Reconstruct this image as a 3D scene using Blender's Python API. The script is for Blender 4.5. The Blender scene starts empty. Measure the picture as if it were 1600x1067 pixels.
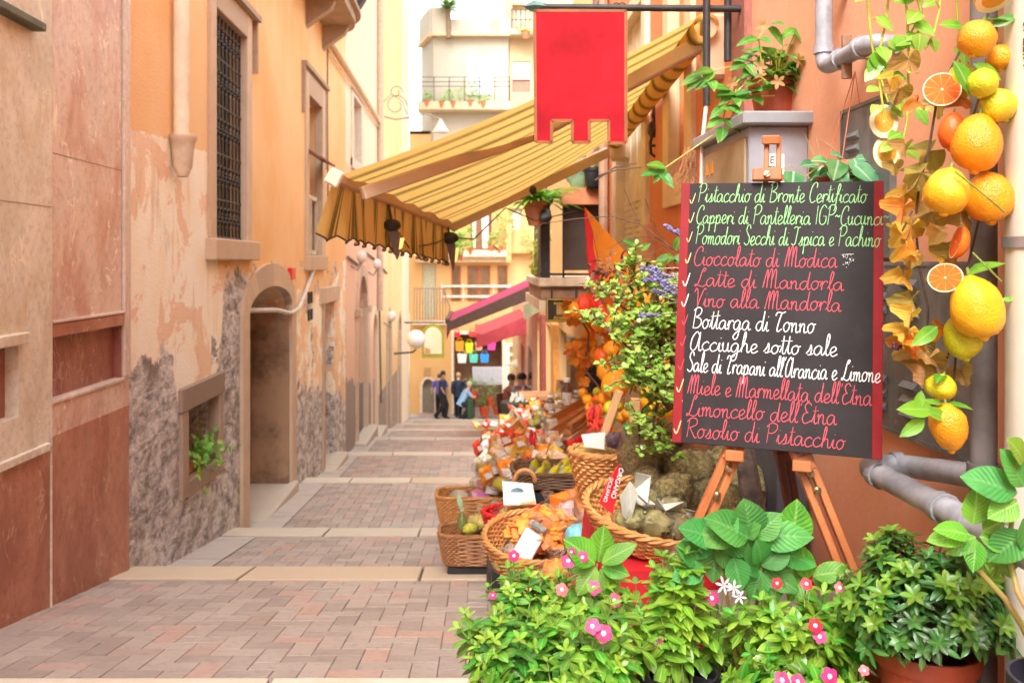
import bpy, math, random
from mathutils import Vector, Matrix, noise as mnoise
PI = math.pi
R = random.Random(7)
S = bpy.context.scene
COL = S.collection
# ------------------------------------------------------------------ camera, sky, sun, exposure
# the street runs along +Y, X is to the right, z = 0 is the height of the lens
F = 1400.0
cam_d = bpy.data.cameras.new('camera')
cam_d.sensor_width = 36.0
cam_d.lens = 36.0 * F / 1600.0
cam_d.shift_x = 60.0 / 1600.0
cam_d.shift_y = -(533.5 - 410.0) / 1600.0
cam_d.clip_start = 0.05
cam_d.clip_end = 500.0
cam_d.dof.use_dof = True
cam_d.dof.focus_distance = 2.55
cam_d.dof.aperture_fstop = 5.0
cam = bpy.data.objects.new('camera', cam_d)
cam.rotation_euler = (math.radians(90), 0, 0)
COL.objects.link(cam)
S.camera = cam
W = bpy.data.worlds.new('World')
S.world = W
W.use_nodes = True
SUN_EL, SUN_AZ = math.radians(48), math.radians(-158)   # azimuth from +Y, clockwise: high, behind the camera
wn = W.node_tree.nodes
bgn = wn['Background']
sky = wn.new('ShaderNodeTexSky')
sky.sky_type = 'NISHITA'
sky.sun_disc = False
sky.sun_elevation = SUN_EL
sky.sun_rotation = SUN_AZ
sky.air_density = 1.0
sky.dust_density = 4.0
sky.ozone_density = 0.6
hsv = wn.new('ShaderNodeHueSaturation')       # a milky, overcast sky
hsv.inputs['Saturation'].default_value = 0.10
W.node_tree.links.new(sky.outputs[0], hsv.inputs['Color'])
W.node_tree.links.new(hsv.outputs[0], bgn.inputs['Color'])
bgn.inputs['Strength'].default_value = 0.15
sun_d = bpy.data.lights.new('sun', 'SUN')
sun_d.energy = 0.62
sun_d.angle = math.radians(40)
sun_d.color = (1.0, 0.93, 0.82)
sun = bpy.data.objects.new('sun', sun_d)
sv = Vector((math.sin(SUN_AZ) * math.cos(SUN_EL), math.cos(SUN_AZ) * math.cos(SUN_EL), math.sin(SUN_EL)))
sun.rotation_euler = sv.to_track_quat('Z', 'Y').to_euler()
COL.objects.link(sun)
S.view_settings.view_transform = 'Standard'
S.view_settings.look = 'None'
S.view_settings.gamma = 1.0
S.view_settings.use_curve_mapping = False
S.view_settings.exposure = 2.28
S.render.engine = 'CYCLES'
S.cycles.max_bounces = 10
S.cycles.diffuse_bounces = 6
S.cycles.transparent_max_bounces = 12
S.cycles.use_denoising = True
S.cycles.caustics_reflective = False
S.cycles.caustics_refractive = False

# ------------------------------------------------------------------ helpers
V = Vector
def P(px, py, d):
    'the point at depth d seen at that place of the photograph'
    return V(((px - 740.0) / F * d, d, -(py - 410.0) / F * d))
XL, XR = -2.4, 1.3
def DL(px): return -XL * F / (740.0 - px)
def DR(px): return XR * F / (px - 740.0)
def ZZ(py, d): return -(py - 410.0) / F * d

class MB:
    'collects shapes; build() links them as ONE mesh object'
    def __init__(s):
        s.v, s.f, s.m, s.uv = [], [], [], {}
        s.mi = 0
    def add(s, vs, fs, uvs=None):
        o = len(s.v)
        s.v.extend([tuple(p) for p in vs])
        for k, f in enumerate(fs):
            if uvs: s.uv[len(s.f)] = [uvs[i] for i in f]
            s.f.append([i + o for i in f]); s.m.append(s.mi)
        return s
    def quad(s, a, b, c, d): return s.add([a, b, c, d], [(0, 1, 2, 3)])
    def box(s, c, size, rot=None, bev=0.0):
        hx, hy, hz = size[0] / 2, size[1] / 2, size[2] / 2
        if bev <= 0:
            vs = [V((x, y, z)) for x in (-hx, hx) for y in (-hy, hy) for z in (-hz, hz)]
            fs = [(0, 1, 3, 2), (4, 6, 7, 5), (0, 4, 5, 1), (2, 3, 7, 6), (0, 2, 6, 4), (1, 5, 7, 3)]
        else:
            b = min(bev, hx * .9, hy * .9, hz * .9)
            vs, idx = [], {}
            for sx in (-1, 1):
                for sy in (-1, 1):
                    for sz in (-1, 1):
                        for k in range(3):
                            p = [sx * (hx - b), sy * (hy - b), sz * (hz - b)]
                            p[k] = (sx * hx, sy * hy, sz * hz)[k]
                            idx[(sx, sy, sz, k)] = len(vs); vs.append(V(p))
            fs = []
            for k in range(3):
                a, c2 = [(1, 2), (2, 0), (0, 1)][k]
                for sg in (-1, 1):
                    q = []
                    for (sa, sc) in ((-1, -1), (1, -1), (1, 1), (-1, 1)):
                        t = [0, 0, 0]; t[k] = sg; t[a] = sa; t[c2] = sc
                        q.append(idx[(t[0], t[1], t[2], k)])
                    fs.append(q if sg > 0 else q[::-1])
                for sa in (-1, 1):
                    for sc in (-1, 1):
                        q = []
                        for (sg, kk) in ((-1, a), (1, a), (1, c2), (-1, c2)):
                            t = [0, 0, 0]; t[k] = sg; t[a] = sa; t[c2] = sc
                            q.append(idx[(t[0], t[1], t[2], kk)])
                        fs.append(q if sa * sc > 0 else q[::-1])
            for sx in (-1, 1):
                for sy in (-1, 1):
                    for sz in (-1, 1):
                        q = [idx[(sx, sy, sz, k)] for k in range(3)]
                        fs.append(q if sx * sy * sz > 0 else q[::-1])
        c = V(c)
        if rot is not None:
            vs = [rot @ p + c for p in vs]
        else:
            vs = [p + c for p in vs]
        return s.add(vs, fs)
    def bar(s, a, b, w, h, up=(0, 0, 1), bev=0.0):
        a, b = V(a), V(b)
        y = (b - a); L = y.length
        if L < 1e-6: return s
        y.normalize(); u = V(up); x = y.cross(u)
        if x.length < 1e-4: x = y.cross(V((1, 0, 0)))
        x.normalize(); z = x.cross(y)
        return s.box((a + b) / 2, (w, L, h), Matrix((x, y, z)).transposed(), bev)
    def tube(s, pts, r, n=8, cap=True, flat=1.0):
        pts = [V(p) for p in pts]; k = len(pts)
        if not hasattr(r, '__len__'): r = [r] * k
        vs, fs = [], []
        t0 = (pts[1] - pts[0]).normalized()
        ref = V((0, 0, 1)) if abs(t0.z) < .9 else V((1, 0, 0))
        x = t0.cross(ref).normalized()
        for i in range(k):
            t = (pts[min(i + 1, k - 1)] - pts[max(i - 1, 0)])
            t = t.normalized() if t.length > 1e-9 else t0
            x = (x - t * x.dot(t))
            x = x.normalized() if x.length > 1e-6 else t.orthogonal().normalized()
            y = t.cross(x)
            for j in range(n):
                a = 2 * PI * j / n
                vs.append(pts[i] + x * (math.cos(a) * r[i]) + y * (math.sin(a) * r[i] * flat))
        for i in range(k - 1):
            for j in range(n):
                fs.append((i * n + j, i * n + (j + 1) % n, (i + 1) * n + (j + 1) % n, (i + 1) * n + j))
        if cap:
            fs.append(tuple(range(n - 1, -1, -1))); fs.append(tuple((k - 1) * n + j for j in range(n)))
        return s.add(vs, fs)
    def lathe(s, prof, c=(0, 0, 0), n=24, rot=None, sx=1.0, sy=1.0, cap=False):
        c = V(c); vs, fs = [], []
        for (r, z) in prof:
            for j in range(n):
                a = 2 * PI * j / n
                p = V((r * math.cos(a) * sx, r * math.sin(a) * sy, z))
                vs.append((rot @ p if rot is not None else p) + c)
        k = len(prof)
        for i in range(k - 1):
            for j in range(n):
                fs.append((i * n + j, i * n + (j + 1) % n, (i + 1) * n + (j + 1) % n, (i + 1) * n + j))
        if cap:
            fs.append(tuple(range(n - 1, -1, -1))); fs.append(tuple((k - 1) * n + j for j in range(n)))
        return s.add(vs, fs)
    def blob(s, c, rad, n=10, amp=0.08, fr=2.0, seed=0.0, rot=None, taper=0.0, amp2=0.0, fr2=8.0):
        c = V(c); rad = V(rad) if hasattr(rad, '__len__') else V((rad, rad, rad))
        vs, fs = [], []
        nu, nv = n * 2, n
        def pt(u, v):
            d = V((math.sin(v) * math.cos(u), math.sin(v) * math.sin(u), math.cos(v)))
            k = 1 + amp * mnoise.noise(d * fr + V((seed, seed * 1.7, 3.1)))
            if amp2: k += amp2 * mnoise.noise(d * fr2 + V((seed * 2.3, 1, seed)))
            w = 1 - taper * d.z
            p = V((d.x * rad.x * k * w, d.y * rad.y * k * w, d.z * rad.z * k))
            return (rot @ p if rot is not None else p) + c
        vs.append(pt(0, 0))
        for i in range(1, nv):
            for j in range(nu): vs.append(pt(2 * PI * j / nu, PI * i / nv))
        vs.append(pt(0, PI))
        for j in range(nu): fs.append((0, 1 + j, 1 + (j + 1) % nu))
        for i in range(nv - 2):
            for j in range(nu):
                a = 1 + i * nu + j; b = 1 + i * nu + (j + 1) % nu
                fs.append((a, a + nu, b + nu, b))
        L = len(vs) - 1; o = 1 + (nv - 2) * nu
        for j in range(nu): fs.append((o + j, L, o + (j + 1) % nu))
        return s.add(vs, fs)
    def prism(s, poly, ext):
        'a closed outline pushed along the vector ext'
        n = len(poly); poly = [V(p) for p in poly]; e = V(ext)
        vs = poly + [p + e for p in poly]
        fs = [tuple(range(n - 1, -1, -1)), tuple(range(n, 2 * n))]
        for i in range(n): fs.append((i, (i + 1) % n, n + (i + 1) % n, n + i))
        return s.add(vs, fs)
    def leaf(s, base, d, up, L, w, droop=0.25, fold=0.25, n=3, peak=0.45, ser=0.0, wave=0.0):
        base, d, up = V(base), V(d).normalized(), V(up)
        x = d.cross(up)
        x = x.normalized() if x.length > 1e-4 else d.orthogonal().normalized()
        nn = x.cross(d)
        vs, uvs, fs = [base], [(.5, 0)], []
        for i in range(1, n + 1):
            t = i / (n + 1)
            k = (t / peak) if t < peak else ((1 - t) / (1 - peak))
            ww = w * .5 * math.sin(min(1, k) * PI / 2) ** .8
            p = base + d * (L * t) - nn * (L * droop * t * t)
            wv = wave * L * math.sin(t * 9)
            vs += [p + x * ww + nn * (ww * fold + wv), p, p - x * ww + nn * (ww * fold - wv)]
            uvs += [(0, t), (.5, t), (1, t)]
        vs.append(base + d * L - nn * (L * droop)); uvs.append((.5, 1))
        fs += [(0, 1, 2), (0, 2, 3)]
        for i in range(n - 1):
            a = 1 + 3 * i
            fs += [(a, a + 3, a + 4, a + 1), (a + 1, a + 4, a + 5, a + 2)]
        a = 1 + 3 * (n - 1); e = len(vs) - 1
        fs += [(a, e, a + 1), (a + 1, e, a + 2)]
        return s.add(vs, fs, uvs)
    def build(s, name, mat, parent=None, smooth=True, loc=None):
        off = parent['_o'] if parent is not None else (loc if loc is not None else (0, 0, 0))
        off = V(off)
        me = bpy.data.meshes.new(name)
        me.from_pydata([(p[0] - off.x, p[1] - off.y, p[2] - off.z) for p in s.v], [], s.f)
        mats = mat if isinstance(mat, (list, tuple)) else [mat]
        for mm in mats: me.materials.append(mm)
        if len(mats) > 1: me.polygons.foreach_set('material_index', s.m)
        if s.uv:
            ul = me.uv_layers.new(name='uv')
            for fi, us in s.uv.items():
                ls = me.polygons[fi].loop_start
                for k, uvp in enumerate(us): ul.data[ls + k].uv = uvp
        me.update()
        if smooth:
            me.polygons.foreach_set('use_smooth', [True] * len(me.polygons))
            try: me.set_sharp_from_angle(angle=math.radians(38))
            except Exception: pass
        o = bpy.data.objects.new(name, me)
        COL.objects.link(o)
        if parent is not None:
            o.parent = parent
            o['_o'] = tuple(off)
        else:
            o.location = off; o['_o'] = tuple(off)
        return o

def tag(o, label, cat, group=None):
    o['label'] = label; o['category'] = cat
    if group: o['group'] = group
    return o
def kind(o, k):
    o['kind'] = k; return o
def thing(name, label, cat, loc, group=None):
    o = bpy.data.objects.new(name, None)
    o.empty_display_size = .05
    o.location = loc; o['_o'] = tuple(loc)
    COL.objects.link(o)
    return tag(o, label, cat, group)
def copy_tree(o, parent=None):
    c = o.copy(); COL.objects.link(c)
    if parent is not None: c.parent = parent
    for ch in KIDS.get(o.name, []): copy_tree(ch, c)
    return c
KIDS = {}
def dup(root, loc, rz=0.0, label=None, scale=None, group=None, rot=None):
    KIDS.clear()
    for o in COL.objects:
        if o.parent is not None: KIDS.setdefault(o.parent.name, []).append(o)
    c = copy_tree(root)
    c.location = loc; c['_o'] = tuple(loc)
    c.rotation_euler = rot if rot is not None else (0, 0, rz)
    if scale: c.scale = (scale,) * 3 if not hasattr(scale, '__len__') else scale
    if label: c['label'] = label
    if group: c['group'] = group
    return c

# ------------------------------------------------------------------ materials
class NT:
    def __init__(s, name):
        s.mat = bpy.data.materials.new(name); s.mat.use_nodes = True
        s.t = s.mat.node_tree; s.b = s.t.nodes['Principled BSDF']; s.out = s.t.nodes['Material Output']
    def n(s, typ, **kw):
        nd = s.t.nodes.new(typ)
        for k, v in kw.items():
            if k.startswith('_'): setattr(nd, k[1:], v)
            else: s.set(nd.inputs[k.replace('__', ' ')], v)
        return nd
    def set(s, inp, v):
        if isinstance(v, bpy.types.NodeSocket): s.t.links.new(v, inp)
        elif hasattr(v, '__len__') and len(v) == 3 and inp.type == 'RGBA': inp.default_value = (*v, 1)
        else: inp.default_value = v
    def math(s, op, a, b=0.0, clamp=False):
        nd = s.t.nodes.new('ShaderNodeMath'); nd.operation = op; nd.use_clamp = clamp
        s.set(nd.inputs[0], a); s.set(nd.inputs[1], b); return nd.outputs[0]
    def mix(s, f, a, b, mode='MIX'):
        nd = s.t.nodes.new('ShaderNodeMix'); nd.data_type = 'RGBA'; nd.blend_type = mode
        s.set(nd.inputs[0], f); s.set(nd.inputs[6], a); s.set(nd.inputs[7], b); return nd.outputs[2]
    def ramp(s, v, lo, hi):
        nd = s.t.nodes.new('ShaderNodeMapRange'); nd.interpolation_type = 'SMOOTHSTEP'
        s.set(nd.inputs[0], v); s.set(nd.inputs[1], lo); s.set(nd.inputs[2], hi); return nd.outputs[0]
    def noise(s, vec, scale, detail=4.0, rough=.55, dist=0.0):
        nd = s.n('ShaderNodeTexNoise', Scale=scale, Detail=detail, Roughness=rough, Distortion=dist)
        if vec is not None: s.set(nd.inputs['Vector'], vec)
        return nd.outputs['Fac']
    def vor(s, vec, scale, feat='F1', out='Distance'):
        nd = s.n('ShaderNodeTexVoronoi', _feature=feat, Scale=scale)
        if vec is not None: s.set(nd.inputs['Vector'], vec)
        return nd.outputs[out]
    def pos(s): return s.n('ShaderNodeNewGeometry').outputs['Position']
    def obj(s): return s.n('ShaderNodeTexCoord').outputs['Object']
    def sep(s, v):
        nd = s.n('ShaderNodeSeparateXYZ'); s.set(nd.inputs[0], v); return nd.outputs
    def mapv(s, v, sc):
        nd = s.n('ShaderNodeMapping', Scale=sc); s.set(nd.inputs['Vector'], v); return nd.outputs[0]
    def curve(s, v, lo, hi, pts, olo, ohi):
        'a piecewise-linear function of v'
        t = s.n('ShaderNodeMapRange'); s.set(t.inputs[0], v); s.set(t.inputs[1], lo); s.set(t.inputs[2], hi)
        nd = s.t.nodes.new('ShaderNodeValToRGB'); cr = nd.color_ramp; cr.interpolation = 'LINEAR'
        while len(cr.elements) < len(pts): cr.elements.new(.5)
        for e, (x, y) in zip(cr.elements, pts):
            e.position = (x - lo) / (hi - lo); g = (y - olo) / (ohi - olo); e.color = (g, g, g, 1)
        s.set(nd.inputs[0], t.outputs[0])
        r = s.n('ShaderNodeMapRange'); s.set(r.inputs[0], nd.outputs[0]); s.set(r.inputs[3], olo); s.set(r.inputs[4], ohi)
        return r.outputs[0]
    def bump(s, h, strength=.4, dist=.01, nrm=None):
        nd = s.n('ShaderNodeBump', Strength=strength, Distance=dist, Height=h)
        if nrm is not None: s.set(nd.inputs['Normal'], nrm)
        s.t.links.new(nd.outputs[0], s.b.inputs['Normal']); return nd.outputs[0]
    def set_b(s, **kw):
        for k, v in kw.items(): s.set(s.b.inputs[k.replace('__', ' ')], v)
        return s

MATS = {}
def mat(name, col, rough=.6, var=.14, scale=12.0, bump=0.0, bscale=60.0, metal=0.0, spec=.5, col2=None, isl=0.0, hue=0.0, trans=0.0, emit=None, alpha=None, world=False, coat=0.0):
    if name in MATS: return MATS[name]
    t = NT(name); co = t.pos() if world else t.obj()
    nz = t.noise(co, scale, 5.0, .6)
    f = t.ramp(nz, .3, .7)
    if col2 is None:
        a = tuple(c * (1 - var) for c in col); b = tuple(min(1, c * (1 + var)) for c in col)
    else: a, b = col, col2
    c = t.mix(f, a, b)
    if isl or hue:
        ri = t.n('ShaderNodeNewGeometry').outputs['Random Per Island']
        hs = t.n('ShaderNodeHueSaturation', Color=c)
        t.set(hs.inputs['Value'], t.math('ADD', t.math('MULTIPLY', ri, 2 * isl), 1 - isl))
        r2 = t.math('FRACT', t.math('MULTIPLY', ri, 17.31))
        t.set(hs.inputs['Hue'], t.math('ADD', t.math('MULTIPLY', r2, 2 * hue), .5 - hue))
        c = hs.outputs[0]
    t.set_b(Base__Color=c, Roughness=rough, Metallic=metal)
    t.b.inputs['Specular IOR Level'].default_value = spec
    if coat: t.b.inputs['Coat Weight'].default_value = coat
    if bump: t.bump(t.noise(co, bscale, 4.0, .6), bump, .01)
    if emit: t.set_b(Emission__Color=emit[0], Emission__Strength=emit[1])
    if alpha is not None: t.set_b(Alpha=alpha)
    if trans:
        tr = t.n('ShaderNodeBsdfTranslucent', Color=c); ms = t.n('ShaderNodeMixShader')
        ms.inputs[0].default_value = trans
        t.t.links.new(t.b.outputs[0], ms.inputs[1]); t.t.links.new(tr.outputs[0], ms.inputs[2])
        t.t.links.new(ms.outputs[0], t.out.inputs[0])
    MATS[name] = t.mat
    return t.mat

def leafmat(name, c1, c2, vein=(.35, .5, .15), rough=.38, trans=.28, veins=0.0, isl=.25, hue=.02, tip=None):
    'leaf: pale midrib, side veins, a tone per leaf, light through the blade'
    if name in MATS: return MATS[name]
    t = NT(name); co = t.obj()
    uv = t.sep(t.n('ShaderNodeUVMap').outputs[0])
    g = t.n('ShaderNodeNewGeometry'); ri = g.outputs['Random Per Island']
    c = t.mix(t.ramp(t.noise(co, 14.0, 3.0), .35, .65), c1, c2)
    du = t.math('ABSOLUTE', t.math('SUBTRACT', uv[0], .5))
    rib = t.math('SUBTRACT', 1.0, t.ramp(du, .02, .075))
    sv = t.math('SINE', t.math('MULTIPLY', t.math('SUBTRACT', uv[1], t.math('MULTIPLY', du, .55)), 62.0))
    svm = t.math('MULTIPLY', t.ramp(sv, .75, 1.0), .35 if veins else 0.0)
    c = t.mix(t.math('MAXIMUM', t.math('MULTIPLY', rib, .6), svm), c, vein)
    if tip: c = t.mix(t.ramp(uv[1], .55, 1.0), c, tip)
    hs = t.n('ShaderNodeHueSaturation', Color=c)
    t.set(hs.inputs['Value'], t.math('ADD', t.math('MULTIPLY', ri, 2 * isl), 1 - isl))
    t.set(hs.inputs['Hue'], t.math('ADD', t.math('MULTIPLY', t.math('FRACT', t.math('MULTIPLY', ri, 13.7)), 2 * hue), .5 - hue))
    c = hs.outputs[0]
    t.set_b(Base__Color=c, Roughness=rough)
    if veins: t.bump(t.math('ADD', t.math('MULTIPLY', sv, -.5), t.math('MULTIPLY', rib, -1.0)), .35, .003)
    tr = t.n('ShaderNodeBsdfTranslucent', Color=t.mix(.35, c, (.5, .8, .1))); ms = t.n('ShaderNodeMixShader')
    ms.inputs[0].default_value = trans
    t.t.links.new(t.b.outputs[0], ms.inputs[1]); t.t.links.new(tr.outputs[0], ms.inputs[2])
    t.t.links.new(ms.outputs[0], t.out.inputs[0])
    MATS[name] = t.mat
    return t.mat

def film(name='cellophane', tint=(.95, .95, .95), fac=.16):
    'thin clear crinkled bag film: mostly see-through with sharp glints'
    if name in MATS: return MATS[name]
    t = NT(name); co = t.obj()
    h = t.math('ADD', t.noise(co, 38.0, 3.0, .6, 1.5), t.math('MULTIPLY', t.vor(co, 26.0), .8))
    nb = t.n('ShaderNodeBump', Strength=.9, Distance=.02, Height=h)
    gl = t.n('ShaderNodeBsdfGlossy', Color=(1, 1, 1), Roughness=.12); t.t.links.new(nb.outputs[0], gl.inputs['Normal'])
    tp = t.n('ShaderNodeBsdfTransparent', Color=tint)
    df = t.n('ShaderNodeBsdfDiffuse', Color=(.85, .85, .85))
    fr = t.n('ShaderNodeFresnel', IOR=1.5); t.t.links.new(nb.outputs[0], fr.inputs['Normal'])
    m0 = t.n('ShaderNodeMixShader'); m0.inputs[0].default_value = .015
    t.t.links.new(tp.outputs[0], m0.inputs[1]); t.t.links.new(df.outputs[0], m0.inputs[2])
    m1 = t.n('ShaderNodeMixShader'); t.set(m1.inputs[0], t.math('ADD', t.math('MULTIPLY', t.math('POWER', fr.outputs[0], 1.3), .55), .01, True))
    t.t.links.new(m0.outputs[0], m1.inputs[1]); t.t.links.new(gl.outputs[0], m1.inputs[2])
    t.t.links.new(m1.outputs[0], t.out.inputs[0])
    MATS[name] = t.mat
    return t.mat
def glass(name='window glass', tint=(.05, .06, .06)):
    return mat(name, tint, .08, .1, 2.0, spec=.8)
# ------------------------------------------------------------------ ground: a stepped street going down and away
EDGES = [(3.2, 1.50), (6.35, 2.17), (9.0, 2.68), (12.9, 3.11), (16.5, 3.50), (19.6, 3.83), (23.5, 4.38), (28.0, 5.05), (32.5, 5.70)]
RISE = .12
def treads():
    d0, h0 = -14.0, .45
    for i, (d, h) in enumerate(EDGES):
        yield d0, h0, d, h
        d0, h0 = d, h + (RISE if i < len(EDGES) - 1 else .06)
    yield d0, h0, 48.0, h0 + .05
TR = list(treads())
def gz(d):
    for d0, h0, d1, h1 in TR:
        if d <= d1: return -(h0 + (h1 - h0) * (d - d0) / (d1 - d0))
    return -TR[-1][3]

def brickmat():
    t = NT('pink grey paving bricks'); p = t.pos()
    ri = t.n('ShaderNodeNewGeometry').outputs['Random Per Island']
    r2 = t.math('FRACT', t.math('MULTIPLY', ri, 23.7))
    c = t.mix(ri, (.31, .255, .225), (.43, .365, .325))
    c = t.mix(t.ramp(r2, .80, .84), c, (.45, .31, .26))
    c = t.mix(t.math('MULTIPLY', t.ramp(t.noise(p, 2.2, 5.0), .45, .7), .45), c, (.46, .41, .38))
    c = t.mix(t.math('MULTIPLY', t.ramp(t.noise(p, 24.0, 6.0, .75), .48, .72), .5), c, (.20, .16, .145))
    c = t.mix(t.math('MULTIPLY', t.ramp(t.noise(p, 7.0, 2.0), .73, .75), .5), c, (.20, .20, .23))
    t.set_b(Base__Color=c, Roughness=.72)
    t.bump(t.math('ADD', t.noise(p, 90.0, 4.0, .7), t.math('MULTIPLY', t.noise(p, 12.0, 3.0), .7)), .35, .006)
    return t.mat
M_BRICK = brickmat()
M_JOINT = mat('dirty mortar', (.13, .105, .095), .9, .2, 30, .4, world=True)
def stonemat(name, c1, c2, c3, bstr=.35, sc=5.0, k3=.4):
    t = NT(name); p = t.pos()
    ri = t.n('ShaderNodeNewGeometry').outputs['Random Per Island']
    c = t.mix(ri, c1, c2)
    c = t.mix(t.math('MULTIPLY', t.math('GREATER_THAN', t.math('FRACT', t.math('MULTIPLY', ri, 31.7)), .80), .7), c, c3)
    c = t.mix(t.math('MULTIPLY', t.ramp(t.noise(p, sc, 6.0, .65), .42, .66), k3), c, c3)
    c = t.mix(t.math('MULTIPLY', t.ramp(t.noise(p, 60.0, 4.0, .7), .55, .75), .35), c, (.25, .21, .17))
    t.set_b(Base__Color=c, Roughness=.75)
    t.bump(t.math('ADD', t.noise(p, 70.0, 5.0, .7), t.noise(p, 9.0, 3.0)), bstr, .008)
    return t.mat
M_NOSE = stonemat('pale step stone', (.52, .47, .39), (.64, .59, .50), (.54, .42, .29))
M_CEM = stonemat('pale cement margin', (.46, .41, .37), (.52, .47, .43), (.36, .32, .29))

def ground():
    base, br, st, cm = MB(), MB(), MB(), MB()
    rr = random.Random(3)
    for k, (d0, h0, d1, h1) in enumerate(TR):
        last = k == len(TR) - 1
        wx0, wx1 = (-2.9, 2.2) if not last else (-9, 9)
        a = lambda x, d, e=0.0: V((x, d, -(h0 + (h1 - h0) * (d - d0) / (d1 - d0)) + e))
        base.add([a(wx0, d0), a(wx1, d0), a(wx1, d1), a(wx0, d1)], [(0, 1, 2, 3)])
        if not last:
            hn = TR[k + 1][1]
            base.add([V((wx0, d1, -h1)), V((wx1, d1, -h1)), V((wx1, d1, -hn - .02)), V((wx0, d1, -hn - .02))], [(0, 1, 2, 3)])
        nose = (.50 if k < 3 else .42) if not last else 0
        # nosing stones
        if not last:
            x = -2.6
            while x < 1.5:
                w = rr.uniform(.7, 1.25); e = .010 + rr.uniform(0, .004)
                j = rr.uniform(-.02, .02)
                p = [(x + .009, d1 - nose + j), (x + w - .009, d1 - nose + j + rr.uniform(-.01, .01)), (x + w - .009, d1 + .012), (x + .009, d1 + .012)]
                top = [a(px, min(d, d1), e) for px, d in p]; top = [V((t.x, pp[1], t.z)) for t, pp in zip(top, p)]
                bot = [t - V((0, 0, .1)) for t in top]
                ins = [V((t.x + (.008 if i in (0, 3) else -.008), t.y + (.008 if i in (0, 1) else -.008), t.z + .004)) for i, t in enumerate(top)]
                st.add(ins + top + bot, [(0, 1, 2, 3)] + [(i + 4, (i + 1) % 4 + 4, (i + 1) % 4, i) for i in range(4)] + [(i + 8, (i + 1) % 4 + 8, (i + 1) % 4 + 4, i + 4) for i in range(4)])
                x += w
        # cement margin along the left wall
        m0 = -2.45; m1 = -2.05
        if k >= 2 and not last:
            y = d0 + .02
            while y < d1 - nose - .02:
                l = min(rr.uniform(.9, 1.6), d1 - nose - .02 - y)
                cm.add([a(m0, y, .012), a(m1, y, .012), a(m1, y + l - .012, .012), a(m0, y + l - .012, .012)], [(0, 1, 2, 3)])
                y += l
        else: m1 = -2.45 if not last else -6
        if k == 0: yb = .8
        else: yb = d0
        ye = d1 - nose if not last else 38
        # herringbone bricks, two by one
        b = .115 if k < 4 else .15
        if last: b = .3
        g = .004 if k < 3 else .006
        nx = int((1.5 - m1 + (4 if last else 0)) / b) + 4; ny = int((ye - yb) / b) + 4
        for i in range(-2, nx):
            for j in range(-2, ny):
                q = (i - j) % 4
                if q == 0: w, l = 2 * b, b
                elif q == 3: w, l = b, 2 * b       # stands up
                else: continue
                
                x0, y0 = m1 + i * b, yb + j * b
                x1, y1 = min(x0 + w, 6), min(y0 + l, ye)
                x0 = max(x0, m1); y0 = max(y0, yb)
                if x1 - x0 < .03 or y1 - y0 < .03: continue
                e = .006 + rr.uniform(-.0015, .0015); tl = rr.uniform(-.0015, .0015)
                c4 = [(x0 + g, y0 + g), (x1 - g, y0 + g), (x1 - g, y1 - g), (x0 + g, y1 - g)]
                top = [a(px, d, e + (tl if ii < 2 else -tl)) for ii, (px, d) in enumerate(c4)]
                low = [V((t.x + (-g if ii in (0, 3) else g) * .8, t.y + (-g if ii < 2 else g) * .8, t.z - e)) for ii, t in enumerate(top)]
                br.add(top + low, [(0, 1, 2, 3)] + [(i2 + 4, (i2 + 1) % 4 + 4, (i2 + 1) % 4, i2) for i2 in range(4)])
    for nm, mb, mt in (('street_base', base, M_JOINT), ('paving', br, M_BRICK), ('step_edging', st, M_NOSE), ('gutter_margin', cm, M_CEM)):
        kind(mb.build(nm, mt, smooth=False), 'structure')
ground()
g = MB(); g.add([(-60, -20, -9), (60, -20, -9), (60, 160, -9), (-60, 160, -9)], [(0, 1, 2, 3)])
kind(g.build('terrain', mat('earth', (.3, .26, .2), .9)), 'structure')

# ------------------------------------------------------------------ facades with real openings
def MLeft(x): return lambda u, d, z: V((x - d, u, z))
def MRight(x): return lambda u, d, z: V((x + d, u, z))
def MFront(y): return lambda u, d, z: V((u, y + d, z))
def arch_z(h, u):
    ua, ub, za, zb, rise = h[:5]
    if not rise: return zb
    c = (u - (ua + ub) / 2) / ((ub - ua) / 2)
    return zb + rise * math.sqrt(max(0, 1 - c * c))
def facade(mb, M, u0, u1, z0, z1, holes, depth=.3):
    holes = [(h[0] - .004, h[1] + .004, h[2] - .004, h[3] + .004) + tuple(h[4:]) for h in holes]     # frames stand a little proud of the opening
    bk = {u0, u1}
    for h in holes:
        bk |= {h[0], h[1]}
        if h[4]:
            for i in range(1, 14): bk.add((h[0] + h[1]) / 2 - (h[1] - h[0]) / 2 * math.cos(PI * i / 14))
    bk = sorted(b for b in bk if u0 <= b <= u1)
    for a, b in zip(bk, bk[1:]):
        mid = (a + b) / 2
        hs = sorted([h for h in holes if h[0] < mid < h[1]], key=lambda h: h[2])
        za, zb = z0, z0
        for h in hs:
            if h[2] > za: mb.quad(M(a, 0, za), M(b, 0, zb), M(b, 0, h[2]), M(a, 0, h[2]))
            dd = h[5] if len(h) > 5 else depth
            za, zb = arch_z(h, a), arch_z(h, b)
            mb.quad(M(a, 0, za), M(b, 0, zb), M(b, dd, zb), M(a, dd, za))           # soffit
            if h[2] > z0: mb.quad(M(a, 0, h[2]), M(b, 0, h[2]), M(b, dd, h[2]), M(a, dd, h[2]))
        mb.quad(M(a, 0, za), M(b, 0, zb), M(b, 0, z1), M(a, 0, z1))
    for h in holes:
        dd = h[5] if len(h) > 5 else depth
        for u in (h[0], h[1]):
            mb.quad(M(u, 0, h[2]), M(u, 0, h[3]), M(u, dd, h[3]), M(u, dd, h[2]))
    return mb
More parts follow.
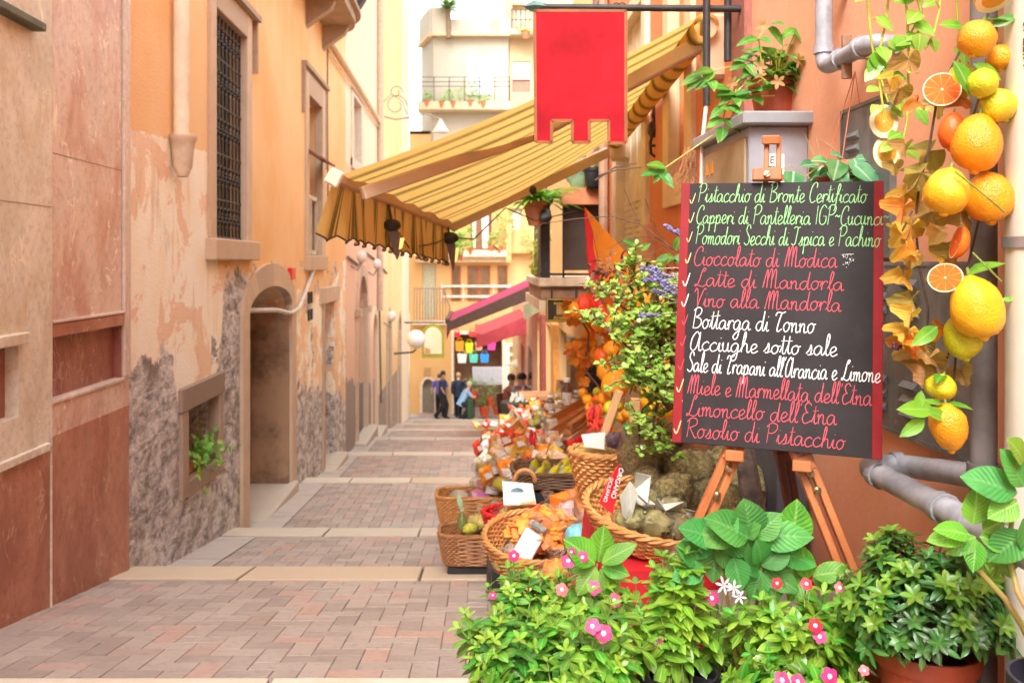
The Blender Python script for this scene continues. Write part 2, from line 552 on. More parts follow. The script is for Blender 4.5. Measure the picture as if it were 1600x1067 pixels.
def ub(mb, M, u0, u1, z0, z1, d0, d1, bev=0.0):
    p, q = M(u0, d0, z0), M(u1, d1, z1)
    return mb.box((p + q) / 2, (abs(q.x - p.x), abs(q.y - p.y), abs(q.z - p.z)), None, bev)
def shell(mb, M, u0, u1, z0, z1, th):
    'ends, back and roof of the block behind a facade'
    mb.quad(M(u0, 0, z0), M(u0, 0, z1), M(u0, th, z1), M(u0, th, z0))
    mb.quad(M(u1, 0, z0), M(u1, 0, z1), M(u1, th, z1), M(u1, th, z0))
    mb.quad(M(u0, 0, z1), M(u1, 0, z1), M(u1, th, z1), M(u0, th, z1))
    mb.quad(M(u0, th, z0), M(u1, th, z0), M(u1, th, z1), M(u0, th, z1))
def arch_ring(mb, M, h, w, d0, d1, legs=None):
    'stone surround of an arched opening'
    ua, ub_, za, zb, rise = h[:5]; c = (ua + ub_) / 2; r = (ub_ - ua) / 2
    zl = legs if legs is not None else za
    prof = [(ua, zl, ua - w, zl), (ua, zb, ua - w, zb)]
    for i in range(1, 14):
        t = PI * i / 14
        prof.append((c - r * math.cos(t), zb + rise * math.sin(t), c - (r + w) * math.cos(t), zb + (rise + w) * math.sin(t)))
    prof += [(ub_, zb, ub_ + w, zb), (ub_, zl, ub_ + w, zl)]
    for p, q in zip(prof, prof[1:]):
        a, b, c2, d = M(p[0], d0, p[1]), M(q[0], d0, q[1]), M(q[2], d0, q[3]), M(p[2], d0, p[3])
        e, f, g2, h2 = M(p[0], d1, p[1]), M(q[0], d1, q[1]), M(q[2], d1, q[3]), M(p[2], d1, p[3])
        mb.quad(a, b, c2, d); mb.quad(a, b, f, e); mb.quad(d, c2, g2, h2)

# ---- plaster shaders
def plaster(name, c1, c2, stain=.35, stainc=(.45, .36, .28), lo=None):
    t = NT(name); p = t.pos()
    n1 = t.noise(p, .8, 6.0, .6); n2 = t.noise(t.mapv(p, (3, 3, .5)), 1.2, 6.0, .65)
    c = t.mix(t.ramp(n1, .35, .7), c1, c2)
    c = t.mix(t.math('MULTIPLY', t.ramp(n2, .52, .75), stain), c, stainc)
    c = t.mix(t.math('MULTIPLY', t.ramp(t.noise(p, 25.0, 5.0, .7), .5, .8), .15), c, (1, .9, .8))
    t.set_b(Base__Color=c, Roughness=.85)
    t.bump(t.math('ADD', t.noise(p, 45.0, 5.0, .65), t.noise(p, 5.0, 4.0)), .25, .008)
    return t.mat
def old_plaster():
    'orange render; a pale worn band; flaked-off foot showing grey rubble'
    t = NT('old orange plaster'); p = t.pos(); s = t.sep(p)
    y, z = s[1], s[2]
    nb = t.noise(p, 2.2, 7.0, .62, .4); nf = t.noise(p, 9.0, 6.0, .65)
    ns = t.noise(t.mapv(p, (3, 3, .45)), 1.6, 6.0, .65)
    orange = t.mix(t.ramp(t.noise(p, .7, 5.0), .35, .65), (.81, .46, .19), (.86, .57, .30))
    orange = t.mix(t.math('MULTIPLY', t.ramp(ns, .5, .75), .5), orange, (.84, .60, .40))
    pale = t.mix(t.ramp(nb, .4, .62), (.95, .91, .79), (.94, .85, .67))
    pale = t.mix(t.math('MULTIPLY', t.ramp(ns, .55, .7), .55), pale, (.66, .36, .2))
    old_ = t.math('MULTIPLY', t.ramp(t.noise(p, 1.5, 7.0, .66, .5), .545, .575), .75)
    pale = t.mix(old_, pale, t.mix(nf, (.80, .46, .26), (.86, .62, .44)))
    pale = t.mix(t.math('MULTIPLY', t.ramp(t.noise(t.mapv(p, (1, 1, .3)), 3.4, 6.0, .7), .56, .70), .45), pale, (.52, .42, .34))
    # the pale band reaches up to just below the pipe, and only as far as the barred window; further on it starts lower
    zt = t.curve(y, 6, 17, [(6, .93), (8.0, .99), (8.25, 1.0), (8.4, -.02), (9.5, -.1), (11.8, -.35), (14.9, -.5), (16.6, .05)], -3, 3)
    m = t.math('LESS_THAN', t.math('ADD', z, t.math('MULTIPLY', t.math('SUBTRACT', nf, .5), .10)), zt)
    patch = t.math('MULTIPLY', t.ramp(t.noise(p, 1.6, 6.0, .6), .48, .53), t.math('GREATER_THAN', y, 9.0))
    c = t.mix(t.math('MULTIPLY', m, t.math('SUBTRACT', 1.0, t.math('MULTIPLY', patch, .85))), orange, pale)
    zs = t.curve(y, 6, 17, [(6, -.80), (6.9, -.66), (7.1, -.75), (7.3, -1.2), (8.3, -1.15), (8.45, -.9), (8.6, -.3), (9.3, -.02), (11.75, -1.95), (12.6, -1.75), (13.8, -1.9), (16.8, -2.5)], -4, 2)
    edge = t.math('SUBTRACT', zs, t.math('ADD', z, t.math('ADD', t.math('MULTIPLY', t.math('SUBTRACT', nb, .5), .95), t.math('MULTIPLY', t.math('SUBTRACT', nf, .5), .35))))
    ms = t.ramp(edge, -.01, .02)
    # extra flaked patches below the sills
    fl = t.math('MULTIPLY', t.ramp(t.noise(p, 2.6, 7.0, .62, .6), .57, .59), t.math('MULTIPLY', t.math('LESS_THAN', z, .02), t.math('GREATER_THAN', y, 8.2)))
    ms = t.math('MAXIMUM', ms, fl)
    q_ = t.mapv(p, (1, .5, 1)); rub = t.noise(q_, 8.0, 3.0, .6, .6); rub2 = t.noise(q_, 22.0, 8.0, .72)
    stone = t.mix(t.ramp(t.math('ADD', t.math('MULTIPLY', rub, .6), t.math('MULTIPLY', rub2, .5)), .38, .68), (.21, .175, .165), (.86, .81, .78))
    stone = t.mix(t.math('MULTIPLY', t.ramp(t.noise(p, 3.0, 5.0), .5, .7), .6), stone, (.30, .22, .17))
    stone = t.mix(t.math('MULTIPLY', t.ramp(t.noise(p, 4.5, 4.0), .62, .7), t.ramp(z, -1.4, -2.0)), stone, (.22, .24, .06))
    rim = t.math('MULTIPLY', t.ramp(edge, -.10, -.01), t.math('SUBTRACT', 1.0, ms))
    c = t.mix(t.math('MULTIPLY', rim, .35), c, (.90, .74, .55))
    c = t.mix(ms, c, stone)
    t.set_b(Base__Color=c, Roughness=.88)
    hgt = t.math('ADD', t.math('MULTIPLY', t.math('SUBTRACT', 1.0, ms), 2.2), t.math('MULTIPLY', ms, t.math('ADD', t.math('MULTIPLY', rub2, 2.0), t.math('MULTIPLY', rub, 2.6))))
    t.bump(t.math('ADD', hgt, t.math('MULTIPLY', t.noise(p, 40.0, 5.0, .6), .25)), .8, .03)
    return t.mat
M_OLD = old_plaster()
def marble(name, c1, c2, c3, vein=(.82, .74, .64), vs=1.0):
    t = NT(name); p = t.pos()
    q = t.mapv(p, (1, 1, .55))
    n1 = t.noise(q, 2.6, 7.0, .62, .8); n2 = t.noise(t.mapv(p, (1, 1, .7)), 1.7, 7.0, .68, .6)
    c = t.mix(t.ramp(n1, .38, .60), c1, c2)
    c = t.mix(t.math('MULTIPLY', t.ramp(n2, .45, .65), .8), c, c3)
    c = t.mix(t.math('MULTIPLY', t.ramp(t.noise(p, 22.0, 6.0, .7), .45, .7), .45), c, tuple(x * .55 for x in c1))
    def veins(sc, w, dist, k):
        v = t.noise(t.mapv(p, (1.2, 1.0, .5)), sc, 4.0, .6, dist)
        a = t.math('ABSOLUTE', t.math('SUBTRACT', v, .5))
        return t.math('MULTIPLY', t.math('SUBTRACT', 1.0, t.ramp(a, w * .3, w)), t.ramp(t.noise(p, 3.1 + k, 3.0), .50, .60))
    vv = t.math('MAXIMUM', veins(1.7, .009, .9, 0), veins(4.2, .010, .6, .7))
    c = t.mix(t.math('MULTIPLY', vv, .75 * vs), c, vein)
    t.set_b(Base__Color=c, Roughness=.48)
    t.bump(t.noise(p, 30.0, 4.0), .12, .004)
    return t.mat
M_MRED = marble('red veined marble', (.40, .15, .09), (.50, .24, .16), (.30, .11, .07), (.56, .38, .27), 1.0)
M_MDRK = marble('dark red marble', (.28, .10, .07), (.36, .155, .11), (.22, .075, .055), (.5, .33, .25), .9)
M_MPNK = marble('pink marble', (.58, .33, .25), (.72, .55, .45), (.66, .56, .49), (.86, .77, .62), 1.3)
M_MGRY = marble('cream grey marble', (.62, .57, .46), (.76, .71, .60), (.60, .48, .33), (.85, .78, .6), 1.2)
M_MEDGE = marble('pale marble edging', (.62, .50, .42), (.70, .58, .50), (.55, .38, .32))
M_SAND = stonemat('warm dressed stone', (.56, .41, .28), (.64, .49, .36), (.44, .33, .25))
M_SAND2 = stonemat('brown weathered stone', (.36, .26, .19), (.44, .33, .25), (.24, .18, .14))
M_IRON = mat('black wrought iron', (.028, .026, .026), .5, .3, 30, .1, .6)
M_DARKIN = mat('dark interior', (.03, .025, .022), .9)
M_WOODD = mat('old brown door wood', (.20, .125, .08), .7, .3, 6, .2)
M_WHITEP = mat('cream painted wood', (.62, .56, .46), .6, .08, 8)

# ---- left: marble building
LM = MLeft(-2.4)
b = thing('marble_building', 'building clad in red, pink and cream marble slabs at the near left', 'building', (-2.4, 3, gz(3)))
m = MB(); ML = MLeft(-2.385)
facade(m, ML, 5.05, 6.20, -.985, -.785, []); m.build('stone_course', M_MPNK, b)
m = MB(); facade(m, ML, 5.05, 6.20, -4, -.985, []); facade(m, MLeft(-2.383), -14, 5.04, -4, -1.03, []); m.build('dado', M_MRED, b, False)
m = MB(); facade(m, ML, 5.05, 6.07, -.34, 6.5, []); m.build('upper_panel', M_MPNK, b)
m = MB(); facade(m, MLeft(-2.44), 5.05, 6.07, -.785, -.425, [])
m.quad(LM(6.07, -.015, -.785), LM(6.07, -.015, -.425), LM(6.07, .04, -.425), LM(6.07, .04, -.785)); m.build('recessed_panel', M_MDRK, b)
m = MB(); ub(m, LM, 5.05, 6.08, -.425, -.35, -.03, .06, .004); m.build('moulding', M_MRED, b)
m = MB(); ub(m, LM, 5.05, 6.10, -.345, -.33, -.036, .05, .002); ub(m, LM, 5.05, 6.10, -.80, -.78, -.03, .06, .002); m.build('ledge', M_MEDGE, b)
m = MB(); ub(m, LM, 6.09, 6.20, -.777, 6.5, -.03, .1, .006); m.build('edge_strip', M_MEDGE, b)
m = MB()
facade(m, MLeft(-2.37), -14, 5.04, -1.03, 6.5, [(3.0, 4.66, -.80, -.43, 0, .07)]); m.quad(ML(5.04, -.016, -4), ML(5.04, -.016, 5.5), ML(5.04, .1, 5.5), ML(5.04, .1, -4))
m.build('pilaster', M_MGRY, b)
m = MB(); facade(m, MLeft(-2.44), 2.9, 4.7, -.9, -.4, []); m.build('recessed_panel', M_MDRK, b)
m = MB(); ub(m, LM, -14, 4.70, -.425, -.365, -.075, .06, .006); ub(m, LM, -14, 4.98, -1.045, -1.0, -.05, .06, .004); m.build('ledge', M_MGRY, b)
m = MB(); ub(m, LM, -1, 4.83, 1.24, 1.285, -.10, .02, .006); m.build('bracket', mat('dull green metal', (.10, .11, .07), .6, .3), b)
m = MB(); shell(m, LM, -14, 6.19, -4, 6.5, 3.0); m.build('wall', M_MGRY, b, False)
m = MB()
for zz_, y0_, y1_ in ((.62, 5.05, 6.07), (2.0, 5.05, 6.07), (.31, -2, 5.03), (1.75, -2, 5.03)):
    ub(m, LM, y0_, y1_, zz_ - .002, zz_ + .002, -.0315 if y0_ < 0 else -.0165, .0)
for yy_ in (5.52,): ub(m, LM, yy_ - .0015, yy_ + .0015, -4, -1.0, -.0165, 0)
m.build('slab_joint', mat('joint', (.30, .2, .16), .9), b, False)

# ---- left: old orange house
b = thing('orange_house', 'old orange house with flaking plaster, a barred window and an arched doorway', 'building', (-2.4, 11, gz(11)))
OW = [(8.26, 9.39, .22, 2.35, 0, .22), (12.95, 14.1, .10, 2.42, 0, .35), (7.47, 8.36, -1.83, -1.23, 0, .45), (9.46, 11.67, -5, -.55, .27, .55), (14.35, 15.45, -5, -.66, 0, .5)]
m = MB(); facade(m, LM, 6.2, 16.8, -5, 6.5, OW); shell(m, LM, 6.2, 16.8, -5, 6.5, 3.0); m.build('wall', M_OLD, b, False)
# barred window
w = MB(); ub(w, LM, 8.08, 8.26, .22, 2.6, -.035, .1, .008); ub(w, LM, 9.39, 9.58, .22, 2.6, -.035, .1, .008); ub(w, LM, 8.26, 9.39, 2.35, 2.6, -.035, .1, .008)
ub(w, LM, 8.02, 9.66, .02, .22, -.10, .1, .012)
w = w.build('window', M_SAND, b)
m = MB(); ub(m, LM, 8.26, 9.39, .22, 2.35, .20, .215)
m.build('pane', mat('dusty green glass', (.07, .075, .045), .25, .5, 3, col2=(.16, .15, .09)), w)
m = MB()
for i in range(3): ub(m, LM, 8.26 + i * .5425, 8.32 + i * .5425 - .015, .22, 2.35, .165, .2)
ub(m, LM, 8.3, 9.36, 1.3, 1.35, .165, .2); m.build('sash', mat('green sash paint', (.10, .11, .06), .6), w, False)
m = MB(); NB = 9
for i in range(NB):
    yy = 8.31 + i * (9.34 - 8.31) / (NB - 1)
    m.tube([LM(yy, .04, .22), LM(yy, .04, 2.35)], .011, 6)
for zz_ in (.24, .60, 1.04, 1.5, 1.95): m.tube([LM(8.26, .04, zz_), LM(9.39, .04, zz_)], .010, 6)
for zz_ in (.42, .82, 1.27, 1.72, 2.15):
    for i in range(NB - 1):
        yc = 8.31 + (i + .5) * (9.34 - 8.31) / (NB - 1)
        for sg in (-1, 1):
            pts = []
            for k in range(15):
                a = k / 14; th = sg * (a * 4.6 - 1.2); rr_ = .052 * (1 - .55 * a)
                pts.append(LM(yc + math.sin(th) * rr_ * sg, .03, zz_ + sg * .062 + math.cos(th) * rr_ * .9))
            m.tube(pts, .008, 5)
        m.blob(LM(yc, .03, zz_), .02, 4, 0)
m.build('grille', M_IRON, w)
m = MB(); ub(m, LM, 8.0, 9.75, 2.6, 2.66, -.1, .02); ub(m, LM, 9.70, 9.75, 2.05, 2.6, -.06, .01); m.build('drip_mould', M_SAND2, w, False)
# narrow window further on
w = MB(); ub(w, LM, 12.72, 12.95, .10, 2.75, -.03, .1, .008); ub(w, LM, 14.1, 14.35, .10, 2.75, -.03, .1, .008); ub(w, LM, 12.95, 14.1, 2.42, 2.75, -.03, .1, .008); ub(w, LM, 12.72, 14.35, -.12, .10, -.07, .1, .01)
w = w.build('window', M_SAND, b)
m = MB(); ub(m, LM, 12.95, 14.1, .10, 2.42, .3, .34); m.build('pane', mat('dim window', (.10, .06, .045), .3, .4, 3), w)
m = MB()
for u in (12.98, 13.5, 14.03): ub(m, LM, u, u + .05, .12, 1.0, .05, .09)
for z_ in (.12, .95): ub(m, LM, 12.98, 14.08, z_, z_ + .06, .05, .09)
m.build('sash', M_WHITEP, w, False)
m = MB(); m.bar(LM(12.9, -.02, 1.62), LM(12.9, -.2, 1.5), .03, .03); m.box(LM(13.5, -.12, 1.55), (.22, 1.2, .025), Matrix.Rotation(.4, 3, 'Y')); m.build('awning_flap', mat('rust red board', (.25, .11, .07), .7), w, False)
m = MB(); ub(m, LM, 12.5, 14.5, 2.76, 2.82, -.08, .01); ub(m, LM, 12.5, 12.56, 2.1, 2.76, -.05, .01); ub(m, LM, 14.44, 14.5, 1.5, 2.76, -.03, .01); m.build('drip_mould', M_SAND2, w, False)
# small cellar opening
w = MB(); ub(w, LM, 7.30, 7.47, -1.95, -1.23, -.03, .08, .01); ub(w, LM, 8.36, 8.50, -1.95, -1.23, -.03, .08, .01); ub(w, LM, 7.28, 8.52, -1.23, -1.03, -.04, .08, .01); ub(w, LM, 7.47, 8.36, -1.98, -1.83, -.02, .3, .008)
w = w.build('window', M_SAND2, b)
m = MB(); ub(m, LM, 7.45, 8.38, -1.86, -1.2, .44, .5); m.build('pane', M_DARKIN, w)
# arched doorway
d = MB(); arch_ring(d, LM, OW[3], .27, -.04, .06); d.build('door_surround', M_SAND, b, False)
m = MB(); ub(m, LM, 11.60, 11.672, -5, -.6, -.001, .549); m.build('door_jamb', stonemat('stained door stone', (.40, .25, .15), (.44, .28, .17), (.10, .06, .038), .35, 1.5, .8), b, False)
dr = MB(); ub(dr, LM, 9.46, 11.67, -5, -.2, .5, .56)
for i in range(4): ub(dr, LM, 9.52 + i * .54, 9.98 + i * .54, -2.7, -1.0, .475, .5, .01)
dr = dr.build('door', M_WOODD, b)
m = MB(); m.blob(LM(10.6, .45, -1.85), .035, 6, 0); m.build('handle', mat('old brass', (.5, .36, .14), .35, metal=1), dr)
m = MB(); ub(m, LM, 9.35, 11.8, -3.2, gz(11.4) + .13, -.10, .5, .02); m.build('threshold', M_NOSE, b)
# plain doorway
m = MB(); ub(m, LM, 14.0, 14.35, -.66, -.4, -.05, .02, .01); ub(m, LM, 14.35, 15.75, -.66, -.40, -.05, .02, .01); ub(m, LM, 14.18, 14.35, -5, -.66, -.03, .02, .01); m.build('door_surround', M_SAND, b, False)
dr = MB(); ub(dr, LM, 14.35, 15.45, -5, -.66, .45, .5)
for i in range(2): ub(dr, LM, 14.42 + i * .52, 14.86 + i * .52, -3.0, -.9, .435, .45, .01)
dr.build('door', mat('brown door', (.30, .17, .11), .6, .2, 6, .1), b, False)
m = MB(); ub(m, LM, 14.2, 15.6, -3.8, gz(15) + .10, -.22, .45, .02); m.build('doorstep', M_NOSE, b)
# balcony with wrought iron
m = MB(); zt = 3.75
out = [(9.0, 0)] + [(9.0, .55), (13.9, .55)] + [(13.9 + .75 * math.sin(a), .55 - .28 * (1 - math.cos(a))) for a in (.3, .6, .9, 1.2, 1.5)] + [(14.75, 0)]
m.prism([LM(u, -d_, zt) for u, d_ in out], (0, 0, .14)); m.prism([LM(u * 1.0 + (.1 if d_ else 0) * (1 if u > 12 else -1), -d_ * 1.14, zt + .14) for u, d_ in out], (0, 0, .06))
for u in (9.6, 11.2, 12.8, 14.2): m.prism([LM(u, 0, zt), LM(u, -.42, zt), LM(u, -.36, zt - .12), LM(u, -.1, zt - .3), LM(u, 0, zt - .38)], (0, .16, 0))
bal = m.build('balcony', M_SAND2, b, False)
m = MB(); pts = [(13.0 + i * .1, .56) for i in range(9)] + [(13.9 + .8 * math.sin(a), .58 - .3 * (1 - math.cos(a))) for a in [i * .1 for i in range(16)]] + [(14.8, .2), (14.8, .05)]
pts = [(9.0 + i * .16, .56) for i in range(25)] + pts
for u, d_ in pts:
    bul = [(0, 0), (.25, .12), (.5, .16), (.75, .09), (1.0, 0)]
    m.tube([LM(u + (e * .6 if u > 14 else 0), -d_ - e, zt + .2 + z_ * .9) for z_, e in bul], .009, 5)
    for q in (.28, .62):
        m.tube([LM(u + .05 * math.sin(t_), -d_ - .14, zt + .2 + q + .06 * math.cos(t_)) for t_ in [i * .7 for i in range(9)]], .008, 4)
m.tube([LM(u, -d_, zt + 1.1) for u, d_ in pts], .018, 6); m.build('railing', M_IRON, bal)
# cream drainpipe with a clay shoe
m = MB(); yp = 7.13; m.tube([LM(yp, -.075, .98), LM(yp, -.075, 5.2)], .062, 14); pp = m.build('drainpipe', mat('cream clay pipe', (.76, .65, .50), .7, .12, 6, .15), b)
m = MB(); m.lathe([(.04, .68), (.075, .76), (.085, .88), (.10, .96), (.112, .98), (.112, 1.01), (.07, 1.02)], LM(yp, -.085, 0), 16); m.build('pipe_shoe', mat('pale clay', (.62, .48, .36), .7, .15, 8, .2), pp)
# conduit, red box, vents, wires
m = MB()
m.tube([LM(13.35, -.03, .10), LM(13.3, -.04, -.05), LM(12.6, -.04, -.42), LM(12.1, -.04, -.62), LM(11.6, -.04, -.66), LM(10.7, -.05, -.57), LM(9.7, .1, -.52)], .028, 8); m.build('conduit', mat('grey white conduit', (.55, .52, .47), .5), b)
m = MB(); ub(m, LM, 11.55, 11.8, -.22, -.07, -.06, .0, .008); m.build('alarm_box', mat('red plastic', (.62, .02, .02), .4), b)
m = MB()
for i in range(2):
    for j in range(2): ub(m, LM, 12.95 + i * .22, 13.1 + i * .22, -.85 + j * .25, -.68 + j * .25, -.012, .0, .01)
m.build('air_vent', M_DARKIN, b, False)
m = MB(); m.tube([LM(14.6, -.06, 3.62), LM(18, -.06, 3.58), LM(22.4, -.06, 3.5)], .05, 8); m.tube([LM(14.6, -.05, 3.44), LM(22.4, -.05, 3.36)], .02, 6); m.build('gutter_pipe', mat('cream pipe', (.66, .54, .38), .6), b)
m = MB(); m.tube([LM(14.62, -.02, 3.6), LM(14.6, -.02, 2.2), LM(14.66, -.02, 1.0)], .012, 5); m.build('cable', mat('brown cable', (.2, .13, .09), .7), b)

# ---- left: further houses
def house(name, label, M, u0, u1, z1, wm, holes, base=-9, th=3.0):
    b = thing(name, label, 'building', tuple(M(u0, 0, gz(min(u0, 33) if M(0, 0, 0).y == 0 else 33))))
    m = MB(); facade(m, M, u0, u1, base, z1, holes); shell(m, M, u0, u1, base, z1, th); m.build('wall', wm, b, False)
    return b
def leaf_door(b, M, h, col, nm='door'):
    m = MB(); ub(m, M, h[0], h[1], h[2], h[3] + (h[4] or 0), h[5] - .03, h[5] + .02)
    return m.build(nm, col, b, False)
M_PEACH = plaster('pale peach plaster', (.80, .58, .40), (.84, .66, .50), .2)
def two_tone(name, lo, hi, z, dado, zd):
    t = NT(name); p = t.pos(); s = t.sep(p); n_ = t.noise(p, 2.0, 6.0)
    c = t.mix(t.ramp(t.math('ADD', s[2], t.math('MULTIPLY', n_, .35)), z, z + .1), lo, hi)
    c = t.mix(t.math('MULTIPLY', t.ramp(t.noise(t.mapv(p, (3, 3, .4)), 1.5, 6.0), .5, .75), .35), c, (.62, .42, .3))
    zz2 = t.math('ADD', t.math('ADD', s[2], t.math('MULTIPLY', s[1], .13)), t.math('MULTIPLY', n_, .8))
    c = t.mix(t.ramp(zz2, zd, zd - .06), c, dado)
    t.set_b(Base__Color=c, Roughness=.85); t.bump(t.noise(p, 40.0, 5.0), .3, .01); return t.mat
PH = [(17.75, 19.0, 2.05, 3.3, 0, .25), (18.4, 19.9, -9, -1.0, .72, .4), (21.1, 22.1, -9, -1.75, .5, .4)]
b = house('peach_house', 'peach house with a tall arched doorway next down the left side', LM, 16.81, 22.4, 12, two_tone('peach plaster', (.80, .54, .37), (.84, .66, .49), 2.0, (.34, .28, .25), .35), PH)
w = MB(); ub(w, LM, 17.5, 17.75, 1.9, 3.45, -.03, .1); ub(w, LM, 19.0, 19.25, 1.9, 3.45, -.03, .1); ub(w, LM, 17.75, 19.0, 3.3, 3.45, -.03, .1); ub(w, LM, 17.5, 19.25, 1.85, 2.05, -.05, .1)
w = w.build('window', M_WHITEP, b, False); m = MB(); ub(m, LM, 17.75, 19.0, 2.05, 3.3, .2, .24); m.build('pane', mat('dim tan window', (.38, .24, .14), .4), w, False)
m = MB(); arch_ring(m, LM, PH[1], .22, -.05, .05); ub(m, LM, 18.12, 18.4, -1.1, -.95, -.12, .1); ub(m, LM, 19.9, 20.16, -1.1, -.95, -.12, .1); m.build('door_surround', M_SAND, b, False)
m = MB(); arch_ring(m, LM, PH[2], .16, -.04, .05); m.build('door_surround', M_PEACH, b, False)
leaf_door(b, LM, PH[1], mat('grey brown door', (.36, .28, .25), .6)); leaf_door(b, LM, PH[2], mat('pinkish door', (.48, .36, .33), .6))
for (ya, yb_) in ((18.1, 20.2), (20.9, 22.3)):
    m = MB(); ub(m, LM, ya, yb_, -7, gz(ya + .8) + .14, -.25, .05, .02); m.build('doorstep', M_NOSE, b)
m = MB(); m.tube([LM(22.3, -.08, -1.2), LM(22.3, -.08, 12)], .07, 8); m.build('drainpipe', mat('tan pipe', (.55, .40, .29), .6), b)
YH = [(24.7, 25.8, -9, -1.9, .5, .4), (28.3, 29.3, -9, -2.2, .5, .4)]
M_YEL = plaster('yellow plaster', (.85, .62, .30), (.88, .70, .40), .15)
b = house('yellow_house', 'yellow house on the left beyond the peach house', LM, 22.41, 30, 13, M_YEL, YH)
for h in YH:
    leaf_door(b, LM, h, mat('grey brown door', (.4, .3, .27), .6)); m = MB(); arch_ring(m, LM, h, .16, -.04, .05); m.build('door_surround', M_SAND, b, False)
m = MB(); facade(m, MLeft(-2.395), 22.42, 29.9, -9, -3.35, []); m.build('dado', mat('grey plinth', (.38, .33, .3), .8, .2, 6), b)
b = house('cream_house', 'tall cream white house at the far end of the left side', LM, 30.01, 33.4, 13, plaster('cream plaster', (.86, .76, .58), (.88, .80, .64), .1), [(31, 31.6, 2, 4.4, 0, .2), (31, 31.6, 5.5, 8.0, 0, .2)])
for z_ in (2, 5.5):
    m = MB(); ub(m, LM, 31, 31.6, z_, z_ + 2.45, .1, .15); m.build('shutter', mat('tan shutter', (.5, .36, .22), .7), b, False)
# iron bracket lamp, white globe, hanging arch sign
t = thing('wall_lamp', 'wrought iron scroll bracket with a pale bell lamp high on the yellow house', 'lamp', (-2.4, 24, 3.9)); m = MB()
m.tube([LM(24, 0, 3.9), LM(24, -.3, 3.82), LM(24, -.7, 3.88), LM(24, -1.1, 3.98), LM(24, -1.4, 3.88), LM(24, -1.52, 3.82)], .022, 6)
for sc, z_ in ((.30, 4.2), (.18, 4.55)):
    m.tube([LM(24, -.32 - sc * (1 - .6 * a) * math.cos(a * 7), z_ + sc * (1 - .6 * a) * math.sin(a * 7)) for a in [i / 20 for i in range(21)]], .016, 5)
m.tube([LM(24, 0, 4.3), LM(24, -.2, 4.5), LM(24, -.5, 4.3), LM(24, -.62, 3.95)], .014, 5); m.build('bracket', mat('grey iron', (.25, .22, .19), .6), t)
m = MB(); m.lathe([(.02, .12), (.05, .06), (.09, -.02), (.2, -.2), (.24, -.24)], LM(24, -1.52, 3.82 - .1), 14); m.build('lamp_shade', mat('pale enamel', (.7, .62, .48), .5), t)
t = thing('globe_lamp', 'white globe lamp on a bracket in front of the arched hanging sign', 'lamp', (-2.4, 27, -2.3)); m = MB()
m.blob(P(650, 530, 27), .28, 12, 0); m.build('globe', mat('opal glass', (.85, .84, .82), .3, .02), t)
m = MB(); m.tube([LM(27, 0, -2.75), P(650, 545, 27) + V((-.1, 0, -.1)), P(650, 546, 27)], .03, 6); m.build('bracket', M_IRON, t)
t = thing('hanging_sign', 'arch topped sign with a yellow green frame and pale middle', 'sign', tuple(P(676, 508, 31))); m = MB()
def archpoly(x0, x1, y0, y1, dd, k=10):
    c, r = (x0 + x1) / 2, (x1 - x0) / 2
    return [P(x0, y1, dd)] + [P(c - r * math.cos(PI * i / k), y0 + r * 1.1 - r * 1.1 * math.sin(PI * i / k), dd) for i in range(k + 1)] + [P(x1, y1, dd)]
m.prism(archpoly(659, 694, 506, 559, 31), (0, .06, 0)); m.build('frame', mat('olive green frame', (.36, .34, .03), .5), t, False)
m = MB(); m.prism(archpoly(663, 690, 511, 553, 30.98), (0, .02, 0)); fp = m.build('face', mat('faded sign face', (.80, .68, .42), .5, .2, 3, col2=(.85, .78, .62)), t, False)
m = MB(); m.prism([P(664, 543, 30.97), P(664, 552, 30.97), P(673, 552, 30.97), P(672, 545, 30.97)], (0, .01, 0)); m.build('emblem', mat('terracotta blot', (.6, .3, .15), .6), fp, False)
m = MB(); m.bar(V((-2.4, 31, ZZ(504, 31))), P(694, 504, 31), .05, .05); m.build('bracket', M_IRON, t)
# cluster of meters and lamps on the peach house
for i, (u, z_, r_) in enumerate(((17.6, .05, .10), (20.4, -.10, .10), (24.0, -1.5, .12))):
    t = thing('bulkhead_lamp', ['small white bulkhead lamp above the tall arched doorway', 'small white bulkhead lamp by the drainpipe of the peach house', 'small grey bulkhead lamp by the first door of the yellow house'][i], 'lamp', tuple(LM(u, 0, z_)))
    m = MB(); m.blob(LM(u, -.2, z_ + .06), (r_, r_, r_ * 1.2), 7, 0); m.build('globe', mat('dusty glass', (.7, .66, .6), .4), t)
    m = MB(); m.tube([LM(u, 0, z_ - .12), LM(u, -.12, z_ - .2), LM(u, -.2, z_ - .06)], .025, 6); m.build('arm', mat('grey fitting', (.35, .31, .29), .6), t)
for (pts, nm) in (([(16.9, .1), (18.4, -.05), (20.0, .2), (22.3, .0), (24.5, -.3)], 'cable'), ([(22.35, 1.0), (22.5, -.4), (22.7, -2.0), (23.0, -3.6)], 'cable')):
    m = MB(); m.tube([LM(u, -.03, z_) for u, z_ in pts], .025, 5)
    tag(m.build(nm, mat('grey cable', (.2, .17, .15), .7), loc=tuple(LM(*[pts[0][0], 0, pts[0][1]]))), 'grey cable strung along the peach house above its doors' if pts[0][1] < .5 else 'dark cable running down the front of the yellow house', 'cable')
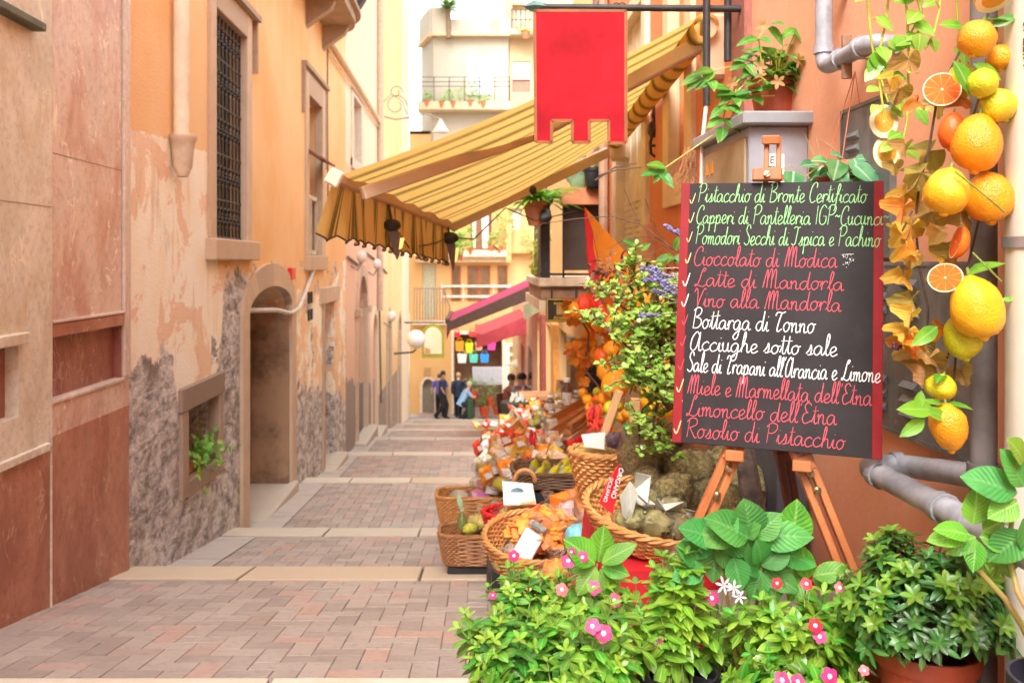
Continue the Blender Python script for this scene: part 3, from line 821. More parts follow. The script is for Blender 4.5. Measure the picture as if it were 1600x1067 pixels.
# ------------------------------------------------------------------ the building that closes the street
DF = 34.2; KF = DF / F
def fx(px): return (px - 740) * KF
def fz(py): return -(py - 410) * KF
FM = MFront(DF)
def fh(x0, y0, x1, y1, dep=.25, rise=0): return (fx(x0), fx(x1), fz(y1), fz(y0), rise, dep)
M_FY = plaster('warm yellow plaster', (.70, .41, .155), (.74, .47, .21), .25, (.7, .48, .25))
M_FW = plaster('white plaster', (.42, .38, .31), (.46, .42, .35), .35)
FH = [fh(660, 412, 681, 498), fh(705, 415, 720, 471), fh(730, 415, 766, 471), fh(777, 415, 793, 471), fh(709, 522, 785, 660, 1.6), fh(791, 538, 822, 606, .2), fh(660, 606, 678, 660, .3, .35), fh(735, 332, 768, 390, .3), fh(798, 326, 815, 362, .25)]
b = thing('corner_building', 'yellow building closing the street, with a gift shop below and a white upper storey', 'building', (0, DF, gz(33.5)))
m = MB(); facade(m, FM, fx(640), fx(1010), -9, fz(210), FH); shell(m, FM, fx(640), fx(1010), -9, fz(205), 4); m.build('wall', M_FY, b, False)
# white bay with a roof terrace
zt, zb = fz(62), fz(170)
m = MB(); prof = [(fx(655), 1.5), (fx(678), -.35), (fx(794), -.35), (fx(794), 3)]
for (a, b2) in zip(prof, prof[1:]): m.quad(V((a[0], DF + a[1], zb - 1.5)), V((b2[0], DF + b2[1], zb - 1.5)), V((b2[0], DF + b2[1], zt)), V((a[0], DF + a[1], zt)))
m.add([V((x, DF + y, zt)) for x, y in prof] + [V((fx(655), DF + 3, zt))], [(0, 1, 2, 3, 4)]); m.build('upper_storey', M_FW, b, False)
m = MB(); prof2 = [(fx(655), 1.35), (fx(676), -.5), (fx(797), -.5)]
for a, b2 in zip(prof2, prof2[1:]): m.bar((a[0], DF + a[1], zt + .05), (b2[0], DF + b2[1], zt + .05), .3, .12)
m.build('cornice', mat('tan cornice', (.6, .42, .26), .8), b, False)
m = MB()
for a, b2, h in ((prof2[0], prof2[1], .95), (prof2[1], (fx(700), -.5), .95), ((fx(700), -.5), (fx(797), -.5), .5)):
    m.bar((a[0], DF + a[1], zt + .11 + h / 2), (b2[0], DF + b2[1], zt + .11 + h / 2), .2, h)
m.box((fx(773), DF - .4, zt + .9), (.36, .4, 1.6)); m.build('parapet', plaster('grey white render', (.40, .35, .28), (.46, .41, .34), .4), b, False)
w = MB(); ub(w, MFront(DF - .35), fx(729), fx(771), fz(152), fz(95), -.03, .02); w = w.build('window', mat('tan trim', (.74, .63, .46), .8), b, False)
m = MB(); ub(m, MFront(DF - .35), fx(732), fx(768), fz(152), fz(98), -.045, -.02); m.build('shutter', mat('white roller shutter', (.46, .49, .50), .6), w, False)
m = MB(); ub(m, MFront(DF - .35), fx(662), fx(672), fz(160), fz(100), -.02, .04); 
# taller block on the right with balconies
b2 = thing('tall_beige_house', 'tall beige house behind the red banner with small balconies', 'building', (fx(800), DF - .3, gz(33.5)))
m = MB(); facade(m, MFront(DF - .2), fx(795), fx(1010), fz(210), fz(-40), [(fx(800), fx(828), fz(146), fz(98), 0, .2), (fx(800), fx(850), fz(52), fz(10), 0, .3)]); shell(m, MFront(DF - .2), fx(795), fx(1010), fz(210), fz(-40), 4); m.build('wall', plaster('beige plaster', (.54, .38, .21), (.58, .44, .27), .3), b2, False)
m = MB(); ub(m, MFront(DF - .2), fx(800), fx(828), fz(126), fz(98), .05, .1); m.build('shutter', mat('cream shutter', (.52, .48, .38), .6), b2, False)
m = MB(); ub(m, MFront(DF - .2), fx(800), fx(828), fz(146), fz(126), .12, .16); m.build('pane', mat('brown pane', (.3, .15, .1), .4), b2, False)
m = MB(); ub(m, MFront(DF - .2), fx(796), fx(850), fz(62), fz(54), -.6, 0); bal = m.build('balcony', mat('cream slab', (.56, .45, .30), .8), b2, False)
m = MB()
for i in range(8): m.tube([V((fx(798 + i * 7), DF - .78, fz(55))), V((fx(798 + i * 7), DF - .78, fz(24)))], .018, 4)
for y in (24, 40): m.tube([V((fx(797), DF - .78, fz(y))), V((fx(850), DF - .78, fz(y)))], .018, 4)
m.build('railing', M_IRON, bal)
m = MB(); ub(m, MFront(DF - .2), fx(800), fx(850), fz(52), fz(10), .25, .3); m.build('pane', mat('shaded doorway', (.62, .46, .3), .6), b2, False)
# floor slabs, rails
m = MB(); ub(m, FM, fx(655), fx(796), fz(178), fz(166), -1.0, 0); bal = m.build('balcony', mat('cream slab', (.56, .45, .30), .8), b, False)
m = MB()
for y in (129, 136, 143): m.tube([V((fx(657), DF - .95, fz(y))), V((fx(795), DF - .95, fz(y)))], .012, 4)
for x in range(657, 800, 23): m.tube([V((fx(x), DF - .95, fz(166))), V((fx(x), DF - .95, fz(129)))], .014, 4)
m.build('railing', M_IRON, bal)
m = MB(); ub(m, FM, fx(650), fx(797), fz(402), fz(392), -.9, 0, .03); ub(m, FM, fx(650), fx(797), fz(410), fz(402), -.5, 0); bal = m.build('balcony', mat('pale slab', (.78, .64, .46), .8), b, False)
m = MB(); ub(m, FM, fx(790), fx(797), fz(410), fz(330), -.9, -.8); ub(m, FM, fx(797), fx(850), fz(396), fz(360), -.4, 0); m.build('side_wall', M_FY, bal, False)
m = MB(); ub(m, FM, fx(646), fx(699), fz(506), fz(500), -.7, 0, .02); bal = m.build('balcony', mat('pale slab', (.78, .64, .46), .8), b, False)
m = MB()
for i in range(12):
    x = 649 + i * 4.4
    m.tube([V((fx(x), DF - .66 - e, fz(500 - y))) for y, e in ((0, 0), (10, .12), (22, .16), (35, .06), (50, .0))], .016, 4)
for i in range(4): m.tube([V((fx(697 + q), DF - .66 + i * .18, fz(500 - y))) for y, q in ((0, 0), (10, 5), (22, 7), (35, 1), (50, -4))], .016, 4)
for y in (450, 500): m.tube([V((fx(648), DF - .66, fz(y))), V((fx(697), DF - .66, fz(y))), V((fx(697), DF, fz(y)))], .02, 5)
m.build('railing', mat('rusty iron', (.3, .2, .15), .6), bal)
m = MB()
for y in (447, 463): m.bar((fx(690), DF - .12, fz(y)), (fx(797), DF - .12, fz(y)), .04, .08)
for x in (690, 724, 771, 797): m.bar((fx(x), DF - .09, fz(470)), (fx(x), DF - .09, fz(444)), .03, .03)
m.build('window_rail', mat('white rail', (.82, .76, .66), .5), b, False)
M_RFR = mat('red brown window frame', (.50, .14, .05), .5)
for (x0, x1, nn) in ((705, 720, 1), (730, 766, 2), (777, 793, 1)):
    w = MB(); t_ = 2.5
    ub(w, FM, fx(x0), fx(x0 + t_), fz(471), fz(415), .03, .1); ub(w, FM, fx(x1 - t_), fx(x1), fz(471), fz(415), .03, .1); ub(w, FM, fx(x0), fx(x1), fz(417), fz(415), .031, .1); ub(w, FM, fx(x0), fx(x1), fz(471), fz(468), .031, .1)
    if nn == 2: ub(w, FM, fx(746), fx(751), fz(471), fz(415), .032, .1)
    w = w.build('window', M_RFR, b, False); m = MB(); ub(m, FM, fx(x0), fx(x1), fz(471), fz(415), .12, .16); m.build('pane', mat('curtained pane', (.22, .12, .06), .3, .5, 2, col2=(.36, .24, .12)), w, False)
w = MB(); ub(w, FM, fx(660), fx(681), fz(498), fz(412), .1, .15)
for i in range(6): ub(w, FM, fx(661 + i * 3.3), fx(662.5 + i * 3.3), fz(498), fz(412), .07, .1)
w.build('shutter', mat('grey green shutter', (.60, .58, .42), .6), b, False)
w = MB(); ub(w, FM, fx(735), fx(768), fz(390), fz(332), .2, .25); w = w.build('window', mat('brown glazed door', (.26, .12, .06), .5), b, False)
m = MB()
for (a, c) in ((737, 744), (752, 764)): m.prism([V((fx(a), DF + .15, fz(334))), V((fx(c), DF + .15, fz(334))), V((fx(c - 1), DF + .15, fz(388))), V((fx(a + 2), DF + .15, fz(388)))], (0, .04, 0))
m.build('curtain', mat('white curtain', (.75, .75, .72), .8), w, False)
w = MB(); ub(w, FM, fx(798), fx(815), fz(362), fz(326), .15, .2); w.build('window', mat('grey glazed window', (.5, .47, .42), .4), b, False)
# gift shop, glazed door, side arch
s = MB(); ub(s, FM, fx(705), fx(789), -9, fz(522), 1.55, 1.6); s = s.build('shop_interior', mat('dim shop wall', (.22, .12, .07), .8, .5, 1.2, col2=(.34, .2, .12)), b, False)
m = MB(); ub(m, FM, fx(705.5), fx(709), -9, fz(519), -.05, .2); ub(m, FM, fx(785), fx(789), -9, fz(519), -.05, .2); ub(m, FM, fx(705.5), fx(789), fz(522), fz(517), -.051, .2); m.build('shop_frame', mat('cream shop frame', (.80, .72, .58), .6), b, False)
w = MB()
for (x0, x1) in ((790, 796), (808, 812), (818, 823)): ub(w, FM, fx(x0), fx(x1), fz(606), fz(536), -.03, .06)
for (y0, y1) in ((536, 541), (552, 556), (598, 606)): ub(w, FM, fx(790), fx(823), fz(y1), fz(y0), -.031, .06)
w = w.build('window', mat('white glazed door', (.80, .78, .66), .5), b, False); m = MB(); ub(m, FM, fx(791), fx(822), fz(604), fz(538), .1, .14); m.build('pane', mat('tan pane', (.52, .34, .12), .3, .4, 2), w, False)
d = MB(); ub(d, FM, fx(660), fx(678), -9, fz(590), .25, .3); d.build('door', mat('grey green door', (.3, .27, .2), .6), b, False)
m = MB(); arch_ring(m, FM, FH[6], .09, -.03, .02); m.build('door_surround', mat('pale stone', (.74, .6, .5), .8), b, False)
t = MB(); t.box(V((fx(668), DF - .05, fz(580))), (.26, .04, .28)); tag(t.build('plaque', mat('brown plaque', (.52, .30, .12), .6), loc=(fx(668), DF, fz(585))), 'small brown plaque above the low arched door at the street end', 'sign')
# posted menu sheets
t = thing('menu_stand', 'white menu board on legs in front of the gift shop', 'menu board', (fx(761), 33.4, gz(33.4)))
m = MB(); p0, p1 = P(738, 601, 33.3), P(785, 573, 33.3); m.box((p0 + p1) / 2, (p1.x - p0.x, .05, p1.z - p0.z)); bd = m.build('board', mat('white board', (.5, .51, .56), .4, .03), t, False)
m = MB()
for i in range(5): 
    q = P(743 + i * 9.2, 587, 33.26); m.box(q, (.19, .01, .56))
m.build('sheet', mat('printed sheet', (.44, .45, .52), .5, .12, 30), bd, False)
m = MB()
for x in (741, 782): m.bar(P(x, 600, 33.35), V((P(x, 600, 33.35).x, 33.35, gz(33.3))), .05, .05)
m.build('leg', M_IRON, t, False)
# handbags on the shop front
for i, (x, y, w_, h_, col, nm) in enumerate(((718, 541, 14, 15, (.85, .32, .02), 'orange'), (733, 544, 13, 16, (.62, .66, .02), 'lime green'), (748, 541, 12, 13, (.78, .38, .26), 'salmon'), (768, 540, 14, 14, (.85, .06, .36), 'hot pink'), (722, 560, 15, 14, (.72, .76, .72), 'white'), (740, 560, 14, 13, (.10, .62, .48), 'turquoise'), (757, 560, 14, 13, (.03, .30, .80), 'bright blue'), (714, 523, 10, 8, (.75, .02, .03), 'red'), (738, 522, 12, 8, (.75, .05, .05), 'scarlet'))):
    c = P(x, y, 33.7); t = thing('handbag', f'{nm} handbag hanging in the gift shop at the street end', 'handbag', tuple(c + V((0, 0, h_ * .024 * .5))), 'handbags hanging in the gift shop')
    m = MB(); hw, hh = w_ * .012, h_ * .012
    m.prism([c + V((-hw * .8, 0, -hh)), c + V((hw * .8, 0, -hh)), c + V((hw, 0, hh)), c + V((-hw, 0, hh))], (0, .12, 0)); m.build('body', mat('bag ' + nm, col, .5), t, False)
    m = MB(); m.tube([c + V((-hw * .6, .05, hh)), c + V((-hw * .4, .05, hh + .12)), c + V((hw * .4, .05, hh + .12)), c + V((hw * .6, .05, hh))], .015, 5); m.build('handle', mat('bag ' + nm, col, .5), t)
# ------------------------------------------------------------------ right side: salmon house, orange house, yellow row
RM = MRight(1.3)
M_SALM = plaster('salmon plaster', (.82, .37, .205), (.86, .43, .26), .22, (.58, .26, .15))
M_ORNG = plaster('orange plaster deepened for shade', (.66, .21, .075), (.70, .25, .10), .2, (.5, .17, .07))  # deeper than the salmon: colour carries the shade under the awning
b = thing('salmon_house', 'smooth salmon coloured house wall at the near right', 'building', (1.3, 2, gz(2)))
m = MB(); facade(m, RM, -14, 4.35, -3, 6.0, []); shell(m, RM, -14, 4.35, -3, 6.0, 3); m.build('wall', M_SALM, b, False)
m = MB(); ub(m, RM, 4.18, 4.40, -2.5, 6.0, -.035, .05, .01); m.build('corner_strip', mat('brown red trim', (.34, .12, .09), .6), b)
b = thing('orange_shop_house', 'house with cream window frames, its orange deepened for shade under the striped awning', 'building', (1.3, 6, gz(6)))
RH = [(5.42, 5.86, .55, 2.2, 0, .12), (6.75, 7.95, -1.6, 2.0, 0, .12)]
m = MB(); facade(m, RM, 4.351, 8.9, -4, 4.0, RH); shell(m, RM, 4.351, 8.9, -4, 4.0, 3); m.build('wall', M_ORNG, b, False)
M_CREAM = mat('cream painted trim', (.74, .53, .32), .6, .08, 6)
M_CRM2 = mat('pale cream shutter paint', (.72, .60, .42), .6, .1, 6)
w = MB()
for (u0, u1, z0, z1) in ((5.24, 5.42, .36, 2.4), (5.86, 6.03, .36, 2.4), (5.42, 5.86, .36, .55), (5.42, 5.86, 2.2, 2.4)): ub(w, RM, u0, u1, z0, z1, -.03, .05, .005)
w = w.build('window', M_CREAM, b)
m = MB(); ub(m, RM, 5.42, 5.86, .55, 2.2, .08, .11); m.build('pane', mat('tan shutter slat', (.50, .36, .22), .6, .15, 4), w, False)
w = MB(); ub(w, RM, 6.6, 6.75, -1.6, 2.1, -.04, .05, .005); ub(w, RM, 7.95, 8.15, -1.6, 2.1, -.04, .05, .005); ub(w, RM, 6.75, 7.95, 1.98, 2.1, -.04, .05)
w = w.build('door', M_CRM2, b); m = MB()
for i in range(4): ub(m, RM, 6.76 + i * .3, 7.03 + i * .3, -1.6, 1.98, .04, .09, .008)
for i in range(26): ub(m, RM, 6.8, 7.9, .5 - i * .05, .53 - i * .05, .03, .05)
m.build('shutter', M_CRM2, w, False)
m = MB(); ub(m, RM, 6.42, 6.58, -1.6, .28, -.06, .02, .005); m.build('shutter_edge', mat('peach shutter edge', (.66, .36, .20), .6), b)
for nm_, pts, r_, mt in (('cable_conduit', [(1104, 0), (1109, 165)], .017, M_IRON), ('cable_conduit', [(1137, -20), (1141, 96)], .018, M_IRON)):
    t = MB(); d_ = 4.12 if pts[0][0] == 1104 else 4.3
    p0, p1 = P(*pts[0], d_), P(*pts[1], d_); p1.x = p0.x; p0.z = 2.2
    t.tube([p0, p1], r_, 10)
    if d_ < 4.2:
        th_ = thing(nm_, 'long black cable conduit ending in a white wire in front of the awning', 'conduit', tuple(p1)); t.build('sleeve', mt, th_)
        t = MB(); t.tube([p1 + V((-.002, 0, 0)), p1 + V((-.02, 0, -.17)), p1 + V((-.02, .03, -.5))], .009, 6); t.build('wire', mat('white wire', (.75, .7, .64), .5), th_)
    else: tag(t.build(nm_, mt, loc=tuple(p1)), 'shorter black cable conduit beside the brown corner strip', 'conduit')
t = MB(); z_ = .98
for k in range(2): t.tube([RM(7.35 - .1 * k, -.02, 1.9 - k * .5), RM(7.35 - .1 * k, -.02, 1.2)], .01, 5)
wx = thing('wall_cable', 'black tangle of cable hanging on the orange wall between the cream frames', 'cable', tuple(P(1020, 200, 6.4)))
m = MB(); c0 = P(1021, 178, 6.42)
m.tube([P(1021, 120, 6.42), P(1021, 150, 6.42), P(1022, 195, 6.42), P(1016, 225, 6.42), P(1017, 240, 6.42), P(1024, 246, 6.42), P(1032, 240, 6.42), P(1026, 228, 6.42), P(1019, 228, 6.42)], .012, 6)
m.tube([P(1026, 193, 6.42), P(1038, 192, 6.42), P(1037, 216, 6.42), P(1026, 214, 6.42)], .007, 5); m.build('cord', M_IRON, wx)
m = MB(); m.blob(P(1019, 203, 6.42), (.035, .03, .06), 6, .2); m.blob(P(1021, 166, 6.42), (.016, .016, .02), 5, 0); m.blob(P(1021, 181, 6.42), (.016, .016, .02), 5, 0); m.build('plug', mat('dark brown plug', (.07, .045, .035), .6), wx)

M_ROWY = plaster('sunny yellow plaster', (.78, .48, .19), (.80, .54, .25), .15)
b = thing('yellow_row_house', 'yellow house on the right behind the balcony, with dark shop openings', 'building', (1.3, 12, gz(12)))
RO = [(9.6, 11.2, -5, -1.0, 0, .6), (11.9, 13.6, -5, -1.0, 0, .6), (14.3, 16.0, -6, -1.1, 0, .6), (16.6, 18.2, -6, -1.1, 0, .6)]
m = MB(); facade(m, RM, 8.91, 18.8, -7, 3.4, RO); shell(m, RM, 8.91, 18.8, -7, 3.4, 3); m.build('wall', M_ROWY, b, False)
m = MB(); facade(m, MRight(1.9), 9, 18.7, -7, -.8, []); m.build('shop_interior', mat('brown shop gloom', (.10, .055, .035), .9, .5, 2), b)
for i, u in enumerate((11.3, 13.7, 16.1)):
    m = MB(); ub(m, RM, u, u + .5, -6, -.95, -.08, .3, .01); m.build('pillar', [mat('grey cream pillar', (.42, .34, .25), .7), mat('orange pillar', (.70, .33, .08), .7), mat('rust pillar', (.30, .07, .05), .7)][i], b)
for (d_, c_) in ((9.0, (.17, .10, .075)), (8.55, (.36, .22, .14))):
    m = MB(); m.tube([V((1.24, d_, -.6)), V((1.24, d_, 3.2))], .045, 8); tag(m.build('drainpipe', mat('brown pipe %d' % (d_ * 10), c_, .6), loc=(1.24, d_, -.6)), 'dark brown drainpipe beside the balcony' if d_ > 8.8 else 'tan drainpipe next to the cream shutter door', 'drainpipe')

# ---- meter cabinets on the salmon wall
def greymetal():
    t = NT('weathered grey zinc'); p = t.obj()
    c = t.mix(t.ramp(t.noise(t.mapv(p, (1, 1, .4)), 7.0, 7.0, .7), .3, .7), (.13, .13, .125), (.27, .275, .28))
    c = t.mix(t.math('MULTIPLY', t.ramp(t.noise(p, 25.0, 5.0, .7), .58, .72), .5), c, (.42, .42, .41))
    c = t.mix(t.math('MULTIPLY', t.ramp(t.noise(p, 4.0, 4.0), .6, .75), .4), c, (.26, .2, .15))
    t.set_b(Base__Color=c, Roughness=.5, Metallic=.35); t.bump(t.noise(p, 60.0, 4.0), .12, .004); return t.mat
M_ZINC = greymetal()
def cabinet(label, u0, u1, z0, z1, louv):
    t = thing('wall_cabinet', label, 'cabinet', tuple(RM(u0, 0, z0)), 'zinc meter cabinets')
    m = MB(); ub(m, RM, u0, u1, z0, z1, -.018, .02, .003); d = m.build('door', M_ZINC, t)
    for (uc, za, n_) in louv:
        for i in range(n_):
            z = za - i * .042; m = MB()
            m.prism([RM(uc - .045, -.019, z), RM(uc - .045, -.034, z - .018), RM(uc - .045, -.019, z - .028)], (0, .09, 0)); m.build('louvre', M_ZINC, d, False)
    m = MB()
    for z in (z0, z1): ub(m, RM, u0 - .004, u1 + .004, z - .006, z + .006, -.022, .0)
    for u in (u0, u1): ub(m, RM, u - .006, u + .006, z0, z1, -.0215, .0)
    m.build('frame', M_ZINC, t, False); return t
cb = cabinet('dented zinc cabinet with vent slots behind the lower citrus garland', 2.315, 2.93, -.515, -.004, [(2.63, -.05, 3), (2.82, -.05, 3), (2.63, -.35, 3), (2.82, -.35, 3)])
cabinet('upper zinc cabinet with vent slots behind the halved citrus slices', 2.76, 3.12, .0 + .02, .52, [(3.02, .44, 4), (3.02, .2, 2)])
def text3(name, body, size, M3, mt, parent, ext=.0004):
    cu = bpy.data.curves.new(name, 'FONT'); cu.body = body; cu.size = size; cu.extrude = ext; cu.align_x = 'CENTER'; cu.align_y = 'CENTER'
    o = bpy.data.objects.new('tmp', cu); COL.objects.link(o)
    me = bpy.data.meshes.new_from_object(o, depsgraph=bpy.context.evaluated_depsgraph_get()); bpy.data.objects.remove(o)
    me.transform(Matrix.Translation(-V(parent['_o'])) @ M3); me.materials.clear(); me.materials.append(mt)
    q = bpy.data.objects.new(name, me); COL.objects.link(q); q.parent = parent; q['_o'] = parent['_o']; return q
M_BLK = mat('black print', (.02, .02, .02), .6)
m = MB(); ub(m, RM, 2.52, 2.585, -.245, -.20, -.0205, -.017); st = m.build('sticker', mat('white sticker', (.75, .74, .72), .5), cb, False)
text3('print', 'QUA', .033, Matrix.Translation(RM(2.553, -.0215, -.222)) @ Matrix(((0, 0, -1), (-1, 0, 0), (0, 1, 0))).to_4x4(), M_BLK, st)

# ---- galvanised pipes, downpipe, white pipe
M_GALV = mat('dull galvanised pipe', (.34, .35, .39), .45, .25, 14, .15, 30, metal=.1)
def pipe(name, label, paths, r, mt, clamps=(), cat='pipe'):
    t = thing(name, label, cat, tuple(paths[0][-1]))
    m = MB()
    for pts in paths: m.tube(pts, r, 14)
    m.build('tube', mt, t)
    for c, ax in clamps:
        m = MB(); rot = V(ax).to_track_quat('Z', 'Y').to_matrix()
        m.lathe([(r * 1.02, -.014), (r * 1.22, -.014), (r * 1.22, .014), (r * 1.02, .014)], c, 14, rot); m.build('collar', mt, t)
    return t
def elbow(a, c, b, n=6):
    a, b, c = V(a), V(b), V(c)
    return [a * (1 - s) ** 2 + c * (2 * s * (1 - s)) + b * s * s for s in [i / n for i in range(n + 1)]]
pa = [V((1.22, 3.12, 2.0)), V((1.22, 3.12, .73))] + elbow((1.22, 3.12, .73), (1.22, 3.12, .675), (1.22, 3.06, .675)) + [V((1.22, 2.80, .675))] + elbow((1.22, 2.80, .675), (1.22, 2.74, .675), (1.27, 2.74, .665)) + [V((1.31, 2.74, .66))]
t = pipe('wall_pipe', 'galvanised pipe coming down the salmon wall and bending towards the vines', [pa], .029, M_GALV, [(V((1.22, 3.12, .95)), (0, 0, 1)), (V((1.22, 3.12, .74)), (0, 0, 1)), (V((1.22, 2.98, .675)), (0, 1, 0)), (V((1.22, 2.82, .675)), (0, 1, 0))])
m = MB(); m.bar((1.22, 3.12, .945), (1.30, 3.12, .945), .02, .05); m.bar((1.22, 2.93, .69), (1.30, 2.93, .69), .02, .05); m.bar((1.22, 2.93, .60), (1.22, 2.93, .74), .014, .03); m.build('bracket', mat('rusty bracket', (.30, .17, .11), .7, .3, 30), t)
DP = V((1.235, 2.17, 0))
pb = [V((DP.x, DP.y, -.52)), V((1.235, 2.4, -.555))] + elbow((1.235, 2.42, -.56), (1.235, 2.54, -.575), (1.17, 2.54, -.575)) + elbow((1.16, 2.54, -.575), (1.10, 2.54, -.575), (1.10, 2.44, -.575)) + [V((1.10, 2.10, -.575)), V((1.10, 1.7, -.58))]
pipe('wall_pipe', 'galvanised pipe looping out from the dark downpipe below the zinc cabinet', [pb], .031, M_GALV, [(V((1.10, 2.43, -.575)), (0, 1, 0)), (V((1.10, 2.1, -.575)), (0, 1, 0)), (V((1.20, 2.54, -.575)), (1, 0, 0)), (V((1.10, 1.98, -.577)), (0, 1, 0))])
M_DKP = mat('dark grey downpipe paint', (.17, .15, .15), .45, .25, 8, .1, 20)
pipe('downpipe', 'dark grey downpipe running the full height behind the citrus garland', [[V((DP.x, DP.y, -1.6)), V((DP.x, DP.y, 3))]], .030, M_DKP, [(V((DP.x, DP.y, -.5)), (0, 0, 1))])
t = pipe('downpipe', 'white plastic downpipe at the right edge with black printed letters', [[V((1.285, 2.0, -1.6)), V((1.285, 2.0, 3))]], .088, mat('off white plastic pipe', (.70, .67, .58), .4, .06, 4), [])
m = MB(); m.lathe([(.089, -.012), (.092, -.012), (.092, .012), (.089, .012)], V((1.285, 2.0, .045)), 24); m.build('strap', mat('zinc strap', (.45, .47, .5), .4, metal=.6), t)
a_ = math.radians(212)
nx_ = V((math.cos(a_), math.sin(a_), 0)); tg = V((-nx_.y, nx_.x, 0))
text3('print', 'NIET 12', .030, Matrix.Translation(V((1.285, 2.0, .478)) + nx_ * .0885) @ Matrix(((0, -tg.x, nx_.x), (0, -tg.y, nx_.y), (1, 0, 0))).to_4x4(), M_BLK, t)

# ---- stone ledge along the wall (pots stand on it)
m = MB(); rr = random.Random(5)
m.box((1.02, 2.0, -1.36), (.56, 2.3, .44), None, .03)
tag(m.build('stone_ledge', stonemat('grey ledge stone', (.30, .26, .22), (.36, .31, .27), (.22, .19, .16)), loc=(1.02, 2, -1.58)), 'low grey stone ledge along the foot of the salmon wall', 'ledge')

# ---- electric box with a lid
t = thing('electric_box', 'grey metal box with a beige side door and sloping lid carrying a plant pot', 'electric box', (1.17, 3.8, -.3))
m = MB(); m.box((1.185, 3.835, .13), (.23, .71, .80), None, .006); m.build('body', mat('lavender grey paint', (.33, .325, .365), .5, .12, 5), t)
m = MB(); m.box((1.175, 3.83, .555), (.285, .80, .05), None, .006); m.build('lid', mat('grey lid', (.30, .31, .33), .45, .15, 6), t)
m = MB(); m.box((1.066, 3.84, .12), (.012, .66, .74), None, .004); dd = m.build('door', mat('beige door paint', (.40, .29, .175), .5, .12, 5), t)
m = MB(); m.box((1.057, 3.56, .27), (.02, .03, .02)); m.box((1.05, 3.56, .27), (.012, .012, .03)); m.build('lock', mat('steel', (.4, .38, .34), .3, metal=.9), dd, False)
for y in (3.98, 4.06): m = MB(); m.box((1.058, y, .42), (.004, .03, .055)); m.build('orange_sticker', mat('orange sticker', (.85, .30, .02), .5), dd, False)
m = MB(); m.box((1.168, 3.478, .365), (.075, .004, .11)); st = m.build('label', mat('white sticker', (.75, .74, .72), .5), t, False)
m = MB(); m.box((1.168, 3.4745, .33), (.074, .003, .022)); m.build('label_stripe', mat('red stripe', (.75, .1, .05), .5), st, False)
fm = lambda x, z: Matrix.Translation(V((x, 3.4745, z))) @ Matrix(((1, 0, 0), (0, 0, -1), (0, 1, 0))).to_4x4()
text3('print', 'E', .04, fm(1.158, .395), M_BLK, st); text3('print', 'TRE', .026, fm(1.165, .362), M_BLK, st)

# ---- red banner on a spear pole
t = thing('banner_pole', 'dark iron pole with a green spear tip projecting from the right wall', 'pole', (1.3, 4.25, 1.208))
m = MB(); m.tube([V((1.33, 4.25, 1.20)), V((.31, 4.25, 1.21))], .016, 10); m.build('rod', M_IRON, t)
m = MB(); m.lathe([(.001, 0), (.03, .05), (.016, .11)], (.235, 4.25, 1.212), 4, V((1, 0, 0)).to_track_quat('Z', 'Y').to_matrix()); m.build('spear_tip', mat('verdigris', (.10, .22, .20), .5, .3), t, False)
t = thing('banner', 'bright red hanging banner with three square tabs at its lower edge', 'banner', tuple(P(906, 225, 4.24)))
m = MB(); ol = [(835, 17), (978, 17), (978, 224), (951, 224), (951, 189), (921, 189), (921, 223), (894, 223), (894, 189), (862, 189), (862, 223), (837, 222)]
pts = [P(x, y, 4.24) for x, y in ol]; m.prism(pts, (0, .012, 0)); m.build('cloth', mat('bright red cloth', (.43, .010, .020), .8, .3, 3, .1, 40, spec=.2), t, False)
m = MB()
for p, q in zip(pts, pts[1:] + pts[:1]): m.bar(p, q, .003, .0145)
m.build('piping', mat('dark gold braid', (.30, .10, .03), .6), t, False)
m = MB()
for x in (842, 972, 963): m.tube([P(x, 20, 4.25) + V((.018 * math.sin(a), 0, .012 + .024 * (1 + math.cos(a)) / 2 * 1.4)) for a in [k * .7 for k in range(10)]], .003, 5)
m.build('ring', M_IRON, t)

# ---- the big striped awning
def awn_mat():
    t = NT('mustard and olive striped canvas'); uv = t.sep(t.n('ShaderNodeUVMap').outputs[0]); p = t.obj()
    f = t.math('FRACT', t.math('MULTIPLY', uv[0], 13.0))
    def band(a, b): return t.math('MULTIPLY', t.math('GREATER_THAN', f, a), t.math('LESS_THAN', f, b))
    o = t.math('MAXIMUM', t.math('MAXIMUM', band(.38, .42), band(.46, .66)), band(.70, .74))
    c = t.mix(o, (.72, .47, .14), (.17, .13, .03))
    c = t.mix(band(.55, .57), c, (.40, .33, .10))
    c = t.mix(t.math('MULTIPLY', t.ramp(t.noise(p, 3.0, 5.0), .45, .7), .3), c, (.70, .36, .10))
    t.set_b(Base__Color=c, Roughness=.85); t.bump(t.noise(p, 200.0, 2.0), .15, .002)
    tr = t.n('ShaderNodeBsdfTranslucent', Color=c); ms = t.n('ShaderNodeMixShader'); ms.inputs[0].default_value = .55
    t.t.links.new(t.b.outputs[0], ms.inputs[1]); t.t.links.new(tr.outputs[0], ms.inputs[2]); t.t.links.new(ms.outputs[0], t.out.inputs[0]); return t.mat
M_AWN = awn_mat()
A, B, C, D = P(1098, 24, 4.6), P(957, 214, 7.8), P(527, 276, 4.75), P(707, 352, 7.4)
t = thing('striped_awning', 'large mustard awning with olive stripes and a scalloped valance over the stalls', 'awning', (1.2, 6.2, 1.1))
def surf(mb, fn, nu, nv, two=False):
    vs, uv, fs = [], [], []
    for i in range(nu + 1):
        for j in range(nv + 1): vs.append(fn(i / nu, j / nv)); uv.append((i / nu, j / nv))
    for i in range(nu):
        for j in range(nv):
            a = i * (nv + 1) + j; fs.append((a, a + nv + 1, a + nv + 2, a + 1))
    return mb.add(vs, fs, uv)
m = MB()
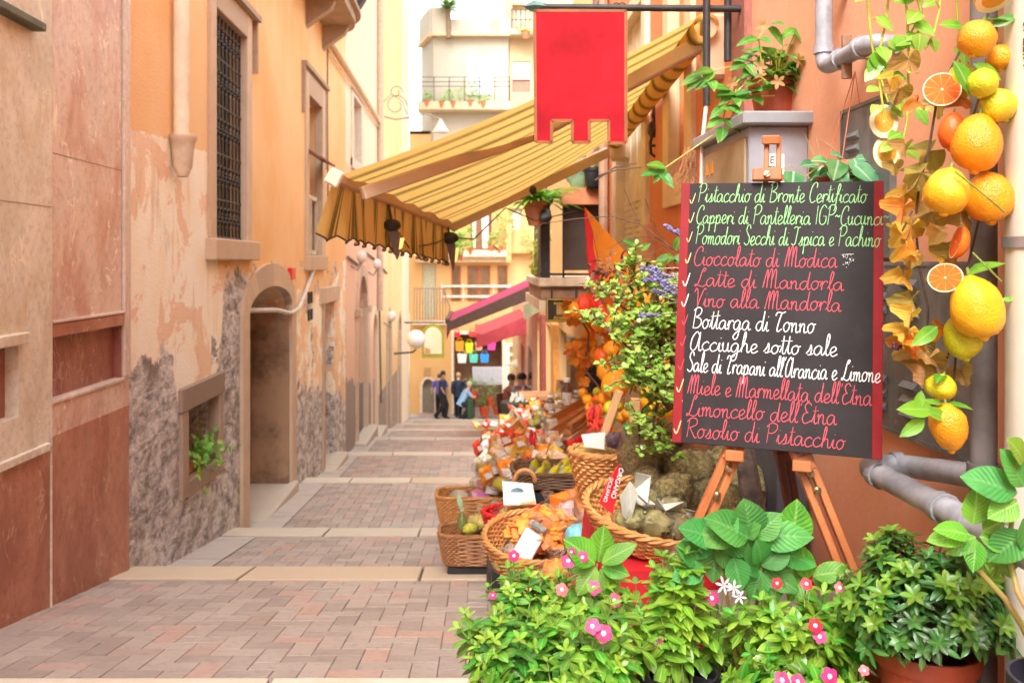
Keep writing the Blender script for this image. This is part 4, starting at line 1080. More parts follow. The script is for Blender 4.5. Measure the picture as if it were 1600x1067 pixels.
def fab(u, v):
    p = (A.lerp(B, u)).lerp(C.lerp(D, u), v)
    return p + V((0, 0, -.05 * math.sin(PI * v) - .012 * math.sin(u * 33) * v))
surf(m, fab, 60, 14); m.build('canopy', M_AWN, t)
m = MB(); ax = (B - A).normalized()
q1 = ax.cross(V((0, 0, 1))).normalized(); q2 = q1.cross(ax)
surf(m, lambda u, v: A.lerp(B, u) + V((.02, 0, -.05)) + q1 * (.065 * math.cos(2 * PI * v)) + q2 * (.065 * math.sin(2 * PI * v)), 4, 16); m.build('roller', M_AWN, t)
m = MB()
def val(u, v):
    p = C.lerp(D, u); L_ = .27 + .035 * abs(math.sin(u * PI * 17)) * 1.0
    wv = .022 * math.sin(u * PI * 34) * v + .012 * math.sin(u * 23)
    sw = -.09 * v * max(0, 1 - u * 9)
    return p + V((-.025 + wv + sw, 0, -.03 - L_ * v))
surf(m, val, 170, 6); m.build('valance', M_AWN, t)
m = MB(); m.tube([val(i / 170, 1.0) for i in range(171)], .006, 5); m.build('valance_trim', mat('dark brown binding', (.09, .055, .03), .8), t)
M_ARM = mat('peach beige enamel', (.62, .45, .30), .45, .06, 5)
m = MB(); m.bar(C + V((0, -.03, -.005)), D + V((0, .03, -.005)), .05, .07, (0, 0, 1), .008); m.build('front_bar', M_ARM, t)
m = MB(); e = C + V((-.01, -.04, -.01)); m.box(e, (.08, .03, .09), Matrix.Rotation(.5, 3, 'Y'), .01); m.build('end_cap', mat('cream plastic', (.75, .66, .5), .4), t)
for pts in ((P(566, 303, 4.85), P(835, 211, 5.6), P(1100, 66, 4.75)), (P(705, 356, 7.35), P(830, 296, 7.5), P(950, 238, 7.85))):
    m = MB(); m.bar(pts[0], pts[1], .045, .075, (0, 0, 1), .008); m.bar(pts[1], pts[2], .05, .085, (0, 0, 1), .008); a = m.build('arm', M_ARM, t)
    m = MB(); m.blob(pts[1] + V((.01, -.01, -.01)), (.035, .035, .04), 6, .1); m.build('elbow_joint', M_IRON, a)
for c_, s_ in ((P(1098, 62, 4.72) + V((.08, 0, -.05)), (.16, .16, .34)), (B + V((.06, 0, -.08)), (.14, .14, .26))): m = MB(); m.box(c_, s_, None, .02); m.build('wall_bracket', M_ARM, t)
# clip-on spot lamps, lit
M_LIT = mat('lit bulb', (1, .8, .4), .5, .02, emit=((1, .50, .10), .5))
for i, (x, y, d_, lab) in enumerate(((612, 352, 5.6, 'lit spot lamp with barn doors clipped under the middle of the awning front'), (702, 372, 7.2, 'lit spot lamp at the far corner of the striped awning'))):
    s_ = d_ / 5.2; c = P(x, y, d_); t = thing('spot_lamp', lab, 'lamp', tuple(c + V((0, 0, .09))), 'spot lamps on the awning')
    m = MB(); m.blob(c, (.055 * s_, .045, .035 * s_), 7, .1); m.tube([c + V((0, 0, .02)), c + V((-.02, 0, .12 * s_))], .01, 5); m.build('housing', M_IRON, t)
    m = MB(); rot = Matrix.Rotation(.5, 3, 'Y')
    m.prism([c + V((-.03, 0, -.03)), c + V((.05, 0, -.045)), c + V((.045, 0, -.16 * s_)), c + V((.03, 0, -.2 * s_))], (0, .09, 0)); m.build('barn_door', mat('brown metal flap', (.16, .10, .08), .5), t, False)
    m = MB(); m.prism([c + V((.055, .01, -.08)), c + V((.075, .01, -.08)), c + V((.06, .01, -.13 * s_)), c + V((.045, .01, -.14 * s_))], (0, .05, 0)); m.build('bulb', M_LIT, t, False)
m = MB(); m.tube([P(612, 350, 5.6), P(640, 388, 6.2), P(680, 380, 6.9), P(702, 370, 7.2), P(740, 374, 7.4), P(790, 325, 7.6), P(836, 345, 8.2), P(900, 330, 8.6)], .006, 5)
tag(m.build('lamp_cable', M_IRON, loc=tuple(P(612, 350, 5.6))), 'thin black cable looping from the awning lamps to the balcony', 'cable')
# ------------------------------------------------------------------ the chalkboard on its easel
BL, BR_, TL, TR_ = P(1050, 690, 2.58), P(1383, 718, 2.39), P(1075, 287, 2.68), P(1388, 283, 2.49)
O_ = BL; EX = ((BR_ - BL) + (TR_ - TL)).normalized(); EY = ((TL - BL) + (TR_ - BR_)); EY = (EY - EX * EY.dot(EX)).normalized(); EN = EX.cross(EY)   # EN faces the street
BW = ((BR_ - BL).length + (TR_ - TL).length) / 2; BH = ((TL - BL).length + (TR_ - BR_).length) / 2
def bd(u, v, n=0.0): return O_ + EX * u + EY * v + EN * n
def px2b(px, py):
    r = V(((px - 740) / F, 1.0, -(py - 410) / F)); t = O_.dot(EN) / r.dot(EN); q = r * t - O_
    return q.dot(EX), q.dot(EY)
easel = thing('easel', 'reddish wooden artist easel holding the chalkboard by the plants', 'easel', (.8, 2.5, gz(2.5)))
cbd = thing('chalkboard', 'dark chalkboard with red side margins listing specialities in coloured chalk', 'chalkboard', tuple(O_))
t = NT('chalkboard slate'); p = t.obj()
c = t.mix(t.ramp(t.noise(p, 5.0, 6.0, .65), .3, .75), (.020, .016, .0175), (.032, .026, .028))
c = t.mix(t.math('MULTIPLY', t.ramp(t.noise(t.mapv(p, (1, 1, .3)), 14.0, 6.0, .7), .55, .8), .25), c, (.08, .07, .07))
t.set_b(Base__Color=c, Roughness=.55); t.b.inputs['Specular IOR Level'].default_value = .25; t.bump(t.noise(p, 160.0, 3.0), .12, .001); M_SLATE = t.mat
M_BRED = mat('dark red board paint', (.26, .010, .016), .5, .12, 9, .05, 80, spec=.3)
m = MB(); mar = .0255
rot = Matrix((EX, EY, EN)).transposed()
m.box(bd(BW / 2, BH / 2, -.006), (BW, BH, .012), rot, .0015); m.build('panel', M_SLATE, cbd, False)
for u in (mar / 2, BW - mar / 2):
    m = MB(); m.box(bd(u, BH / 2, -.0055), (mar, BH + .002, .0135), rot, .001); m.build('margin', M_BRED, cbd, False)

G = {
 'a': (1.02, [[(.75, .82), (.45, 1), (.12, .72), (.06, .3), (.28, 0), (.58, .22), (.75, .85)], [(.75, .85), (.76, .3), (.86, .02), (1.06, .16)]]),
 'c': (.82, [[(.72, .82), (.5, 1), (.16, .75), (.06, .38), (.26, .02), (.55, .05), (.84, .24)]]),
 'd': (1.06, [[(.75, .82), (.45, 1), (.12, .72), (.06, .3), (.28, 0), (.58, .22), (.78, 1.2), (.84, 2.1)], [(.84, 2.1), (.78, .6), (.86, .02), (1.08, .16)]]),
 'e': (.80, [[(0, .3), (.4, .45), (.64, .76), (.45, 1), (.17, .8), (.1, .35), (.3, 0), (.58, .08), (.82, .26)]]),
 'f': (.66, [[(0, .2), (.36, .9), (.62, 1.85), (.48, 2.2), (.32, 1.7), (.28, .5), (.22, -.7), (.08, -1)], [(.08, .95), (.66, .98)]]),
 'g': (1.02, [[(.75, .82), (.45, 1), (.12, .72), (.06, .3), (.28, 0), (.58, .22), (.75, .85)], [(.75, .85), (.74, 0), (.64, -.75), (.34, -1), (.12, -.7), (.5, -.2), (1.04, .2)]]),
 'h': (.98, [[(0, .2), (.34, 1.2), (.42, 2.05), (.28, 2.15), (.16, 1), (.12, 0)], [(.14, .45), (.4, .95), (.62, .82), (.66, .25), (.78, 0), (1.0, .16)]]),
 'i': (.48, [[(0, .2), (.2, .96), (.18, .3), (.3, .02), (.5, .16)], [(.27, 1.42), (.29, 1.5)]]),
 'l': (.50, [[(0, .16), (.3, 1), (.42, 1.9), (.3, 2.2), (.18, 1.7), (.17, .4), (.3, .02), (.52, .16)]]),
 'm': (1.24, [[(0, .7), (.12, .95), (.14, 0)], [(.14, .5), (.34, .96), (.5, .82), (.52, 0)], [(.52, .5), (.72, .96), (.88, .82), (.9, .22), (1.02, 0), (1.26, .16)]]),
 'n': (.92, [[(0, .7), (.12, .95), (.14, 0)], [(.14, .5), (.38, .96), (.56, .82), (.58, .22), (.7, 0), (.94, .16)]]),
 'o': (.90, [[(.5, 1), (.16, .8), (.06, .38), (.3, 0), (.62, .22), (.7, .7), (.5, 1), (.6, .84), (.92, .92)]]),
 'p': (.92, [[(0, .6), (.15, .96), (.14, 0), (.12, -1)], [(.14, .5), (.4, .98), (.68, .74), (.62, .2), (.36, 0), (.2, .1)], [(.5, .02), (.94, .16)]]),
 'r': (.70, [[(0, .4), (.16, 1.0), (.15, .0)], [(.16, .5), (.32, .9), (.54, 1.02), (.66, .84)]]),
 's': (.72, [[(0, .15), (.3, .6), (.42, 1.06), (.5, .5), (.4, .06), (.14, .06)], [(.4, .04), (.74, .2)]]),
 't': (.56, [[(0, .16), (.24, 1), (.3, 1.9), (.26, .4), (.38, .02), (.58, .16)], [(.04, 1.36), (.6, 1.4)]]),
 'u': (.92, [[(0, .6), (.12, .95), (.1, .3), (.3, 0), (.54, .22), (.62, .95)], [(.62, .95), (.62, .3), (.74, .02), (.94, .16)]]),
 'P': (1.1, [[(.22, 2.1), (.15, 0)], [(-.02, 1.75), (.4, 2.2), (.95, 2.1), (1.05, 1.6), (.7, 1.15), (.22, 1.1)]]),
 'B': (1.2, [[(.22, 2.1), (.15, 0)], [(.02, 1.85), (.5, 2.2), (.92, 2), (.84, 1.5), (.34, 1.15)], [(.34, 1.15), (.9, 1), (1.06, .5), (.7, .04), (.1, 0)]]),
 'C': (1.02, [[(.92, 1.6), (.95, 2.0), (.7, 2.2), (.34, 1.9), (.12, 1.2), (.1, .5), (.36, 0), (.68, .03), (.92, .2)]]),
 'I': (.98, [[(0, 1.95), (.25, 2.15), (.6, 2.05), (.98, 2.12)], [(.62, 2.08), (.52, 1), (.42, .25), (.12, 0), (-.1, .22)]]),
 '1': (.5, [[(.2, 2.1), (.2, 0)]]),
 'G': (1.2, [[(.95, 1.8), (.6, 2.15), (.2, 1.7), (.08, .9), (.25, .15), (.65, 0), (1.0, .3), (1.02, .9)], [(.6, .9), (1.05, .9)]]),
 'S': (1.0, [[(.85, 1.75), (.7, 2.15), (.36, 2.1), (.24, 1.6), (.5, 1.2), (.8, .8), (.78, .25), (.42, 0), (.04, .25)]]),
 'M': (1.6, [[(.02, .0), (.16, 1.2), (.32, 2.1), (.4, 1.2), (.42, 0)], [(.42, .9), (.62, 2.05), (.78, 1.95), (.82, 0)], [(.82, .9), (1.02, 2.05), (1.18, 1.9), (1.22, .3), (1.34, 0), (1.62, .16)]]),
 'L': (1.15, [[(.75, 1.75), (.95, 2.1), (.75, 2.2), (.58, 1.7), (.46, .9), (.28, .2), (.06, .02), (.1, .26), (.45, .1), (.85, 0), (1.2, .26)]]),
 'V': (1.05, [[(-.05, 1.7), (.15, 2.15), (.32, 1.7), (.46, 0)], [(.46, 0), (.7, 1.2), (.98, 2.1), (1.2, 2.05)]]),
 'T': (1.0, [[(.0, 1.7), (.2, 2.1), (.75, 2.05), (1.1, 2.2)], [(.68, 2.05), (.45, 1.1), (.34, .2), (.5, 0), (.85, .3)]]),
 'A': (1.28, [[(.9, 1.75), (.6, 2.1), (.18, 1.4), (.1, .4), (.38, 0), (.75, .5), (.98, 2.1)], [(.98, 2.1), (.96, .5), (1.08, 0), (1.3, .16)]]),
 'E': (1.02, [[(.9, 1.85), (.6, 2.15), (.26, 1.8), (.42, 1.25), (.62, 1.15)], [(.62, 1.15), (.22, .95), (.1, .4), (.4, 0), (1.0, .32)]]),
 'R': (1.2, [[(.22, 2.1), (.15, 0)], [(-.02, 1.75), (.4, 2.2), (.95, 2.1), (1, 1.5), (.34, 1.1)], [(.34, 1.1), (.7, .5), (1, 0), (1.2, .1)]]),
 "'": (.3, [[(.2, 2.2), (.12, 1.8)]]), '~': (.75, [[(0, .8), (.2, 1), (.45, .8), (.66, 1)]]), ' ': (.6, []),
}
def crom(pts, n=6):
    if len(pts) < 3: return list(pts)
    q = [pts[0]] + list(pts) + [pts[-1]]; out = []
    for i in range(1, len(q) - 2):
        for k in range(n):
            t = k / n; r = []
            for c in (0, 1):
                a, b, c2, d = q[i - 1][c], q[i][c], q[i + 1][c], q[i + 2][c]
                r.append(.5 * (2 * b + (c2 - a) * t + (2 * a - 5 * b + 4 * c2 - d) * t * t + (3 * b - a - 3 * c2 + d) * t ** 3))
            out.append(tuple(r))
    out.append(tuple(pts[-1])); return out
RB = random.Random(11)
LV = [0]
def ribbon(mb, pts, w):
    'one chalk stroke lying on the board: soft ends, slightly uneven width'
    n = len(pts); vs, fs = [], []; LV[0] += 1; lift = .0012 + (LV[0] % 9) * .00006
    for i, (u, v) in enumerate(pts):
        a, b = pts[max(i - 1, 0)], pts[min(i + 1, n - 1)]
        dx, dy = b[0] - a[0], b[1] - a[1]; L = math.hypot(dx, dy) or 1
        k = w * .5 * (.9 + .2 * RB.random()) * (.7 if i in (0, n - 1) else 1)
        vs += [bd(u - dy / L * k, v + dx / L * k, lift), bd(u + dy / L * k, v - dx / L * k, lift)]
    for i in range(n - 1): fs.append((2 * i, 2 * i + 1, 2 * i + 3, 2 * i + 2))
    mb.add(vs, fs)
def chalk(nm, col): return mat('chalk ' + nm, col, .85, .22, 160)
GRN, PNK, WHT, YEL = chalk('mint', (.30, .62, .26)), chalk('rose', (.62, .085, .12)), chalk('white', (.76, .78, .76)), chalk('straw', (.74, .66, .30))
LINES = [
 ('Pistacchio di Bronte Certificato', 1090, 316, 1354, 317, 28, GRN), ('Capperi di Pantelleria 1GP~Cucunci~', 1087, 349.5, 1388, 352, 28, GRN),
 ('Pomodori Secchi di Ispica e Pachino', 1086, 381.5, 1375, 386, 29, GRN), ('Cioccolato di Modica', 1083, 415, 1308, 418.6, 30, PNK),
 ('Latte di Mandorla', 1085, 447, 1318, 454.6, 28, PNK), ('Vino alla Mandorla', 1083, 479, 1314, 487, 29, PNK),
 ('Bottarga di Tonno', 1081, 512.6, 1273, 520.5, 31, WHT), ('Acciughe sotto sale', 1077, 547, 1308, 556.5, 30, WHT),
 ("Sale di Trapani all'Arancia e Limone", 1073, 580, 1375, 598, 30, WHT), ("Miele e Marmellata dell'Etna", 1074, 615, 1362, 634, 31, PNK),
 ("Limoncello dell'Etna", 1072, 649, 1307, 664, 31, PNK), ('Rosolio di Pistacchio', 1071, 682, 1320, 702, 31, PNK)]
for txt, x0, y0, x1, y1, cap, mt in LINES:
    p0, p1 = V((*px2b(x0, y0), 0)), V((*px2b(x1, y1), 0)); d = p1 - p0
    hc = (V((*px2b(x0, y0 - cap), 0)) - p0).length / 2.15
    tot = sum(G[c][0] for c in txt); sx = d.length / tot; d.normalize(); nrm = V((-d.y, d.x, 0)); cur = 0; m = MB()
    for ch in txt:
        adv, strokes = G[ch]; jy = RB.uniform(-.04, .04); js = RB.uniform(.95, 1.05)
        for s_ in strokes:
            q = [(p0 + d * ((cur + x) * sx + y * hc * .10) + nrm * ((y * js + jy) * hc)) for x, y in crom(s_)]
            ribbon(m, [(a.x, a.y) for a in q], .0024 if mt is not WHT else .0028)
        cur += adv
    m.build('chalk_writing', mt, cbd, False)
for i, (x, y) in enumerate(((1082, 311), (1080, 341), (1077, 371), (1075, 404), (1072, 438), (1070, 470), (1070, 500), (1067, 533), (1064, 570), (1062, 603), (1060, 636), (1058, 668))):
    s_ = 1.25 if i in (4, 5, 9, 10, 11) else 1.0
    q = [px2b(x - 4 * s_, y + 1), px2b(x - 1, y + 7 * s_), px2b(x + 5 * s_, y - 9 * s_)]
    m = MB(); ribbon(m, crom(q, 4), .0022 if i < 3 or 6 <= i < 9 else .003); m.build('tick_mark', PNK if 6 <= i < 9 else (YEL if i < 4 or i > 8 else WHT), cbd, False)
m = MB()
for i in range(26):
    a = RB.uniform(0, 6.28); r = RB.uniform(.3, 1); x, y = 1324 + 10 * r * math.cos(a), 407 + 11 * r * math.sin(a)
    ribbon(m, [px2b(x, y), px2b(x + RB.uniform(-3, 3), y + RB.uniform(-2, 2))], .0018)
ribbon(m, [px2b(1315, 398), px2b(1334, 397)], .0018); m.build('smudge', WHT, cbd, False)
# easel: clamp, mast, legs
M_EAS = mat('reddish easel wood', (.40, .115, .035), .42, .25, 7, .12, 50, col2=(.50, .17, .055))
M_EAD = mat('dark red easel wood', (.14, .030, .018), .45, .25, 7)
M_BRS = mat('brass wing nut', (.62, .5, .32), .3, metal=1)
def bq(px, py, n): u, v = px2b(px, py); return bd(u, v, n)
m = MB(); m.box(bq(1199, 275, .012), (.082, .036, .026), rot, .003); cl = m.build('clamp_block', M_EAS, easel, False)
m = MB(); c = bq(1199, 276, .026); m.lathe([(.006, 0), (.009, .004), (.009, .010)], c, 10, EN.to_track_quat('Z', 'Y').to_matrix(), cap=True); m.box(c + EN * .012, (.02, .008, .006), rot @ Matrix.Rotation(.7, 3, 'Z'), .002); m.build('wing_nut', M_BRS, cl)
u0, v0 = px2b(1205, 300)
for du in (-.0165, .0175):
    m = MB(); m.box(bd(u0 + du, v0, -.03), (.014, .34, .03), rot, .002); m.build('mast_rail', M_EAS, easel, False)
m = MB(); m.box(bd(u0 - .004, v0 + .158, -.012), (.05, .026, .036), rot @ Matrix.Rotation(.25, 3, 'X'), .003); m.build('mast_cap', M_EAS, easel, False)
def leg2(px0, py0, d0, px1, py1, d1, gap, mt, nuts=()):
    a, b = P(px0, py0, d0), P(px1, py1, d1); dr = b - a; k = (gz(2.4) + .02 - a.z) / dr.z; e = a + dr * k; s_ = a - dr * .9
    m = MB(); sd = dr.cross(V((0, 1, 0))).normalized() * gap
    m.bar(s_ + sd, e + sd, .020, .022, (0, 1, 0), .002); m.bar(s_ - sd, e - sd, .020, .022, (0, 1, 0), .002)
    m.bar(a + dr * .0, a + dr * .16, .052, .03, (0, 1, 0), .003); m.bar(e - dr.normalized() * .08, e, .045, .025, (0, 1, 0), .003)
    lg = m.build('leg', mt, easel, False)
    for n_ in nuts:
        m = MB(); c = a + dr * n_ + V((0, -.02, 0)); m.lathe([(.009, 0), (.011, .004), (.006, .01), (.006, .018)], c, 10, V((0, -1, 0)).to_track_quat('Z', 'Y').to_matrix(), cap=True); m.build('wing_nut', M_BRS, lg)
leg2(1146, 704, 2.56, 1096, 820, 2.50, .015, M_EAS, (.22, .58))
leg2(1252, 712, 2.50, 1311, 860, 2.44, .017, M_EAS, (.17, .35))
leg2(1222, 700, 2.75, 1240, 800, 2.95, .014, M_EAD)
for (x, y) in ((1148, 712), (1253, 728)):
    m = MB(); m.box(bq(x, y, .0) + V((0, .0, 0)), (.05, .03, .045), rot, .003); m.build('rest_block', M_EAS, easel, False)
# ------------------------------------------------------------------ citrus garland, vines and pots by the salmon wall
def rindmat(name, c1, c2, bstr=.5):
    t = NT(name); p = t.obj()
    c = t.mix(t.ramp(t.noise(p, 9.0, 4.0), .35, .65), c1, c2)
    c = t.mix(t.math('MULTIPLY', t.ramp(t.noise(p, 70.0, 3.0), .66, .74), .35), c, tuple(x * .45 for x in c1))
    t.set_b(Base__Color=c, Roughness=.36); t.b.inputs['Subsurface Weight'].default_value = .06; t.b.inputs['Subsurface Radius'].default_value = (.01, .005, .002)
    t.bump(t.math('ADD', t.math('MULTIPLY', t.vor(p, 260.0), -1), t.math('MULTIPLY', t.noise(p, 45.0, 4.0), 2.0)), bstr, .0035); return t.mat
RND = {'lemon': rindmat('deep yellow rind', (.80, .29, .008), (.84, .38, .012)), 'orange': rindmat('orange rind', (.82, .30, .008), (.85, .38, .012)), 'citron': rindmat('golden citron rind', (.82, .28, .006), (.84, .37, .01), .45),
       'yellow': rindmat('bright yellow rind', (.84, .40, .01), (.86, .50, .016), .4), 'lime': rindmat('lime green rind', (.46, .50, .012), (.62, .58, .015)), 'greenish': rindmat('green yellow rind', (.52, .50, .015), (.68, .56, .02), .45), 'red': rindmat('red orange rind', (.80, .10, .012), (.82, .18, .012), .25)}
M_PITH = mat('white pith', (.82, .76, .60), .6, .05)
M_STEM = mat('green stem', (.20, .28, .06), .6, .25, 20)
M_TWIG = mat('dark brown twig', (.10, .055, .035), .8, .3, 20, .3)
L_CIT = leafmat('citrus leaf', (.10, .26, .02), (.22, .42, .03), rough=.3)
def fleshmat(name, c1, c2, core):
    'the cut face of a fruit: wedges from the middle, white walls, pith ring'
    t = NT(name); uv = t.sep(t.n('ShaderNodeUVMap').outputs[0])
    x, y = t.math('SUBTRACT', uv[0], .5), t.math('SUBTRACT', uv[1], .5)
    r = t.math('SQRT', t.math('ADD', t.math('MULTIPLY', x, x), t.math('MULTIPLY', y, y)))
    an = t.math('ARCTAN2', y, x); wd = t.math('ABSOLUTE', t.math('SUBTRACT', t.math('FRACT', t.math('MULTIPLY', t.math('ADD', an, 4.0), 10 / 6.2832)), .5))
    c = t.mix(t.noise(t.obj(), 120.0, 3.0), c1, c2)
    c = t.mix(t.math('MULTIPLY', t.ramp(wd, .43, .48), .45), c, (.85, .50, .2))
    c = t.mix(t.ramp(r, .045, .02), c, (.85, .75, .5))
    c = t.mix(t.ramp(r, core, core + .03), c, (.80, .70, .48)); t.b.inputs['Specular IOR Level'].default_value = .15; t.set_b(Base__Color=c, Roughness=.6); return t.mat
FL_BLOOD, FL_CIT = fleshmat('red orange flesh', (.72, .09, .012), (.78, .17, .018), .45), fleshmat('citron flesh', (.62, .24, .02), (.74, .38, .05), .32)
def fruit(px, py, rx, ry, d, kd, label, group=None, tilt=0.0, taper=.12, nip=True, leaves=0, seed=None, name='citrus_fruit', n=14, cat='fruit'):
    k = d / F; c = P(px, py, d); t = thing(name, label, cat, tuple(c - V((0, 0, ry * k))), group)
    rot = Matrix.Rotation(tilt, 3, 'Y'); m = MB(); sd = seed if seed is not None else (px * .37 + py * .11) % 9
    m.blob(c, (rx * k, rx * k, ry * k), n, .07, 1.6, sd, rot, taper, .03, 5.0)
    if nip: m.blob(c - rot @ V((0, 0, ry * k * .97)), (rx * k * .22, rx * k * .22, ry * k * .16), 6, .1)
    m.build('rind', RND[kd], t)
    top = c + rot @ V((0, 0, ry * k * .96))
    m = MB(); m.tube([top - rot @ V((0, 0, .004)), top + rot @ V((.002, 0, ry * k * .25))], [rx * k * .09, rx * k * .06], 6); m.build('stalk', M_STEM, t)
    rr = random.Random(int(px + py))
    for i in range(leaves):
        a = rr.uniform(0, 6.28); m = MB(); m.leaf(top, V((math.cos(a), math.sin(a) * .5 - .3, rr.uniform(-.1, .5))), V((0, -.3, 1)), rx * k * rr.uniform(1.3, 1.9), rx * k * .8, .3, .2, 4); m.build('leaf', L_CIT, t)
    return t
GR = 'fruit of the citrus garland'
for (px, py, rx, ry, kd, tl, tp, lv, lab) in (
 (1527, 60, 28, 29, 'lemon', .3, .05, 2, 'round orange yellow lemon near the top of the garland below the cut slice'),
 (1562, 90, 20, 20, 'orange', 0, 0, 0, 'small plain orange against the white downpipe'),
 (1502, 122, 21, 22, 'greenish', .4, .05, 1, 'olive green lemon half hidden beside the lime'),
 (1535, 130, 23, 22, 'lime', .2, .05, 0, 'round lime green citrus with its navel facing out'),
 (1558, 165, 27, 27, 'greenish', -.5, .1, 1, 'green yellow lemon with a nipple just under the lime'),
 (1487, 205, 19, 29, 'red', .1, .05, 0, 'red orange fruit tucked left of the big golden citron'),
 (1527, 222, 36, 46, 'citron', .1, .2, 0, 'big pear shaped golden citron in the upper garland'),
 (1480, 298, 33, 37, 'yellow', .15, .16, 0, 'yellow gold citron beside the brown vine leaves'),
 (1545, 308, 36, 40, 'citron', -.1, .08, 0, 'broad golden citron crossed by a green twig'),
 (1525, 478, 38, 51, 'yellow', -.25, .16, 1, 'largest yellow citron with bumpy skin in the lower garland'),
 (1503, 526, 27, 36, 'lime', -.2, .14, 1, 'green yellow citron tucked below the largest yellow one'),
 (1470, 604, 23, 20, 'greenish', .2, .1, 1, 'small greenish lemon behind the brown leaf'),
 (1482, 668, 27, 37, 'orange', -.15, -.2, 2, 'orange pear shaped fruit at the bottom tip of the garland')):
    d_ = {1527: 2.0, 1562: 2.03, 1502: 2.06, 1535: 1.98, 1558: 2.0, 1487: 2.05, 1480: 1.99, 1545: 2.02, 1525: 1.99, 1503: 2.05, 1470: 2.06, 1482: 2.02}[px]
    fruit(px, py, rx, ry, d_, kd, lab, GR, tl, tp, True, lv)
def half(px, py, rx, ry, d, facing, rind, flesh, label):
    k = d / F; c = P(px, py, d); f = V(facing).normalized(); q = f.to_track_quat('Z', 'Y').to_matrix()
    t = thing('halved_fruit', label, 'fruit', tuple(c), 'halved fruit in the citrus garland')
    m = MB(); prof = [(math.cos(a) * 1.0, -math.sin(a) * .85) for a in [i * PI / 18 for i in range(9)]] + [(.02, -.85)]
    m.lathe([(r * rx * k, z * rx * k) for r, z in prof], c, 22, q, 1, ry / rx); m.build('rind', rind, t)
    m = MB(); n = 28; vs, uv = [c + f * .001], [(.5, .5)]
    for i in range(n):
        a = 2 * PI * i / n; vs.append(c + q @ V((math.cos(a) * rx * k * .985, math.sin(a) * ry * k * .985, .0008))); uv.append((.5 + .5 * math.cos(a), .5 + .5 * math.sin(a)))
    m.add(vs, [(0, 1 + i, 1 + (i + 1) % n) for i in range(n)], uv); m.build('cut_face', flesh, t, False)
half(1555, -4, 31, 30, 1.98, (.1, -.6, -.75), RND['yellow'], FL_CIT, 'cut citron with its pale face turned down at the very top of the garland')
half(1472, 140, 28, 28, 2.05, (-.35, -.9, .2), RND['red'], FL_BLOOD, 'halved blood orange facing out beside the green lemons')
half(1381, 190, 22, 27, 2.3, (-.1, -1, .05), RND['yellow'], FL_CIT, 'upper of two pale citron halves hanging left of the vines')
half(1386, 238, 21, 27, 2.3, (-.2, -.95, .1), RND['yellow'], FL_CIT, 'lower of two pale citron halves with a green leaf over it')
half(1494, 378, 22, 27, 2.02, (-.9, .15, .25), RND['red'], FL_BLOOD, 'halved orange showing its red rind below the golden citrons')
half(1477, 434, 26, 24, 2.01, (-.62, -.75, .3), RND['orange'], FL_BLOOD, 'halved orange with its cut face up beside the largest citron')
# twigs, autumn leaves, berries
t = thing('autumn_garland', 'garland of twigs with brown, orange and yellow vine leaves behind the hanging fruit', 'garland', tuple(P(1470, 700, 2.1)))
m = MB()
for pts in ([(1545, -10, 2.1), (1540, 120, 2.1), (1515, 200, 2.1), (1530, 340, 2.12), (1500, 470, 2.12), (1490, 600, 2.1), (1488, 640, 2.06)], [(1500, 80, 2.08), (1465, 150, 2.08), (1452, 230, 2.1), (1436, 290, 2.12), (1430, 350, 2.14), (1437, 420, 2.14), (1450, 480, 2.14), (1449, 540, 2.12)], [(1450, 540, 2.1), (1480, 560, 2.08), (1500, 490, 2.07)], [(1425, 330, 2.12), (1410, 360, 2.1), (1432, 390, 2.1)], [(1470, 590, 2.08), (1455, 560, 2.1), (1425, 530, 2.1), (1405, 545, 2.1)]):
    m.tube([P(*q) for q in pts], .0028, 6)
m.build('twig', M_TWIG, t)
m = MB(); m.tube([P(1492, 268, 1.94), P(1520, 290, 1.93), P(1550, 315, 1.94), P(1570, 332, 1.96)], .0022, 6); m.build('green_twig', M_STEM, t); m = MB(); m.tube([P(1520, 395, 1.99), P(1540, 415, 1.95), P(1565, 440, 1.96)], .002, 6); m.build('green_twig', M_STEM, t)
def vleaf(mb, c, d, up, s, rr):
    'a lobed, crumpled vine leaf'
    d = V(d).normalized(); x = d.cross(V(up)).normalized(); nn = x.cross(d); vs, uv = [V(c)], [(.5, .1)]
    lob = []
    for i in range(25):
        a = -2.75 + 5.5 * i / 24; lob.append((a, .62 + .38 * abs(math.cos(a * 1.82)) + .06 * math.cos(a * 13)))
    for a, r in lob:
        u_, v_ = math.sin(a) * r * s * .62, (math.cos(a) * r + .1) * s * .66
        h = s * (.30 * math.sin(a * 2.3 + rr.random()) * r + rr.uniform(-.06, .06)) - s * .6 * (u_ / s) ** 2 * 2
        vs.append(V(c) + x * u_ + d * v_ + nn * h); uv.append((.5 + u_ / s * .7, .3 + v_ / s * .7))
    mb.add(vs, [(0, i + 1, i + 2) for i in range(24)], uv)
AUT = [leafmat('autumn leaf %d' % i, a, b, vein=v, rough=.6, trans=.35, veins=1, isl=.18, hue=.015) for i, (a, b, v) in enumerate((((.62, .28, .03), (.70, .40, .05), (.4, .15, .02)), ((.55, .10, .015), (.70, .22, .02), (.4, .05, .01)), ((.36, .18, .05), (.48, .28, .07), (.2, .09, .03)), ((.70, .46, .10), (.74, .55, .2), (.5, .3, .08)), ((.30, .22, .04), (.42, .30, .06), (.18, .12, .03))))]
rr = random.Random(4)
